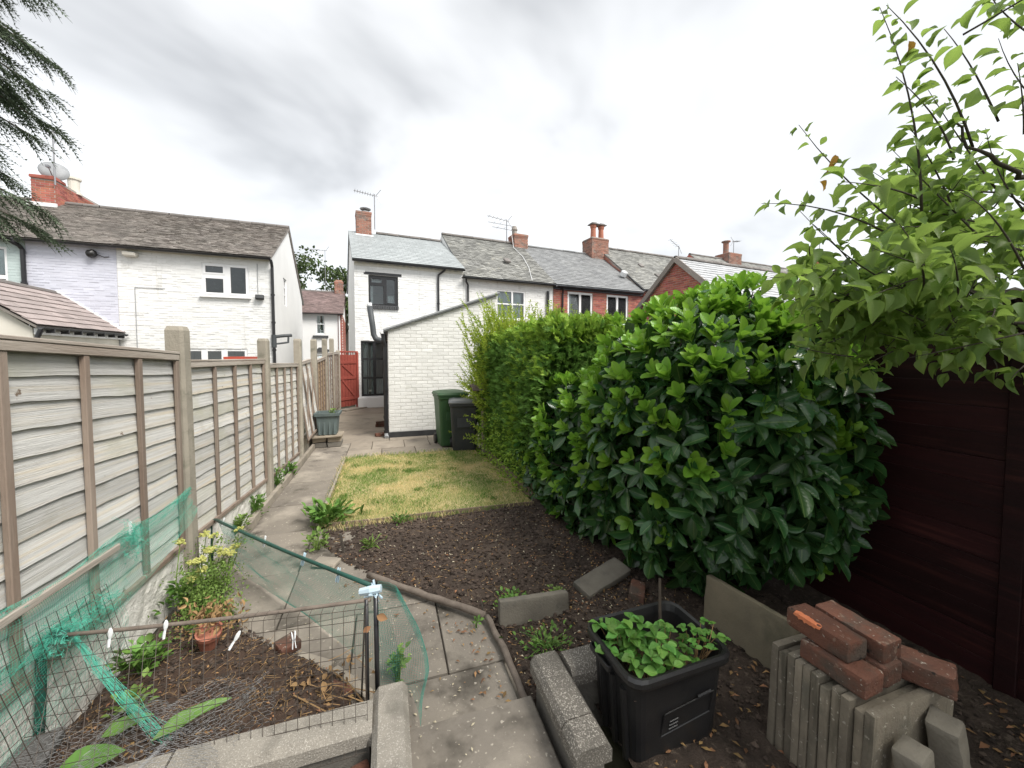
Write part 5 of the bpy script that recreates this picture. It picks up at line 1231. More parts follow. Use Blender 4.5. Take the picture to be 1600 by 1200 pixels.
for z in (.05, .15):
    for x in (-1.24, -.98):
        mb = MB(); mb.cbox((x, 8.12, z), (.235, .36, .085), .006, jit=.006); mb.build('block', M['block_wall'] if z < .1 else M['pallet'], t)

# ------------------------------------------------------------------ coping walls either side of the step
def coping(parent, a, b, w, z0, z1, m, along):
    mb = MB(); L_ = b[1 if along == 'y' else 0] - a[1 if along == 'y' else 0]
    pr = [(-w / 2, z0), (w / 2, z0), (w / 2, z1 - .028), (w / 2 - .022, z1), (-w / 2 + .022, z1), (-w / 2, z1 - .028)]
    if along == 'y': mb.prism([(a[0] + p, q) for p, q in pr], a[1] + .003, b[1] - .003, axis=1)
    else: mb.prism([(a[1] + p, q) for p, q in pr], a[0] + .003, b[0] - .003, axis=0)
    return mb.build('coping_stone', M[m], parent)
t = thing('dwarf_wall', 'low corner wall with speckled aggregate coping between the step and the black tub', 'wall', (.73, 1.5, 0))
coping(t, (.735, 1.235), (.735, 1.37), .155, .17, .25, 'terrazzo', 'y'); coping(t, (.735, 1.37), (.735, 1.735), .155, .17, .25, 'terrazzo', 'y')
coping(t, (.815, 1.66), (.985, 1.66), .15, .17, .25, 'terrazzo', 'x'); coping(t, (.985, 1.66), (1.42, 1.66), .15, .17, .25, 'terrazzo', 'x')
mb = MB(); mb.b2((.685, 1.25, -.10), (.785, 1.715, .168)); mb.b2((.787, 1.61, -.10), (1.42, 1.71, .168)); mb.build('wall', M['block_wall'], t)
t = thing('raised_bed_wall', 'low wall with speckled concrete coping along the near end of the netted bed', 'wall', (-.7, 1.6, 0))
coping(t, (-.78, 1.655), (-.075, 1.655), .15, .18, .262, 'coping_block', 'x'); coping(t, (-1.42, 1.655), (-.785, 1.655), .15, .18, .258, 'coping_block', 'x')
coping(t, (-.005, 1.30), (-.005, 1.765), .145, .18, .265, 'coping_block', 'y')
mb = MB(); mb.b2((-1.40, 1.60, -.10), (-.09, 1.71, .178)); mb.b2((-.06, 1.31, -.10), (.05, 1.755, .178)); mb.build('wall', M['block_wall'], t)
def lbrick(loc, rot, label, m='brick_loose', d=(.215, .102, .065), ch=.007, group=None, jit=.004):
    mb = MB(); mb.rough(d, ch + .002, jit * .55, .02, 22)
    return tag(mb.build('brick', M[m], smooth=True, loc=loc, rot=tuple(R(a) for a in rot)), label, 'brick', group)
lbrick((-.145, 1.50, .12), (0, 0, 15), 'upper of the broken bricks below the bed coping, against the end block', d=(.13, .10, .065))
lbrick((-.16, 1.46, .05), (0, 6, -10), 'lower of the broken bricks below the bed coping, against the end block', d=(.17, .102, .065))
lbrick((-.56, 2.40, .105), (8, 0, 38), 'half brick at the far edge of the netted bed, nearest the parsley', d=(.11, .10, .06))
lbrick((-.26, 1.98, .09), (0, 8, -35), 'red half brick in the netted bed beside the black posts', d=(.12, .10, .06))
mb = MB(); mb.cbox((0, 0, 0), (.22, .06, .06), .006, jit=.005); tag(mb.build('stone_edging', M['kerb'], loc=(-.40, 2.25, .07), rot=(0, 0, R(-33))), 'pale broken edging stone along the netted bed beside the path', 'edging stone')
mb = MB(); mb.cbox((0, 0, 0), (.30, .05, .05), .006, jit=.005); tag(mb.build('stone_edging', M['kerb'], loc=(-.20, 2.08, .05), rot=(0, 0, R(-50))), 'thin edging stone behind the black posts of the netted bed', 'edging stone')
mb = MB(); mb.cbox((0, 0, 0), (.34, .30, .05), .008, jit=.006); tag(mb.build('slate_slab', M['dark_slab'], loc=(-1.44, 1.86, .16), rot=(R(4), R(-6), R(8))), 'dark grey slab lying in the near left corner under the wire', 'slab')

# edging blocks at the bed
mb = MB(); mb.rough((.48, .055, .17), .010, .003, .03, 14); tag(mb.build('edging_block', M['stub'], smooth=True, loc=(.905, 2.31, .07), rot=(R(-8), R(2), R(-2))), 'upright concrete edging block standing across the dug bed', 'edging block')
mb = MB(); mb.rough((.46, .17, .055), .010, .003, .03, 14); tag(mb.build('edging_block', M['stub'], smooth=True, loc=(1.52, 2.47, .075), rot=(R(10), R(-6), R(17))), 'fallen mossy concrete block at the foot of the laurel', 'edging block')
lbrick((1.68, 2.27, .06), (6, 4, 50), 'old red brick lying by the laurel beside the fallen concrete block')
mb = MB(); mb.cbox((0, 0, 0), (.022, .012, .19), .003, jit=.002); tag(mb.build('wooden_marker', M['bark'], loc=(-.40, 3.62, .09), rot=(R(4), R(-8), 0)), 'short dark wooden marker stuck in the left corner of the dug bed', 'marker')
mb = MB(); mb.tube([(.60, 2.42, .0), (.585, 2.43, .06), (.575, 2.45, .11)], .006, 6); tag(mb.build('wooden_marker', M['bark']), 'small bent stick standing where the two poles meet', 'stick')
mb = MB(); mb.cbox((0, 0, 0), (.20, .11, .035), .008, jit=.006); tag(mb.build('stone', M['kerb'], loc=(-.50, 3.44, .03), rot=(0, 0, R(-25))), 'flat pale stone at the left corner of the dug bed', 'stone')

# ------------------------------------------------------------------ black tub with strawberry plants
tb = thing('black_tub', 'black rectangular plastic tub full of strawberry plants beside the slab stack', 'tub', (1.18, 1.455, 0), R(1), world=False)
mb = MB()
mb.loft([rr(.43, .30, .0, (0, 0), .05, 5), rr(.445, .315, .05, (0, 0), .05, 5), rr(.485, .35, .36, (0, 0), .055, 5), rr(.49, .352, .385, (0, 0), .055, 5), rr(.535, .40, .39, (0, 0), .07, 5), rr(.545, .41, .405, (0, 0), .07, 5), rr(.545, .41, .425, (0, 0), .07, 5), rr(.53, .395, .437, (0, 0), .07, 5), rr(.50, .365, .432, (0, 0), .06, 5), rr(.482, .346, .40, (0, 0), .055, 5), rr(.47, .33, .30, (0, 0), .05, 5), rr(.46, .32, .28, (0, 0), .05, 5)])
mb.build('tub', M['black_plastic'], tb, smooth=False)
for y in (-.10, -.02, .06):
    mb = MB(); mb.tube([(-.222, y, .02), (-.242, y, .34)], .018, 8); mb.build('rib', M['black_plastic'], tb)
mb = MB(); mb.loft([rr(.035, .16, .372, (-.272, .03), .012), rr(.035, .16, .395, (-.272, .03), .012), rr(.022, .145, .395, (-.272, .03), .008), rr(.022, .145, .375, (-.272, .03), .008)]); mb.build('handle', M['black_plastic'], tb)
mb = MB()
for (a, b) in (((-.10, .13), (.16, .17)), ((.16, .17), (.17, .27)), ((.17, .27), (-.09, .235)), ((-.09, .235), (-.10, .13))):
    def fp(q): return (q[0], -.158 - .055 * (q[1] / .4) * .9 + .012, q[1])
    mb.tube([fp(a), fp(b)], .0035, 5)
for k in range(3): mb.tube([fp((-.06, .19 - k * .018)), fp((-.015, .195 - k * .018))], .003, 4)
mb.tube([fp((.08, .27)), fp((.15, .28))], .006, 5); mb.build('moulded_panel', M['black_plastic'], tb)
X, Y = np.meshgrid(np.linspace(-.23, .23, 24), np.linspace(-.16, .16, 18), indexing='ij'); Z = .315 + .012 * nz3(X, Y, 14, 31) + .008 * nz3(X, Y, 40, 32)
mb = MB(); i, j = np.meshgrid(np.arange(23), np.arange(17), indexing='ij'); a = (i * 18 + j).ravel(); mb.addnp(np.stack([X, Y, Z], -1).reshape(-1, 3), np.stack([a, a + 18, a + 19, a + 1], -1)); mb.build('potting_soil', M['soil'], tb, kind='stuff')
mb = MB(); mb.tube([(1.30, 1.56, .31), (1.325, 1.60, .42), (1.37, 1.66, .56)], [.009, .008, .007], 7); tag(mb.build('garden_cane', M['twig']), 'short dark cane stuck at the back of the black tub', 'cane')
mb = MB(); mb.tube([(.985, 1.575, .30), (.982, 1.58, .48)], .006, 6); tag(mb.build('garden_cane', M['black']), 'thin black stick at the left corner of the black tub', 'stick')

# ------------------------------------------------------------------ stack of slabs, bricks, stubs
NS = 11
for i in range(NS):
    th = .0335; y = 1.205 - i * .0355
    mb = MB(); hh = .472 + U(-.018, .014); mb.rough((.48, th - .002, hh), .005, .0011, .05, 14)
    o = mb.build('paving_slab', M['slab_stack'], smooth=True, loc=(1.60 + .24 + U(-.012, .012), y, hh / 2 + .01), rot=(R(1.0 + U(-.25, .25)), R(U(-.8, .8)), R(U(-.5, .5))))
    lb = {0: 'concrete slab on edge at the far end of the stack, against the mossy panel', NS - 1: 'concrete slab on edge at the near end of the stack, its broad face showing'}.get(i, 'concrete slab on edge inside the stack under the loose bricks')
    tag(o, lb, 'paving slab', 'paving slabs stacked on edge')
zt_ = .49
lbrick((1.685, .995, zt_ + .041), (0, 1, 92), 'brown red brick lying on the slabs under the chipped orange brick', d=(.230, .112, .080))
lbrick((1.815, 1.005, zt_ + .041), (0, 1, 90), 'brick lying on the slabs under the dull grey red brick', d=(.230, .108, .080))
ob = lbrick((1.705, 1.065, zt_ + .122), (1.0, 1, 89), 'top brick with a fresh orange chip along its edge', d=(.240, .112, .080))
mb = MB(); yy_ = np.linspace(1.150, 1.045, 15); xe, ze = 1.6485, zt_ + .1612
env = np.sin(np.linspace(.05, 1, 15) * 3.1) ** .6
top_ = [(xe + .006 + .020 * e_ * U(.5, 1.1), y + U(-.002, .002), ze + .0022) for y, e_ in zip(yy_, env)]
mid_ = [(xe - .0015 + U(-.001, .002), y, ze - .001 + U(-.003, .001)) for y in yy_]
low_ = [(xe - .004, y + U(-.002, .002), ze - .006 - .016 * e_ * U(.4, 1.1)) for y, e_ in zip(yy_, env)]
mb.loft([low_, mid_, top_], closed=False, caps=False)
ch_ = mb.build('chipped_face', M['brick_fresh']); ch_.parent = ob; ch_.matrix_parent_inverse = Matrix.LocRotScale(ob.location, ob.rotation_euler, ob.scale).inverted()
lbrick((1.832, 1.03, zt_ + .122), (0, -1, 91), 'dull grey red top brick beside the chipped orange one', d=(.250, .112, .080))
lbrick((1.965, .875, zt_ + .040), (2, 2, 112), 'broken red brick alone at the right end of the slab stack', d=(.17, .125, .078), jit=.010)
mb = MB(); mb.rough((.095, .09, .46), .012, .003, .03, 16); tag(mb.build('concrete_stub', M['stub'], smooth=True, loc=(1.925, .765, .215), rot=(R(-6), R(-9), R(14))), 'taller square concrete stub leaning on the near right end of the slab stack', 'concrete post stub')
mb = MB(); mb.rough((.105, .08, .43), .012, .0035, .03, 16); tag(mb.build('concrete_stub', M['stub'], smooth=True, loc=(1.70, .745, .20), rot=(R(-7), R(-4), R(8))), 'short broken concrete stub standing before the slab stack, left of the taller one', 'concrete post stub')
mb = MB(); mb.rough((.045, .56, .36), .008, .003, .03, 12); tag(mb.build('garden_slab', M['panel_slab'], smooth=True, loc=(1.99, 1.66, .145), rot=(R(-3), R(7), R(3))), 'tall mossy concrete panel between the laurel and the slab stack', 'concrete panel')
# yellow leaf and ochre fruit on the dark ground
mb = MB(); mb.lathe([(.004, -.018), (.016, -.012), (.02, 0), (.016, .012), (.004, .018)], (0, 0, 0), 10); tag(mb.build('fallen_apple', M['weed'], loc=(2.36, 1.02, .05), smooth=True), 'small green windfall apple beside the broken brick', 'apple')
# ------------------------------------------------------------------ foliage tools
CAM = np.array([0, 0, 1.75])
def leaf_t(ws, fold=.18, droop=.25, wave=0.0, tip=0.0):
    """unit leaf along +Y, half widths ws; returns vertices, quads, uv"""
    n = len(ws) - 1; V = []; UVs = []
    for i, w in enumerate(ws):
        t = i / n; zc = -droop * t * t + tip * max(0, t - .7)
        for s in (-1, 0, 1):
            V.append((s * w, t, zc + abs(s) * w * fold + (wave * math.sin(t * 11 + s * 1.3) if s else 0))); UVs.append((s, t))
    F = []
    for i in range(n):
        a = i * 3; F += [(a, a + 1, a + 4, a + 3), (a + 1, a + 2, a + 5, a + 4)]
    return np.array(V), np.array(F), np.array(UVs)
def norm(a): return a / np.maximum(np.linalg.norm(a, axis=-1, keepdims=True), 1e-9)
def frames(D, N):
    D = norm(D); X = norm(np.cross(D, N)); N2 = np.cross(X, D); return X, D, N2
def scatter(mb, T, P, D, N, L, W):
    V, F, UVs = T; X, Y, Z = frames(D, N)
    v = P[:, None] + V[None, :, 0:1] * (X * W[:, None])[:, None] + V[None, :, 1:2] * (Y * L[:, None])[:, None] + V[None, :, 2:3] * (Z * L[:, None])[:, None]
    k = len(P); f = (F[None] + (np.arange(k) * len(V))[:, None, None]).reshape(-1, F.shape[1])
    mb.addnp(v.reshape(-1, 3), f, np.tile(UVs, (k, 1)))
def leaf_objects(name, T, m, parent, P, D, N, L, W, base=(0, 0, 0)):
    """each leaf its own object on a shared mesh"""
    mb = MB(); mb.addnp(T[0], T[1], T[2]); src = mb.build(name, m, parent, smooth=True, uv=True, loc=(0, 0, 0))
    X, Y, Z = frames(D, N); b = Vector(base)
    for i in range(len(P)):
        o = src if i == 0 else src.copy()
        if i: COL.objects.link(o); o.parent = parent
        Mx = Matrix((( X[i][0], Y[i][0], Z[i][0]), (X[i][1], Y[i][1], Z[i][1]), (X[i][2], Y[i][2], Z[i][2])))
        o.matrix_basis = Matrix.LocRotScale(Vector(P[i]) - b, Mx.to_quaternion(), Vector((W[i], L[i], L[i])))
def sphere_pts(n):
    v = rng.normal(size=(n, 3)); return norm(v)
def perp(D):
    a = np.where(np.abs(D[:, 2:3]) < .9, np.array([[0, 0, 1.0]]), np.array([[1.0, 0, 0]])); return norm(np.cross(D, a))
def tubes(mb, lines, r, sides=3):
    """lines (k, n, 3) -> thin prisms"""
    Lr = np.asarray(lines, float); k, n, _ = Lr.shape
    t = np.gradient(Lr, axis=1); t = norm(t); a = norm(np.cross(t, np.array([.31, .47, .83]))); b = np.cross(t, a)
    ang = np.arange(sides) * 2 * np.pi / sides
    rr_ = np.broadcast_to(np.asarray(r, float).reshape(-1, 1, 1, 1) if np.ndim(r) else r, (k, 1, 1, 1))
    v = Lr[:, :, None] + rr_ * (a[:, :, None] * np.cos(ang)[None, None, :, None] + b[:, :, None] * np.sin(ang)[None, None, :, None])
    i, s_ = np.meshgrid(np.arange(n - 1), np.arange(sides), indexing='ij'); i = i.ravel(); s_ = s_.ravel(); s2 = (s_ + 1) % sides
    f = np.stack([i * sides + s_, i * sides + s2, (i + 1) * sides + s2, (i + 1) * sides + s_], -1)
    f = (f[None] + (np.arange(k) * n * sides)[:, None, None]).reshape(-1, 4)
    mb.addnp(v.reshape(-1, 3), f)

# ------------------------------------------------------------------ laurel
T_laurel = leaf_t([.03, .50, .82, 1.0, .98, .76, .10], fold=.14, droop=.13)
T_young = leaf_t([.05, .48, .82, 1.0, 1.0, .84, .30], fold=.12, droop=.06)
lobes = [((2.47, 2.60, 1.12), (.83, .98, 1.08)), ((2.02, 3.55, .74), (.46, .90, .76)), ((2.70, 1.98, 1.12), (.24, .48, .78)), ((2.75, 2.45, 1.74), (.55, .70, .56)), ((1.90, 4.30, .58), (.30, .62, .54))]
def lob(P, c, r, p=2.4):
    q = np.abs((P - np.array(c)) / np.array(r)); return (q ** p).sum(-1)
whP, whN = [], []
for c, r in lobes:
    n = int(125 * (r[0] * r[1] + r[1] * r[2] + r[0] * r[2]) * 2.0)
    d = sphere_pts(n); q = np.abs(d) ** 2.4; sc = q.sum(-1) ** (-1 / 2.4); P = d * sc[:, None] * np.array(r)
    P *= (1 + .085 * vnoise(P, 2.6, 41) + .05 * vnoise(P, 6, 42))[:, None]
    N = norm(np.sign(d) * np.abs(P / np.array(r)) ** 1.4 / np.array(r)); P = P + np.array(c)
    keep = (P[:, 0] < 2.84) & (P[:, 2] > .10)
    for c2, r2 in lobes:
        if c2 != c: keep &= lob(P, c2, r2) > .80
    whP.append(P[keep]); whN.append(N[keep])
whP = np.concatenate(whP); whN = np.concatenate(whN)
# inner leaves so that the depth reads dark and full
inn = np.concatenate([whP - whN * rng.uniform(.10, .28, (len(whP), 1)), (whP - whN * rng.uniform(.28, .6, (len(whP), 1)))[::2]]); inn = inn[inn[:, 2] > .1]; inP = np.concatenate([whP, inn]); inN = np.concatenate([whN, norm(rng.normal(0, .5, inn.shape) + [-.3, -.3, .5])]); outer = np.concatenate([np.ones(len(whP), bool), np.zeros(len(inn), bool)])
def whorls(P, N, young, n0, n1, up=.45):
    oP, oD, oN, oL, oW, oY = [], [], [], [], [], []
    for i in range(len(P)):
        ax = N[i] + np.array([0, 0, up]) + rng.normal(0, .22, 3); ax /= np.linalg.norm(ax)
        a = np.cross(ax, [.3, .2, .9]); a /= np.linalg.norm(a); b = np.cross(ax, a)
        k = random.randint(n0, n1); ph = U(0, 6.28); s = U(.8, 1.15)
        for j in range(k):
            w = ph + j * 2.4; f = j / k; spread = (1.25 - .75 * f) if not young[i] else (.85 - .55 * f)
            r_ = a * math.cos(w) + b * math.sin(w); D = ax * math.cos(spread) + r_ * math.sin(spread)
            if not young[i]: D = D + np.array([0, 0, -.50 * U(.2, 1.7)]) + rng.normal(0, .16, 3)
            nn = ax * math.sin(spread) - r_ * math.cos(spread) + np.array([0, 0, .35])
            oP.append(P[i] - ax * (.05 * (1 - f))); oD.append(D); oN.append(nn)
            L_ = (U(.095, .20) if not young[i] else U(.085, .135)) * s; oL.append(L_); oW.append(L_ * (U(.19, .235) if not young[i] else U(.22, .28))); oY.append(young[i])
    return [np.array(x) for x in (oP, oD, oN, oL, oW, oY)]
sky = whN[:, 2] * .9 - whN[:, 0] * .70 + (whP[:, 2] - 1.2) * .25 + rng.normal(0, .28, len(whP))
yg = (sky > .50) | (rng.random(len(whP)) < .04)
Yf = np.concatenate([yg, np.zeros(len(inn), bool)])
lP, lD, lN, lL, lW, lY = whorls(inP, inN, Yf, 5, 8)
out_i = np.ones(len(lP), bool)
ok = lP[:, 0] + lD[:, 0] * .1 < 2.90
lP, lD, lN, lL, lW, lY = [x[ok] for x in (lP, lD, lN, lL, lW, lY)]
lau = thing('laurel_bush', 'large glossy dark green laurel with lime new leaves beside the maroon shed wall', 'shrub', (2.4, 2.9, 0))
dist = np.linalg.norm(lP - CAM, axis=1) / (lL * 9)
view = norm(CAM - lP)
dep = np.min([lob(lP, c, r) for c, r in lobes], axis=0)
score = dist + 3 * (dep < .95)
order = np.argsort(score); single = np.zeros(len(lP), bool); single[order[:300]] = True
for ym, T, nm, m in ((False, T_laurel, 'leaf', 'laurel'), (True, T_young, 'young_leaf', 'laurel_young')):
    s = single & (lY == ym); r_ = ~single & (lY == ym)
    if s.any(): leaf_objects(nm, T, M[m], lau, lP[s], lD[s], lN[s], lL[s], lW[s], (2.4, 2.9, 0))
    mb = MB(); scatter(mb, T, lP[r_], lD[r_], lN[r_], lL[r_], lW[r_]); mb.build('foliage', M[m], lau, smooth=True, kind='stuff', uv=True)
q_ = []
for c, r in lobes:
    n = int(2600 * r[0] * r[1] * r[2]) + 150; d = sphere_pts(n) * (rng.random((n, 1)) ** .5) * .80; q_.append(np.array(c) + d * np.array(r))
q_ = np.concatenate(q_); q_ = q_[(q_[:, 2] > .08) & (q_[:, 0] < 2.9)]; n = len(q_); mb = MB()
scatter(mb, T_laurel, q_, norm(sphere_pts(n) * [1, 1, .5] + [-.2, -.2, -.2]), norm(rng.normal(0, .6, (n, 3)) + [-.5, -.5, .5]), np.full(n, .19), np.full(n, .052)); mb.build('inner_foliage', M['laurel'], lau, smooth=True, kind='stuff', uv=True)
mb = MB()
for k in range(70):
    i = random.randrange(len(whP)); p = whP[i] - whN[i] * .05; b = np.array([U(2.2, 2.75), U(2.1, 3.4), 0.0]); mid = (p + b) / 2 + np.array([0, 0, .15])
    mb.tube([b, mid, p], [.016, .010, .004], 5)
mb.build('stems', M['twig'], lau, kind='stuff')
# scattered leaves resting on the ground beneath

# ------------------------------------------------------------------ conifer hedge
hdg = thing('conifer_hedge', 'long clipped conifer hedge with yellow green top between the laurel and the bins', 'hedge', (2.4, 5.6, 0))
# a feathery spray: a central axis with short side shoots
def spray_t(n=7, w=.34, th=.055, droop=.18):
    V, F, UVs = [], [], []
    def quad(p, q, t):
        p, q = np.array(p), np.array(q); d = q - p; s = np.array([-d[1], d[0], 0]); s = s / (np.linalg.norm(s) + 1e-9) * t; b = len(V)
        V.extend([p - s, p + s, q + s * .35, q - s * .35]); F.append((b, b + 1, b + 2, b + 3)); UVs.extend([(0, 0)] * 4)
    quad((0, 0, 0), (0, .5, -droop * .25), th * .8); quad((0, .5, -droop * .25), (0, 1, -droop), th * .7)
    for i in range(n):
        t = .12 + .78 * i / n; l = w * (1 - .65 * t) * (1 if i % 2 else .86); z = -droop * t * t
        for s in (-1, 1): quad((0, t, z), (s * l * .75, t + l * .85, z - droop * .3 * l + (.03 if i % 3 else -.03)), th)
    return np.array(V), np.array(F), np.array(UVs)
T_spray = spray_t(6, .36, .06)
def hedge_shell(n):
    """points on the clipped body: left face, top, far end and near end"""
    P, N = [], []
    for _ in range(n):
        r_ = random.random(); y = U(4.05, 7.10)
        ztop = 2.10 + .16 * (5.6 - y) * .25; 
        if r_ < .50: z = U(.10, ztop); x = 1.72 - .10 * math.sin(z / ztop * 3.1) + .22 * max(0, z - 1.7); p = (x, y, z); nn = (-1, -.15, .15)
        elif r_ < .80: p = (U(1.85, 3.4), y, ztop + U(-.06, .05)); nn = (-.1, -.1, 1)
        elif r_ < .90: p = (U(1.7, 3.3), 7.08, U(.1, ztop)); nn = (-.2, 1, .2)
        else: p = (U(1.8, 3.3), 4.08, U(.3, ztop)); nn = (-.2, -1, .2)
        P.append(p); N.append(nn)
    P = np.array(P); N = norm(np.array(N, float)); P = P + N * (.10 * vnoise(P, 1.7, 51) + .06 * vnoise(P, 4.5, 52))[:, None]
    return P, N
hp, hn = hedge_shell(15000)
keep = np.min([lob(hp, c, r) for c, r in lobes], axis=0) > .7
hp, hn = hp[keep], hn[keep]
D = norm(hn * .8 + rng.normal(0, .42, hp.shape) + np.array([-.05, -.10, .30])); N = norm(rng.normal(0, .6, hp.shape) + np.array([0, 0, .8]) + hn * .4)
L_ = rng.uniform(.10, .20, len(hp)); pos = hp - hn * rng.uniform(.03, .16, (len(hp), 1))
clump = vnoise(hp, 2.2, 53)
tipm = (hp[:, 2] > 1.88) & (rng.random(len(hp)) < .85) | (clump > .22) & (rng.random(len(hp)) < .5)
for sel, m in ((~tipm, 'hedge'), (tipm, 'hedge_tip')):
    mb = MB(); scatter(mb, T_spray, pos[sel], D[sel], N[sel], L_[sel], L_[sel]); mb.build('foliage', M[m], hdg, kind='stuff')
mb = MB()
for y in np.linspace(4.3, 6.9, 7): mb.tube([(2.5 + U(-.1, .1), y, -.05), (2.5 + U(-.1, .1), y + U(-.1, .1), 1.1), (2.45, y, 1.95)], [.045, .035, .012], 7)
mb.build('trunk', M['bark'], hdg, kind='stuff')
mb = MB()   # dense dark twiggy core that lets little light through
cp = np.stack([rng.uniform(1.85, 3.2, 3800), rng.uniform(4.15, 6.98, 3800), rng.uniform(.1, 2.0, 3800)], 1); cd_ = sphere_pts(3800)
scatter(mb, T_spray, cp, cd_, sphere_pts(3800), np.full(3800, .24), np.full(3800, .26)); mb.build('inner_foliage', M['hedge'], hdg, kind='stuff')

# golden green shoots of the privet growing at the hedge's far end and along its top
T_small = leaf_t([.05, .8, 1.0, .7, .05], fold=.2, droop=.15)
prv = thing('privet_shrub', 'golden green privet with upright leafy shoots at the far end of the hedge', 'shrub', (1.9, 6.7, 0))
shoots = []
for k in range(380):
    if k < 190: b = np.array([U(1.45, 2.2), U(6.0, 7.25), U(.8, 2.25)]); d = np.array([-.42 + U(-.4, .4), U(-.3, .3), 1.0 + U(-.2, .3)]); l = U(.35, .75)
    elif k < 260: b = np.array([U(1.5, 2.0), U(6.2, 7.2), U(.15, 1.3)]); d = np.array([-.9, U(-.5, .3), .45 + U(-.3, .3)]); l = U(.22, .42)
    else: b = np.array([U(1.85, 3.0), U(5.3, 7.1), 2.02 + U(-.1, .05)]); d = np.array([U(-.25, .2), U(-.2, .2), 1.0]); l = U(.22, .62)
    shoots.append((b, d / np.linalg.norm(d), l))
aP, aD, aN, aL, aW = [], [], [], [], []; st_ = MB()
for b, d, l in shoots:
    bend = rng.normal(0, .12, 3); n = int(l / .030)
    st_.tube([b, b + d * l * .5 + bend * l * .2, b + d * l + bend * l * .5], [.004, .003, .0015], 4)
    for j in range(n):
        t = (j + .5) / n; p = b + d * l * t + bend * l * t * t * .5
        if random.random() < .12: continue
        for s in (0, 1):
            w = j * 1.9 + s * math.pi + U(-.4, .4); a = np.cross(d, [.2, .9, .3]); a /= np.linalg.norm(a); b2 = np.cross(d, a); r_ = a * math.cos(w) + b2 * math.sin(w)
            aP.append(p); aD.append(r_ * .75 + d * .75); aN.append(d - r_ * .5 + np.array([0, 0, .3])); q = U(.048, .082) * (1.1 - .5 * t); aL.append(q); aW.append(q * U(.18, .25))
mb = MB(); scatter(mb, T_small, *[np.array(x) for x in (aP, aD, aN, aL, aW)]); mb.build('foliage', M['lime'], prv, smooth=True, kind='stuff')
st_.build('stems', M['weed'], prv, kind='stuff')
# lower leafy growth along the hedge foot
aP = []; n = 2600; P = np.stack([rng.normal(1.64, .10, n), rng.uniform(4.3, 7.1, n), np.abs(rng.normal(.32, .30, n))], 1); D = norm(rng.normal(0, .7, (n, 3)) + np.array([-.8, -.2, .3])); mb = MB()
scatter(mb, T_small, P, D, norm(rng.normal(0, .5, (n, 3)) + np.array([-.2, 0, 1])), rng.uniform(.025, .05, n), rng.uniform(.009, .014, n)); mb.build('low_foliage', M['hedge_tip'], hdg, smooth=True, kind='stuff')

# ------------------------------------------------------------------ apple tree on the right
T_apple = leaf_t([.04, .62, .95, 1.0, .80, .45, .03], fold=.25, droop=.30, wave=.030, tip=-.15)
apl = thing('apple_tree', 'leafy apple tree with long upright shoots overhanging the shed wall on the right', 'tree', (3.45, .15, 0))
tr_ = MB(); tr_.tube([(3.45, .15, -.1), (3.42, .2, .9), (3.35, .25, 1.7), (3.2, .3, 2.0)], [.10, .085, .07, .055], 10); tr_.build('trunk', M['bark'], apl, smooth=True)
rv = lambda p, d: tuple(d * x for x in p)
def cpt(x, y, d):   # a point d metres in front of the camera at a picture position, used once to read branch ends off the photograph
    a = R(18); p_ = R(2.5); f = np.array([math.sin(a) * math.cos(p_), math.cos(a) * math.cos(p_), -math.sin(p_)]); r_ = np.array([math.cos(a), -math.sin(a), 0]); u_ = np.cross(r_, f)
    return CAM + d * (f + r_ * (x - 800) / 600 + u_ * (581.2 - y) / 600)
limbs = [   # main limbs, (points, radii)
    ([(3.2, .3, 2.0), cpt(1640, 450, 1.75), cpt(1560, 462, 1.70), cpt(1480, 435, 1.68), cpt(1420, 372, 1.62)], [.045, .028, .022, .015, .007]),
    ([cpt(1560, 462, 1.70), cpt(1460, 452, 1.64), cpt(1370, 440, 1.62), cpt(1290, 475, 1.6)], [.016, .012, .008, .004]),
    ([(3.2, .3, 2.0), cpt(1680, 300, 1.5), cpt(1590, 278, 1.4), cpt(1530, 235, 1.36), cpt(1490, 190, 1.34)], [.035, .018, .013, .008, .004]),
    ([(3.2, .3, 2.0), cpt(1700, 540, 1.6), cpt(1560, 505, 1.75), cpt(1440, 505, 1.8), cpt(1330, 535, 1.85)], [.03, .014, .010, .007, .003]),
    ([(3.2, .3, 2.0), cpt(1760, 120, 1.5), cpt(1660, 20, 1.5), cpt(1600, -60, 1.5)], [.03, .015, .01, .005]),
]
lb_ = MB()
for p, r_ in limbs:
    P_ = [np.array(q) for q in p]; Q_, R_ = [], []
    for i in range(len(P_) - 1):
        for f in np.linspace(0, 1, 5)[:-1]: Q_.append(P_[i] * (1 - f) + P_[i + 1] * f + (rng.normal(0, .009, 3) if f else 0)); R_.append((r_[i] * (1 - f) + r_[i + 1] * f) * .72 * U(.88, 1.12))
    Q_.append(P_[-1]); R_.append(r_[-1] * .7); lb_.tube(Q_, R_, 7)
lb_.build('limb', M['bark'], apl, smooth=True)
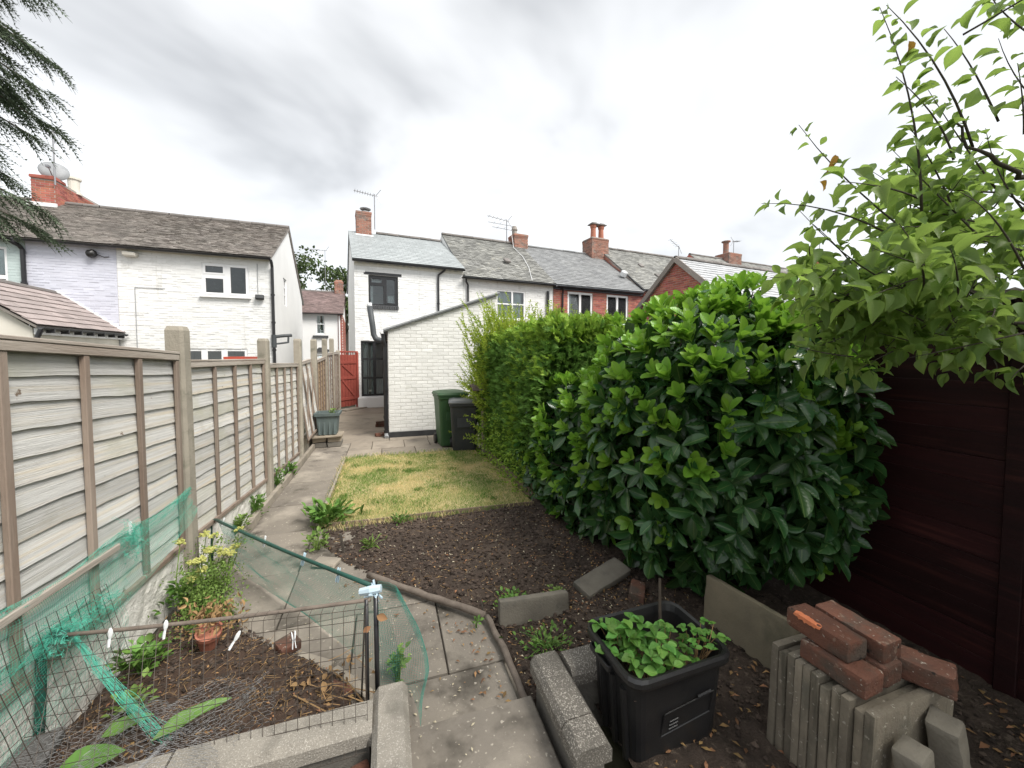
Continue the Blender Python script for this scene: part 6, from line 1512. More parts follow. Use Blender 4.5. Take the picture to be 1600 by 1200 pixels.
shoot = [   # long shoots, base to tip
    (cpt(1440, 330, 1.42), cpt(1375, 12, 1.32)), (cpt(1520, 230, 1.36), cpt(1385, 8, 1.30)), (cpt(1500, 420, 1.5), cpt(1248, 195, 1.42)), (cpt(1420, 385, 1.55), cpt(1190, 318, 1.48)),
    (cpt(1560, 190, 1.4), cpt(1475, 45, 1.36)), (cpt(1600, 210, 1.35), cpt(1590, 100, 1.3)), (cpt(1470, 470, 1.55), cpt(1250, 330, 1.5)), (cpt(1350, 440, 1.6), cpt(1270, 350, 1.55)),
    (cpt(1490, 250, 1.35), cpt(1400, 120, 1.32)), (cpt(1600, 420, 1.3), cpt(1500, 300, 1.25)), (cpt(1530, 370, 1.45), cpt(1395, 235, 1.42)), (cpt(1600, 330, 1.5), cpt(1540, 200, 1.5)), (cpt(1330, 420, 1.6), cpt(1240, 400, 1.62)),
    (cpt(1560, 300, 1.6), cpt(1450, 140, 1.6)), (cpt(1620, 60, 1.5), cpt(1540, -20, 1.5)), (cpt(1640, 180, 1.6), cpt(1560, 60, 1.6)),
]
for k in range(120):   # filling twigs through the crown, and over the wall towards and behind the viewer
    if k < 70: b = cpt(U(1400, 1640), U(300, 520), U(1.35, 2.0)); e_ = b + np.array([U(-.42, -.05), U(-.2, .2), U(-.12, .26)])
    else: b = cpt(U(1270, 1500), U(400, 520), U(1.5, 1.95)); e_ = b + np.array([U(-.30, .0), U(-.15, .15), U(-.16, .10)])
    shoot.append((b, e_))
nvis = len(shoot)
for k in range(270):  # unseen crown outside the picture, added thick to shade the right foreground
    b = np.array([U(1.9, 4.4), U(-2.0, .9), U(2.15, 3.7)]); shoot.append((b, b + np.array([U(-.35, .35), U(-.35, .35), U(-.1, .5)])))
for k in range(60):
    b = cpt(U(1300, 1620), U(450, 575), U(1.6, 2.05)); shoot.append((b, b + np.array([U(-.30, .05), U(-.15, .15), U(-.15, .06)])))
tw = MB(); aP, aD, aN, aL, aW = [], [], [], [], []
for k, (b, e_) in enumerate(shoot):
    l = np.linalg.norm(e_ - b); d = (e_ - b) / l; bend = rng.normal(0, .06, 3) * l; mid = (b + e_) / 2 + bend
    r3 = [.0030 + .0025 * min(l, .8), .0024 + .0012 * min(l, .8), .0010]
    tq = [i / 7 for i in range(8)]; tw.tube([(1 - t) ** 2 * b + 2 * t * (1 - t) * mid + t * t * e_ for t in tq], [r3[0] * (1 - t) + r3[2] * t for t in tq], 5)
    n = max(4, int(l / (.028 if k < 16 else .026)))
    a = np.cross(d, [.2, .3, .93]); a /= np.linalg.norm(a) + 1e-9; b2 = np.cross(d, a)
    for j in range(n):
        t = (j + U(.2, .8)) / n
        if k < 16 and t < .08: continue
        p = (1 - t) ** 2 * b + 2 * t * (1 - t) * mid + t * t * e_
        w = j * 2.4 + U(-.5, .5); r_ = a * math.cos(w) + b2 * math.sin(w)
        for q in range(1 if random.random() < .72 else 2):
            D_ = r_ * U(.7, 1.1) + d * U(.25, .8) + np.array([0, 0, U(-.5, .15)]); L0 = U(.050, .098) * (1.0 - .45 * t if k < 16 else 1.0) * (1 if q == 0 else .7)
            aP.append(p + r_ * .012); aD.append(D_); aN.append(np.array([0, 0, 1.0]) + rng.normal(0, .35, 3)); aL.append(L0); aW.append(L0 * U(.24, .34))
tw.build('twigs', M['bark'], apl, smooth=True, kind='stuff')
aP, aD, aN, aL, aW = [np.array(x) for x in (aP, aD, aN, aL, aW)]
ok = (np.linalg.norm(aP - CAM, axis=1) > .75) & ~((aP[:, 0] > 2.9) & (aP[:, 2] < 2.1))
aP, aD, aN, aL, aW = [x[ok] for x in (aP, aD, aN, aL, aW)]
f_ = np.array([math.sin(R(18)), math.cos(R(18)), 0]); r0 = np.array([math.cos(R(18)), -math.sin(R(18)), 0])
dp = (aP - CAM) @ f_; inview = (dp > .3) & (((aP - CAM) @ r0) / np.maximum(dp, .1) < 1.36)
sc_ = np.where(inview, dp / (aL * 12), 99); od = np.argsort(sc_); single = np.zeros(len(aP), bool); single[od[:297]] = True
leaf_objects('leaf', T_apple, M['apple_leaf'], apl, aP[single], aD[single], aN[single], aL[single], aW[single], (3.45, .15, 0))
mb = MB(); scatter(mb, T_apple, aP[~single], aD[~single], aN[~single], aL[~single], aW[~single]); mb.build('foliage', M['apple_leaf'], apl, smooth=True, kind='stuff', uv=True)
ye = [(cpt(1420, 64, 1.31)), (cpt(1306, 242, 1.45)), (cpt(1281, 284, 1.46))]
leaf_objects('yellow_leaf', T_apple, M['yellow_leaf'], apl, np.array(ye), np.array([(.2, 0, -1), (-.3, .1, -.8), (.6, 0, -.3)], float), np.array([(-.4, -.8, .3)] * 3, float), np.array([.05, .06, .05]), np.array([.012, .012, .014]), (3.45, .15, 0))
apl.children[-1]['label'] = 'yellowed apple leaf'

# ------------------------------------------------------------------ dark conifer at the top left
cnf = thing('conifer_tree', 'dark conifer with drooping feathery boughs at the top left edge', 'tree', (-3.9, 2.2, 0))
mb = MB(); mb.tube([(-3.9, 2.2, -.1), (-3.88, 2.2, 2), (-3.85, 2.25, 4.2), (-3.85, 2.25, 7.0)], [.19, .16, .12, .03], 10); mb.build('trunk', M['bark'], cnf, smooth=True)
T_needle = spray_t(8, .15, .020, .22)
br = MB(); nP, nD, nN, nL = [], [], [], []
boughs = []
for z, x1, y1, dz in ((4.9, -2.15, 3.75, -.10), (4.62, -2.20, 3.80, .0), (4.35, -2.3, 3.7, -.05), (4.05, -2.28, 3.78, -.18), (3.75, -2.45, 3.75, -.20), (3.45, -2.35, 3.72, -.16), (3.2, -2.50, 3.6, -.12), (2.95, -2.62, 3.55, -.12), (3.0, -2.25, 3.62, -.25), (2.75, -2.60, 3.4, -.20), (2.45, -2.75, 3.3, -.15), (5.2, -2.2, 3.7, .1), (5.5, -2.4, 3.6, .1), (2.25, -2.85, 3.2, -.1), (2.6, -2.42, 3.72, -.2)):
    boughs.append((np.array([-3.86, 2.25, z + .22]), np.array([x1, y1, z + dz])))
for k in range(44):
    z0_ = U(2.35, 5.4); boughs.append((np.array([-3.86, 2.25, z0_ + U(.1, .35)]), np.array([U(-2.75, -2.28), U(3.3, 3.85), z0_ - U(.05, .25)])))
for k in range(30):
    z0_ = U(2.75, 5.4); boughs.append((np.array([-3.86, 2.25, z0_ + U(.1, .3)]), np.array([U(-2.75, -2.45), U(3.3, 3.85), z0_ - U(.0, .2)])))
for k in range(46):
    z = U(1.6, 6.6); w = U(0, 6.28); l = U(.9, 1.7) * (1 - .09 * max(0, z - 3)); e_ = np.array([-3.86 + math.cos(w) * l, 2.25 + math.sin(w) * l, z - .25])
    if e_[0] > -2.5 and e_[1] > 1.2: continue
    boughs.append((np.array([-3.86, 2.25, z + .1]), e_))
boughs = [q for q in boughs if not (q[1][0] > -2.9 and q[1][1] > 2.4 and q[1][2] < 2.62)]
for b, e_ in boughs:
    l = np.linalg.norm(e_ - b); d = (e_ - b) / l; mid = (b + e_) / 2 + np.array([0, 0, .12 * l]); br.tube([b, mid, e_], [.024, .014, .004], 5); sd_ = np.cross(d, [0, 0, 1.0])
    n = int(l / .015)
    for j in range(n):
        t = .18 + .82 * (j + random.random()) / n; p = (1 - t) ** 2 * b + 2 * t * (1 - t) * mid + t * t * e_
        for s in (-1, 1):
            nP.append(p + rng.normal(0, .012, 3)); nD.append(d * U(.55, 1.0) + sd_ * s * U(.15, .65) + np.array([0, 0, U(-.85, -.10)])); nN.append(np.array([0, 0, 1.0]) + rng.normal(0, .3, 3)); nL.append(U(.16, .34) * (1.05 - .35 * t))
br.build('boughs', M['bark'], cnf, kind='stuff')
nP, nD, nN, nL = [np.array(x) for x in (nP, nD, nN, nL)]
mb = MB(); scatter(mb, T_needle, nP, nD, nN, nL, nL); mb.build('foliage', M['conifer'], cnf, kind='stuff')

# ------------------------------------------------------------------ trees behind the far house
def ftree(loc, h_, r_, label, n=2600):
    t = thing('broadleaf_tree', label, 'tree', loc, 0, 'trees behind the far house'); l = np.array(loc)
    mb = MB(); mb.tube([l, l + [0.1, 0, h_ * .4], l + [0, .2, h_ * .8]], [.28, .2, .05], 8)
    for k in range(9):
        w = U(0, 6.28); s = l + [0, 0, h_ * U(.35, .7)]; mb.tube([s, s + [math.cos(w) * r_ * .5, math.sin(w) * r_ * .5, .9], s + [math.cos(w) * r_ * .9, math.sin(w) * r_ * .9, 1.6]], [.09, .05, .015], 5)
    mb.build('trunk', M['bark'], t)
    cs = [(l + [U(-.75, .75) * r_, U(-.7, .7) * r_, h_ * U(.50, .95)], U(.28, .52) * r_) for _ in range(26)]
    P, N = [], []
    for c, q in cs:
        k = n // 26; d = sphere_pts(k); d[:, 2] = d[:, 2] * .75 + .12; P.append(c + d * q * rng.uniform(.55, 1.08, (k, 1))); N.append(d)
    P = np.concatenate(P); N = np.concatenate(N); D = norm(N + rng.normal(0, .8, P.shape)); L0 = rng.uniform(.16, .32, len(P))
    mb = MB(); scatter(mb, T_small, P, D, norm(N + rng.normal(0, .5, P.shape) + np.array([0, 0, .6])), L0, L0 * .36); mb.build('crown', M['far_leaf'], t, kind='stuff')
ftree((-8.0, 38, 0), 10.4, 2.6, 'leafy green tree behind the white gable of the left house')
ftree((-3.6, 38, 0), 9.4, 2.1, 'leafy green tree behind the brown chimney of the far house')
ftree((-5.6, 46, 0), 8.6, 1.6, 'paler distant tree between two others behind the far house', 1800)

# ------------------------------------------------------------------ small plants
def tuft(label, loc, r_, h_, n, m, T=T_small, lw=(.03, .07), wr=.30, cat='weed', name='weed', stems=True, group=None, up=.8, parent=None, offs=None):
    t = parent or thing(name, label, cat, loc, 0, group); l = np.array(loc, float)
    P = l + np.stack([rng.normal(0, r_ * .45, n), rng.normal(0, r_ * .45, n), h_ * rng.random(n) ** .8], 1)
    rad = P - l; rad[:, 2] = 0; D = norm(norm(rad) * .9 + rng.normal(0, .45, (n, 3)) + np.array([0, 0, up])); L0 = rng.uniform(*lw, n)
    mb = MB(); scatter(mb, T, P, D, norm(np.array([0, 0, 1.0]) - norm(rad) * .3 + rng.normal(0, .3, (n, 3))), L0, L0 * wr); mb.build('leaves', M[m], t, smooth=True, kind='stuff', uv=True)
    if stems:
        s_ = MB()
        for i in range(0, n, 3): s_.tube([(l[0] + U(-.2, .2) * r_, l[1] + U(-.2, .2) * r_, l[2] - .01), (P[i] + l * [1, 1, 0] + [0, 0, P[i][2]]) / 2, P[i]], [.003, .0025, .0015], 4)
        s_.build('stems', M[m], t, kind='stuff')
    return t
tuft('bushy broad leaved weed at the left corner of the lawn', (-.60, 4.30, .0), .19, .16, 130, 'weed', T_laurel, (.07, .13), .22)
tuft('pale green straggly weed at the left edge of the dug bed', (-.62, 3.78, .0), .11, .14, 60, 'herb', T_small, (.03, .06), .25)
tuft('low green weeds sprouting behind the upright concrete edging block', (.80, 2.46, .02), .12, .06, 110, 'weed', T_small, (.02, .04), .35)
tuft('small yellowish weed beside the right end of the edging block', (1.10, 2.42, .03), .07, .07, 50, 'herb', T_small, (.015, .03), .35)
tuft('low weeds growing between the edging block and the speckled coping wall', (.86, 2.02, .03), .18, .05, 120, 'weed', T_small, (.015, .035), .32)
tuft('tiny green seedling beside the joint of the two poles', (.52, 2.33, .02), .025, .04, 9, 'weed', T_small, (.02, .035), .35)
tuft('thin grassy weed wisps on the left part of the dug bed', (-.16, 3.62, .03), .10, .05, 40, 'herb', T_small, (.03, .06), .10)
tuft('low wispy weeds at the front edge of the lawn', (.10, 4.08, .03), .09, .05, 50, 'weed', T_small, (.03, .06), .12)
tuft('dark broad leaved weed at the foot of the near fence post', (-1.30, 3.02, .1), .10, .14, 70, 'weed', T_small, (.03, .06), .30)
tuft('leafy green weed against the rough gravel board', (-1.22, 2.42, .12), .10, .12, 90, 'weed', T_small, (.03, .06), .34)
tuft('small lime green weed under the wire netting', (-1.12, 2.12, .12), .08, .08, 60, 'herb', T_small, (.02, .045), .34)
tuft('lime green weed on the path outside the black posts', (.03, 2.08, .0), .06, .16, 60, 'herb', T_small, (.02, .04), .36)
tuft('weeds crowding the kerb beyond the near concrete post', (-1.38, 4.25, .02), .10, .18, 160, 'herb', T_small, (.02, .05), .28)
tuft('dense green weeds at the foot of the second fence panel', (-1.37, 4.72, .02), .10, .20, 160, 'weed', T_small, (.02, .05), .28)
tuft('tall weed beside the second concrete post', (-1.37, 5.6, .02), .09, .26, 110, 'weed', T_small, (.025, .05), .28)
tuft('broad leaved weed halfway along the fence kerb', (-1.36, 6.15, .02), .08, .16, 60, 'weed', T_laurel, (.05, .09), .25)
tuft('small seedling growing in the green grey planter', (-1.02, 8.10, .58), .05, .12, 30, 'herb', T_small, (.03, .06), .36, 'seedling', 'seedling')
tuft('low weeds near the slab stack on the dark ground', (1.35, 1.9, .05), .12, .05, 60, 'weed', T_small, (.02, .04), .33)
# flowering parsley in the corner bed
par = thing('parsley_plant', 'tall bolted parsley with pale yellow flower heads in the corner bed by the fence', 'herb plant', (-1.20, 3.05, .05))
stm = MB(); um = MB(); hp_ = []
for k in range(15):
    b = np.array([-1.20 + U(-.10, .10), 3.08 + U(-.22, .26), .04]); top = b + np.array([U(-.07, .10), U(-.06, .10), U(.26, .47)]); stm.tube([b, (b + top) / 2 + rng.normal(0, .015, 3), top], [.004, .0035, .0025], 5)
    for q in range(12):
        w = U(0, 6.28); e_ = top + np.array([math.cos(w) * U(.008, .034), math.sin(w) * U(.008, .034), U(.012, .03)]); stm.tube([top, e_], .0012, 3, False)
        for z in range(5): um.box(e_ + rng.normal(0, .005, 3), (.008, .008, .005), jit=.002)
    for q in range(7): hp_.append(b + (top - b) * U(.15, .85) + rng.normal(0, .045, 3))
stm.build('stems', M['herb'], par, kind='stuff'); um.build('flower_heads', M['umbel'], par, kind='stuff')
hp_ = np.array(hp_); mb = MB(); k = 26
P = np.repeat(hp_, k, 0) + rng.normal(0, .022, (len(hp_) * k, 3)); P = np.concatenate([P, np.array([-1.10, 2.80, .13]) + rng.normal(0, 1, (1500, 3)) * np.array([.085, .10, .06])])
D = norm(rng.normal(0, .8, P.shape) + np.array([.1, -.2, .35])); L0 = rng.uniform(.008, .020, len(P)); scatter(mb, T_small, P, D, norm(rng.normal(0, .5, P.shape) + np.array([0, 0, .9])), L0, L0 * .36); mb.build('leaves', M['herb'], par, smooth=True, kind='stuff')
# strawberry plants in the tub
sb = thing('strawberry_plant', 'bright green strawberry plants filling the black tub', 'plant', (1.18, 1.45, .32))
T_sb = leaf_t([.10, .58, .90, 1.0, .88, .60, .22], fold=.16, droop=.16, wave=.035)
sP, sD, sN, sL, sW = [], [], [], [], []; stm = MB()
def trifol(b, p, s, T=3):
    stm.tube([b, (b + p) / 2 + rng.normal(0, .008, 3), p], .0018, 4, False); w0 = U(0, 6.28)
    tl = np.array([U(-.35, .35), U(-.35, .35), 1]); 
    for j in range(T):
        w = w0 + (j - 1) * 1.15; sP.append(p); sD.append(np.array([math.cos(w), math.sin(w), U(.0, .3)])); sN.append(tl); q = s * (1 if j == 1 else .86); sL.append(q); sW.append(q * U(.36, .42))
for k in range(44):
    cx, cy = random.choice([(1.03, 1.50), (1.06, 1.43), (1.08, 1.34), (1.10, 1.40), (1.0, 1.53)]); b = np.array([cx + U(-.03, .03), cy + U(-.03, .03), .32]); trifol(b, b + np.array([U(-.075, .085), U(-.07, .07), U(.06, .17)]), U(.045, .075))
for k in range(24):
    cx, cy = random.choice([(1.22, 1.42), (1.26, 1.36), (1.18, 1.35), (1.30, 1.42)]); b = np.array([cx + U(-.03, .03), cy + U(-.03, .03), .32]); trifol(b, b + np.array([U(-.07, .07), U(-.06, .06), U(.02, .09)]), U(.024, .042))
for k in range(16):
    b = np.array([1.36 + U(-.03, .03), 1.38 + U(-.04, .04), .32]); trifol(b, b + np.array([U(-.05, .09), U(-.08, .05), U(.07, .16)]), U(.028, .045))
for k in range(8):
    b = np.array([1.215 + U(-.01, .01), 1.43 + U(-.01, .01), .32]); trifol(b, b + np.array([U(-.03, .04), U(-.03, .03), U(.10, .19)]), U(.030, .045))
sP, sD, sN, sL, sW = [np.array(x) for x in (sP, sD, sN, sL, sW)]
leaf_objects('leaf', T_sb, M['straw_leaf'], sb, sP[:290], sD[:290], sN[:290], sL[:290], sW[:290], (1.18, 1.45, .32))
stm.build('stems', M['dry'], sb, kind='stuff')
# big leaves lying on the bed, dry stalks, potted dead plant
T_big = leaf_t([.05, .55, .9, 1.0, .9, .7, .4, .04], fold=.12, droop=.10, wave=.02)
for (x, y, z, dx, dy, L0, W0, lb) in ((-.90, 1.80, .24, .75, .35, .26, .032, 'long pale green leaf lying on the soil above the near coping'), (-1.18, 1.78, .22, .9, .1, .20, .05, 'broad pale green leaf under the crumpled wire netting'), (-1.12, 1.92, .21, .9, .3, .16, .032, 'narrow pale leaf behind the broad leaf under the netting')):
    mb = MB(); scatter(mb, T_big, np.array([[0, 0, 0.]]), np.array([[dx, dy, .12]]), np.array([[.0, -.35, 1.]]), np.array([L0]), np.array([W0])); tag(mb.build('fallen_leaf', M['weed'], smooth=True, uv=True, loc=(x, y, z)), lb, 'leaf')
t = thing('flower_pot', 'terracotta pot with dead orange brown plant in the corner bed', 'flower pot', (-.98, 2.52, .13))
mb = MB(); Mt = rotm(R(16), R(10), 0); mb.lathe([(.040, 0), (.056, .085), (.062, .086), (.064, .11), (.054, .11), (.05, .09)], (-.98, 2.52, .115), 16, M=Mt); mb.build('pot', M['terracotta'], t, smooth=False)
n = 240; P = np.array([-.97, 2.54, .26]) + rng.normal(0, 1, (n, 3)) * np.array([.075, .06, .035]); mb = MB(); D = norm(rng.normal(0, .7, (n, 3)) + np.array([0, 0, .2])); L0 = rng.uniform(.015, .045, n); scatter(mb, T_small, P, D, sphere_pts(n), L0, L0 * .22); mb.build('dead_foliage', M['dry'], t, kind='stuff')
dr = thing('dry_stalks', 'heap of dry straw coloured stalks on the netted bed', 'dead stalks', (-.36, 1.98, .13)); mb = MB()
for k in range(26):
    b = np.array([-.50 + U(0, .34), 2.14 - U(0, .36), .13 + U(0, .05)]); a = U(-1.0, -.55) if k < 6 else U(0, 6.28); l = U(.20, .42) if k < 6 else U(.05, .14); mb.tube([b, b + np.array([math.cos(a) * l * .5, math.sin(a) * l * .5, U(0, .03)]), b + np.array([math.cos(a) * l, math.sin(a) * l, U(-.02, .03)])], .0032 if k < 6 else .0018, 4)
mb.build('stalks', M['dry'], dr, kind='stuff')
n = 60; P = np.array([-.34, 1.98, .15]) + rng.normal(0, 1, (n, 3)) * np.array([.09, .09, .015]); mb = MB(); L0 = rng.uniform(.015, .05, n); scatter(mb, T_small, P, norm(rng.normal(0, .7, (n, 3))), sphere_pts(n), L0, L0 * .30); mb.build('dead_leaves', M['dry'], dr, kind='stuff')
# dead roots and stems on the bed
mb = MB()
for q in rpts(rbd, 420):
    z = float(rbz(np.array([q[0]]), np.array([q[1]]))[0]); a = U(0, 6.28); l = U(.02, .09); mb.tube([(q[0], q[1], z + .004), (q[0] + math.cos(a) * l * .5, q[1] + math.sin(a) * l * .5, z + U(.006, .022)), (q[0] + math.cos(a + .4) * l, q[1] + math.sin(a + .4) * l, z + .006)], .0011, 3, False)
for q in rpts(dig, 300):
    z = float(bz(np.array([q[0]]), np.array([q[1]]))[0]); a = U(0, 6.28); l = U(.02, .09); mb.tube([(q[0], q[1], z + .004), (q[0] + math.cos(a) * l * .5, q[1] + math.sin(a) * l * .5, z + U(.006, .018)), (q[0] + math.cos(a + .4) * l, q[1] + math.sin(a + .4) * l, z + .006)], .0012, 3, False)
tag(mb.build('root_bits', M['dry'], kind='stuff'), 'fine dry root and straw bits strewn over both soil beds', 'plant debris')

# ------------------------------------------------------------------ netted frame over the corner bed
C1 = np.array([-.085, 1.82, .675]); FA = np.array([-1.385, 3.76, .38]); NL = np.array([-1.372, 2.07, .575])
cg = thing('netting_frame', 'pole frame with green netting and wire mesh around the corner bed', 'garden frame', (-.7, 2.3, 0))
def cpole(pts, r_, m, nm='pole', n=8): mb = MB(); mb.tube(pts, r_, n); return mb.build(nm, M[m], cg, smooth=True)
cpole([(-.105, 1.79, .10), (-.103, 1.79, .66)], .0085, 'black', 'corner_post'); cpole([(-.062, 1.80, .10), (-.064, 1.80, .66)], .0105, 'black', 'corner_post')
cpole([(-.135, 1.86, .15), (-.112, 1.84, .6)], .004, 'bark', 'thin_stake')
def sag(a, b, s, n=9): return [tuple(np.array(a) + (np.array(b) - np.array(a)) * i / (n - 1) + np.array([0, 0, -s * math.sin(math.pi * i / (n - 1))])) for i in range(n)]
cpole(sag(C1 + [0, .03, .01], FA, .012), .010, 'pole_green', 'rail')
cpole(sag(C1 + [.0, -.03, -.02], NL + [.06, 0, 0], .010), .0085, 'pole', 'rail')
cpole([NL + [.075, 0, .0], NL + [.03, 0, .004], NL + [.004, -.002, -.012], NL + [-.004, -.01, -.05], NL + [-.006, -.02, -.25], (-1.385, 2.03, .08)], .017, 'pole_green', 'bent_post')
cpole([FA, FA + np.array([-.03, .0, -.02]), (-1.40, 3.72, .05)], .011, 'pole_green', 'end_post')
cpole([(-1.33, 3.30, .05), (-1.335, 3.33, .42)], .0045, 'bark', 'thin_stake')
def sheet(nu, nv, S, wig=.0, seg=2):
    """a net of nu x nv cells over the surface S(u, v) -> (..., 3)"""
    u = np.linspace(0, 1, nu + 1); v = np.linspace(0, 1, nv + 1); vv = np.linspace(0, 1, nv * seg + 1); uu = np.linspace(0, 1, nu * seg + 1)
    A = S(*np.meshgrid(u, vv, indexing='ij')); B = np.swapaxes(S(*np.meshgrid(uu, v, indexing='ij')), 0, 1)
    return A, B
def net(name, nu, nv, S, r_, m, **k):
    A, B = sheet(nu, nv, S); mb = MB(); tubes(mb, A, r_); tubes(mb, B, r_); return mb.build(name, M[m], cg, **k)
def st3(x, y, z): return np.stack([x, y, z], -1)
# netting hanging from the green rail down to the path
def SA(u, v):
    t = C1 + [0, .03, .0] + (FA - C1)[None, None] * u[..., None]; bt = np.array([.02, 2.05, .02]) + (np.array([-1.22, 3.62, .04]) - np.array([.02, 2.05, .02])) * u[..., None]
    p = t + (bt - t) * v[..., None]; q = st3(u * 1.0, v, u * 0)
    p[..., 0] += .05 * np.sin(v * 3.1) * np.exp(-u * 2.5) + .018 * vnoise(q, 7, 61) * v; p[..., 1] += .018 * vnoise(q, 6, 62) * v; p[..., 2] += .012 * vnoise(q, 9, 63)
    return p
net('netting', 130, 40, SA, .00055, 'net_dark')
# its loose end around the corner posts
def SB(u, v):
    a = u * 1.9; x = -.06 + .09 * np.sin(a) + .13 * np.sin(a) * np.sin(v * 2.3); y = 1.86 + .10 * np.cos(a) - .05 + .10 * np.cos(a) * v; z = .66 - .62 * v
    q = st3(u, v, u * 0); return st3(x + .02 * vnoise(q, 5, 64) * v, y + .02 * vnoise(q, 5, 65) * v, z + .01 * vnoise(q, 8, 66))
net('netting', 34, 44, SB, .00055, 'net_dark')
# bright netting stretched along the fence
def SC(u, v):
    y = 1.55 + 1.77 * u; zt = .80 - .02 * u + .02 * np.sin(u * 14) - .03 * np.exp(-((u - .60) / .03) ** 2); zb = .46 + .16 * u - .10 * np.sin(u * 3.1) ; z = zt + (zb - zt) * v
    q = st3(u * 2, v, u * 0); return st3(-1.372 + .05 * v * v + .016 * vnoise(q, 6, 67), y + .02 * vnoise(q, 5, 68) * v, z)
net('netting', 150, 34, SC, .00042, 'net')
def SC2(u, v):   # gathered double fold along its top
    y = 1.55 + 1.77 * u; q = st3(u * 4, v, u * 0); z = .805 - .02 * u + .02 * np.sin(u * 14) - v * (.05 + .05 * np.exp(-((u - .6) / .12) ** 2)); return st3(-1.362 + .012 * vnoise(q, 9, 69), y, z + .006 * vnoise(q, 12, 70))
net('netting', 190, 6, SC2, .0006, 'net')
# bunched netting at the near left corner and a twisted strand running down from it
def bunch(c, s, n, r_, m, seed):
    k = n; P = np.array(c) + rng.normal(0, 1, (k, 1, 3)) * np.array(s) * .8; st_ = np.cumsum(rng.normal(0, .010, (k, 9, 3)), 1); return P + st_
mb = MB(); tubes(mb, bunch((-1.335, 2.09, .565), (.030, .05, .016), 170, .0006, 'net', 1), .0007); tubes(mb, bunch((-1.33, 2.28, .545), (.025, .11, .025), 130, .0006, 'net', 2), .0006); tubes(mb, bunch((-1.34, 2.60, .74), (.012, .02, .05), 120, .0006, 'net', 3), .0006); mb.build('netting_bunch', M['net'], cg, kind='stuff')
def strand(a, b, n, w, pts=26):
    t = np.linspace(0, 1, pts)[None, :, None]; a = np.array(a); b = np.array(b); base = a + (b - a) * t; base = base + np.array([0, 0, -.03]) * np.sin(np.pi * t)
    off = rng.normal(0, w, (n, 1, 3)) * (1 + .5 * np.sin(t * 20 + rng.uniform(0, 6, (n, 1, 1)))) + np.cumsum(rng.normal(0, .0018, (n, pts, 3)), 1); return base + off
mb = MB(); tubes(mb, strand((-1.32, 2.12, .56), (-.86, 1.83, .21), 34, .0045), .0006); tubes(mb, strand((-1.37, 2.3, .60), (-1.30, 1.72, .62), 24, .012), .0005); mb.build('netting_strand', M['net'], cg, kind='stuff')
def SD(u, v):   # veil between the bent post and the fence
    y = 1.62 + .95 * u; z = .62 - .50 * v + .05 * u; q = st3(u, v, u * 0); return st3(-1.385 + .03 * v + .02 * vnoise(q, 6, 71), y, z + .015 * vnoise(q, 7, 72))
net('netting', 50, 26, SD, .0004, 'net')
# stiff wire mesh hanging from the near rail
def SW(u, v):
    a = NL + [.01, -.02, -.02]; b = C1 + [-.02, -.05, -.05]; c = np.array([-1.24, 1.66, .10]); d = np.array([-.075, 1.565, .17])
    t = a + (b - a) * u[..., None]; bt = c + (d - c) * u[..., None]; p = t + (bt - t) * v[..., None]; q = st3(u, v, u * 0); p[..., 1] += .012 * vnoise(q, 4, 73); p[..., 2] += .008 * vnoise(q, 5, 74); p[..., 0] += .02 * v * np.sin(u * 5); return p
A, B = sheet(27, 12, SW); mb = MB(); tubes(mb, A, .0012, 4); tubes(mb, B, .0012, 4)
tips = A[:, 0]; e_ = tips + np.array([.018, .03, .022]); tubes(mb, np.stack([tips, (tips + e_) / 2 + [0, 0, .008], e_], 1), .0012, 4); mb.build('wire_mesh', M['wire'], cg)
def SW2(u, v):
    y = 1.40 + .98 * u; z = .80 - .18 * u + (-.62 + .05 * u) * v; q = st3(u, v, u * 0); return st3(-1.345 + .09 * v + .02 * vnoise(q, 3, 75), y + .05 * v, z)
A, B = sheet(20, 13, SW2); mb = MB(); tubes(mb, A, .0012, 4); tubes(mb, B, .0012, 4); mb.build('wire_mesh', M['wire'], cg)
# crumpled chicken wire in the near corner
ck = thing('chicken_wire', 'crumpled grey chicken wire lying over the near left corner of the bed', 'wire netting', (-.9, 1.72, .2)); mb = MB()
def crum(p): q = p.copy(); return q + np.stack([.05 * vnoise(p, 5, 81), .05 * vnoise(p, 6, 82), .05 * vnoise(p, 5, 83) + .02 * vnoise(p, 14, 84)], -1)
n = 46; t = np.linspace(0, 1, 60)
for lay, (z0, sx) in enumerate(((.245, 1.0), (.285, .85))):
    ls = []
    for i in range(n):
        x = -1.34 + .88 * sx * i / n; zig = .0095 * np.where(((np.arange(60) // 2) + i) % 2 == 0, 1, -1); ls.append(st3(x + zig + lay * .03, 1.50 + .46 * t, z0 + 0 * t + .03 * np.sin(i * .4 + lay)))
    tubes(mb, crum(np.array(ls)), .0006)
mb.build('wire', M['wire_grey'], ck, kind='stuff')
mb = MB(); X, Y = np.meshgrid(np.linspace(-.98, -.62, 26), np.linspace(1.45, 1.68, 18), indexing='ij'); q = st3(X, Y, 0 * X); Z = .235 + .035 * vnoise(q, 9, 85) + .02 * vnoise(q, 22, 86) - .4 * ((X + .8) ** 2 + (Y - 1.56) ** 2)
i, j = np.meshgrid(np.arange(25), np.arange(17), indexing='ij'); a = (i * 18 + j).ravel(); mb.addnp(st3(X, Y, Z + .03).reshape(-1, 3), np.stack([a, a + 18, a + 19, a + 1], -1)); tag(mb.build('plastic_sheet', M['black_sheet'], smooth=True), 'scrap of shiny black polythene on the near coping under the chicken wire', 'plastic sheet')
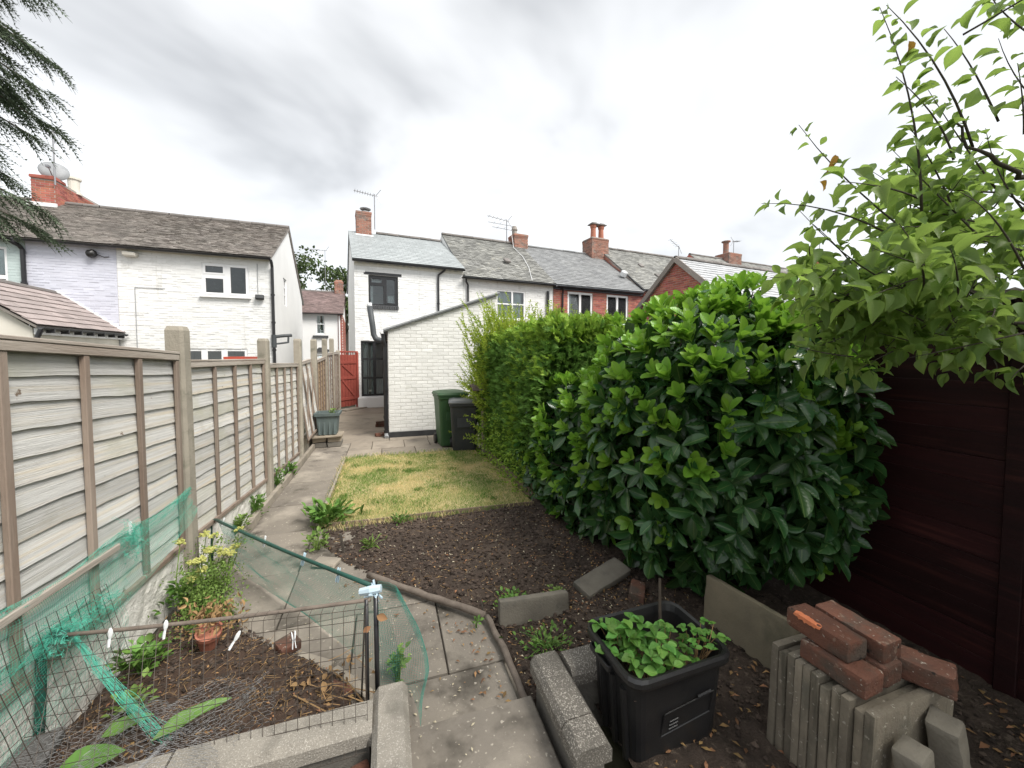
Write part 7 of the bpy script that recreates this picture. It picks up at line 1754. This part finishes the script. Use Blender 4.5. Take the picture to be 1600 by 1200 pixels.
# clothes pegs
def peg(p, d, m, label):
    d = Vector(d).normalized(); q = d.to_track_quat('Z', 'Y'); t = thing('clothes_peg', label, 'clothes peg', p, 0, 'clothes pegs clipping the netting', world=False)
    for s in (-1, 1):
        mb = MB(); pr = [(.004, -.035), (.0035, .0), (.006, .010), (.0065, .022), (.004, .034), (.001, .037)]
        rings = [[(s * .0035 + s * abs(z) * .09 - w * .35, -w, z), (s * .0035 + s * abs(z) * .09 + w * .35, -w, z), (s * .0035 + s * abs(z) * .09 + w * .35, w, z), (s * .0035 + s * abs(z) * .09 - w * .35, w, z)] for w, z in pr]
        mb.loft(rings); o = mb.build('arm', M[m], t, loc=(0, 0, 0)); o.rotation_mode = 'QUATERNION'; o.rotation_quaternion = q
    mb = MB(); mb.lathe([(.004, -.004), (.0055, 0), (.004, .004)], (0, 0, 0), 8, M=rotm(R(90), 0, 0)); o = mb.build('spring', M['alu'], t, loc=(0, 0, 0)); o.rotation_mode = 'QUATERNION'; o.rotation_quaternion = q
RA_ = lambda f: tuple(C1 + [0, .03, .0] + (FA - C1) * f + [0, 0, -.012]); RB_ = lambda f: tuple(C1 + [0, -.03, -.02] + (NL - C1) * f)
peg(RA_(.13), (-.15, -.2, -1), 'peg_blue', 'pale blue peg on the green rail nearest the black posts')
peg(RA_(.30), (-.25, -.2, -1), 'peg_blue', 'pale blue peg in the middle of the green rail')
peg(RA_(.55), (-.2, -.1, -1), 'peg_white', 'clear peg on the green rail beyond the middle one')
peg(RA_(.93), (-.35, -.2, -1), 'peg_white', 'clear peg at the fence end of the green rail')
peg(RB_(.80), (.12, .1, 1), 'peg_white', 'white peg on the dark rail left of the terracotta pot')
peg(RB_(.64), (.15, .1, 1), 'peg_white', 'clear greenish peg on the dark rail above the terracotta pot')
peg(tuple(np.array(RB_(.24)) + [0, -.06, -.09]), (-.05, .1, 1), 'peg_white', 'white peg clipped on the wire mesh left of the black posts')
peg(tuple(np.array(RB_(.42)) + [0, -.05, -.06]), (.5, .1, .8), 'peg_white', 'white peg clipped on the wire mesh below the middle of the dark rail')
peg((-1.355, 2.62, .80), (.05, 0, -1), 'peg_white', 'white peg clipping the green netting to the fence batten')
mb = MB(); mb.tube([C1 + [-.045, .01, .0], C1 + [.0, -.01, .012], C1 + [.045, -.02, .018]], [.016, .020, .017], 8)
for k in range(7): mb.tube([C1 + rng.normal(0, .014, 3), C1 + rng.normal(0, .018, 3) + [.0, -.01, 0], C1 + rng.normal(0, .02, 3) + [.02, -.012, .0]], .005, 5)
tag(mb.build('tape_wrap', M['tape']), 'crumpled pale blue tape tying the rails to the top of the black posts', 'tape')
for p_, d_, l_, lb in (((-.06, 1.775, .585), (.6, -.2, -.2), .05, 'upper curled orange brown dead leaf caught on the black corner posts'), ((-.085, 1.77, .545), (-.5, 0, -.3), .04, 'lower curled brown dead leaf caught on the black corner posts')):
    mb = MB(); scatter(mb, T_small, np.array([p_]), np.array([d_], float), np.array([[0, -.8, .5]]), np.array([l_]), np.array([l_ * .32])); tag(mb.build('dead_leaf', M['litter'], smooth=True), lb, 'leaf')
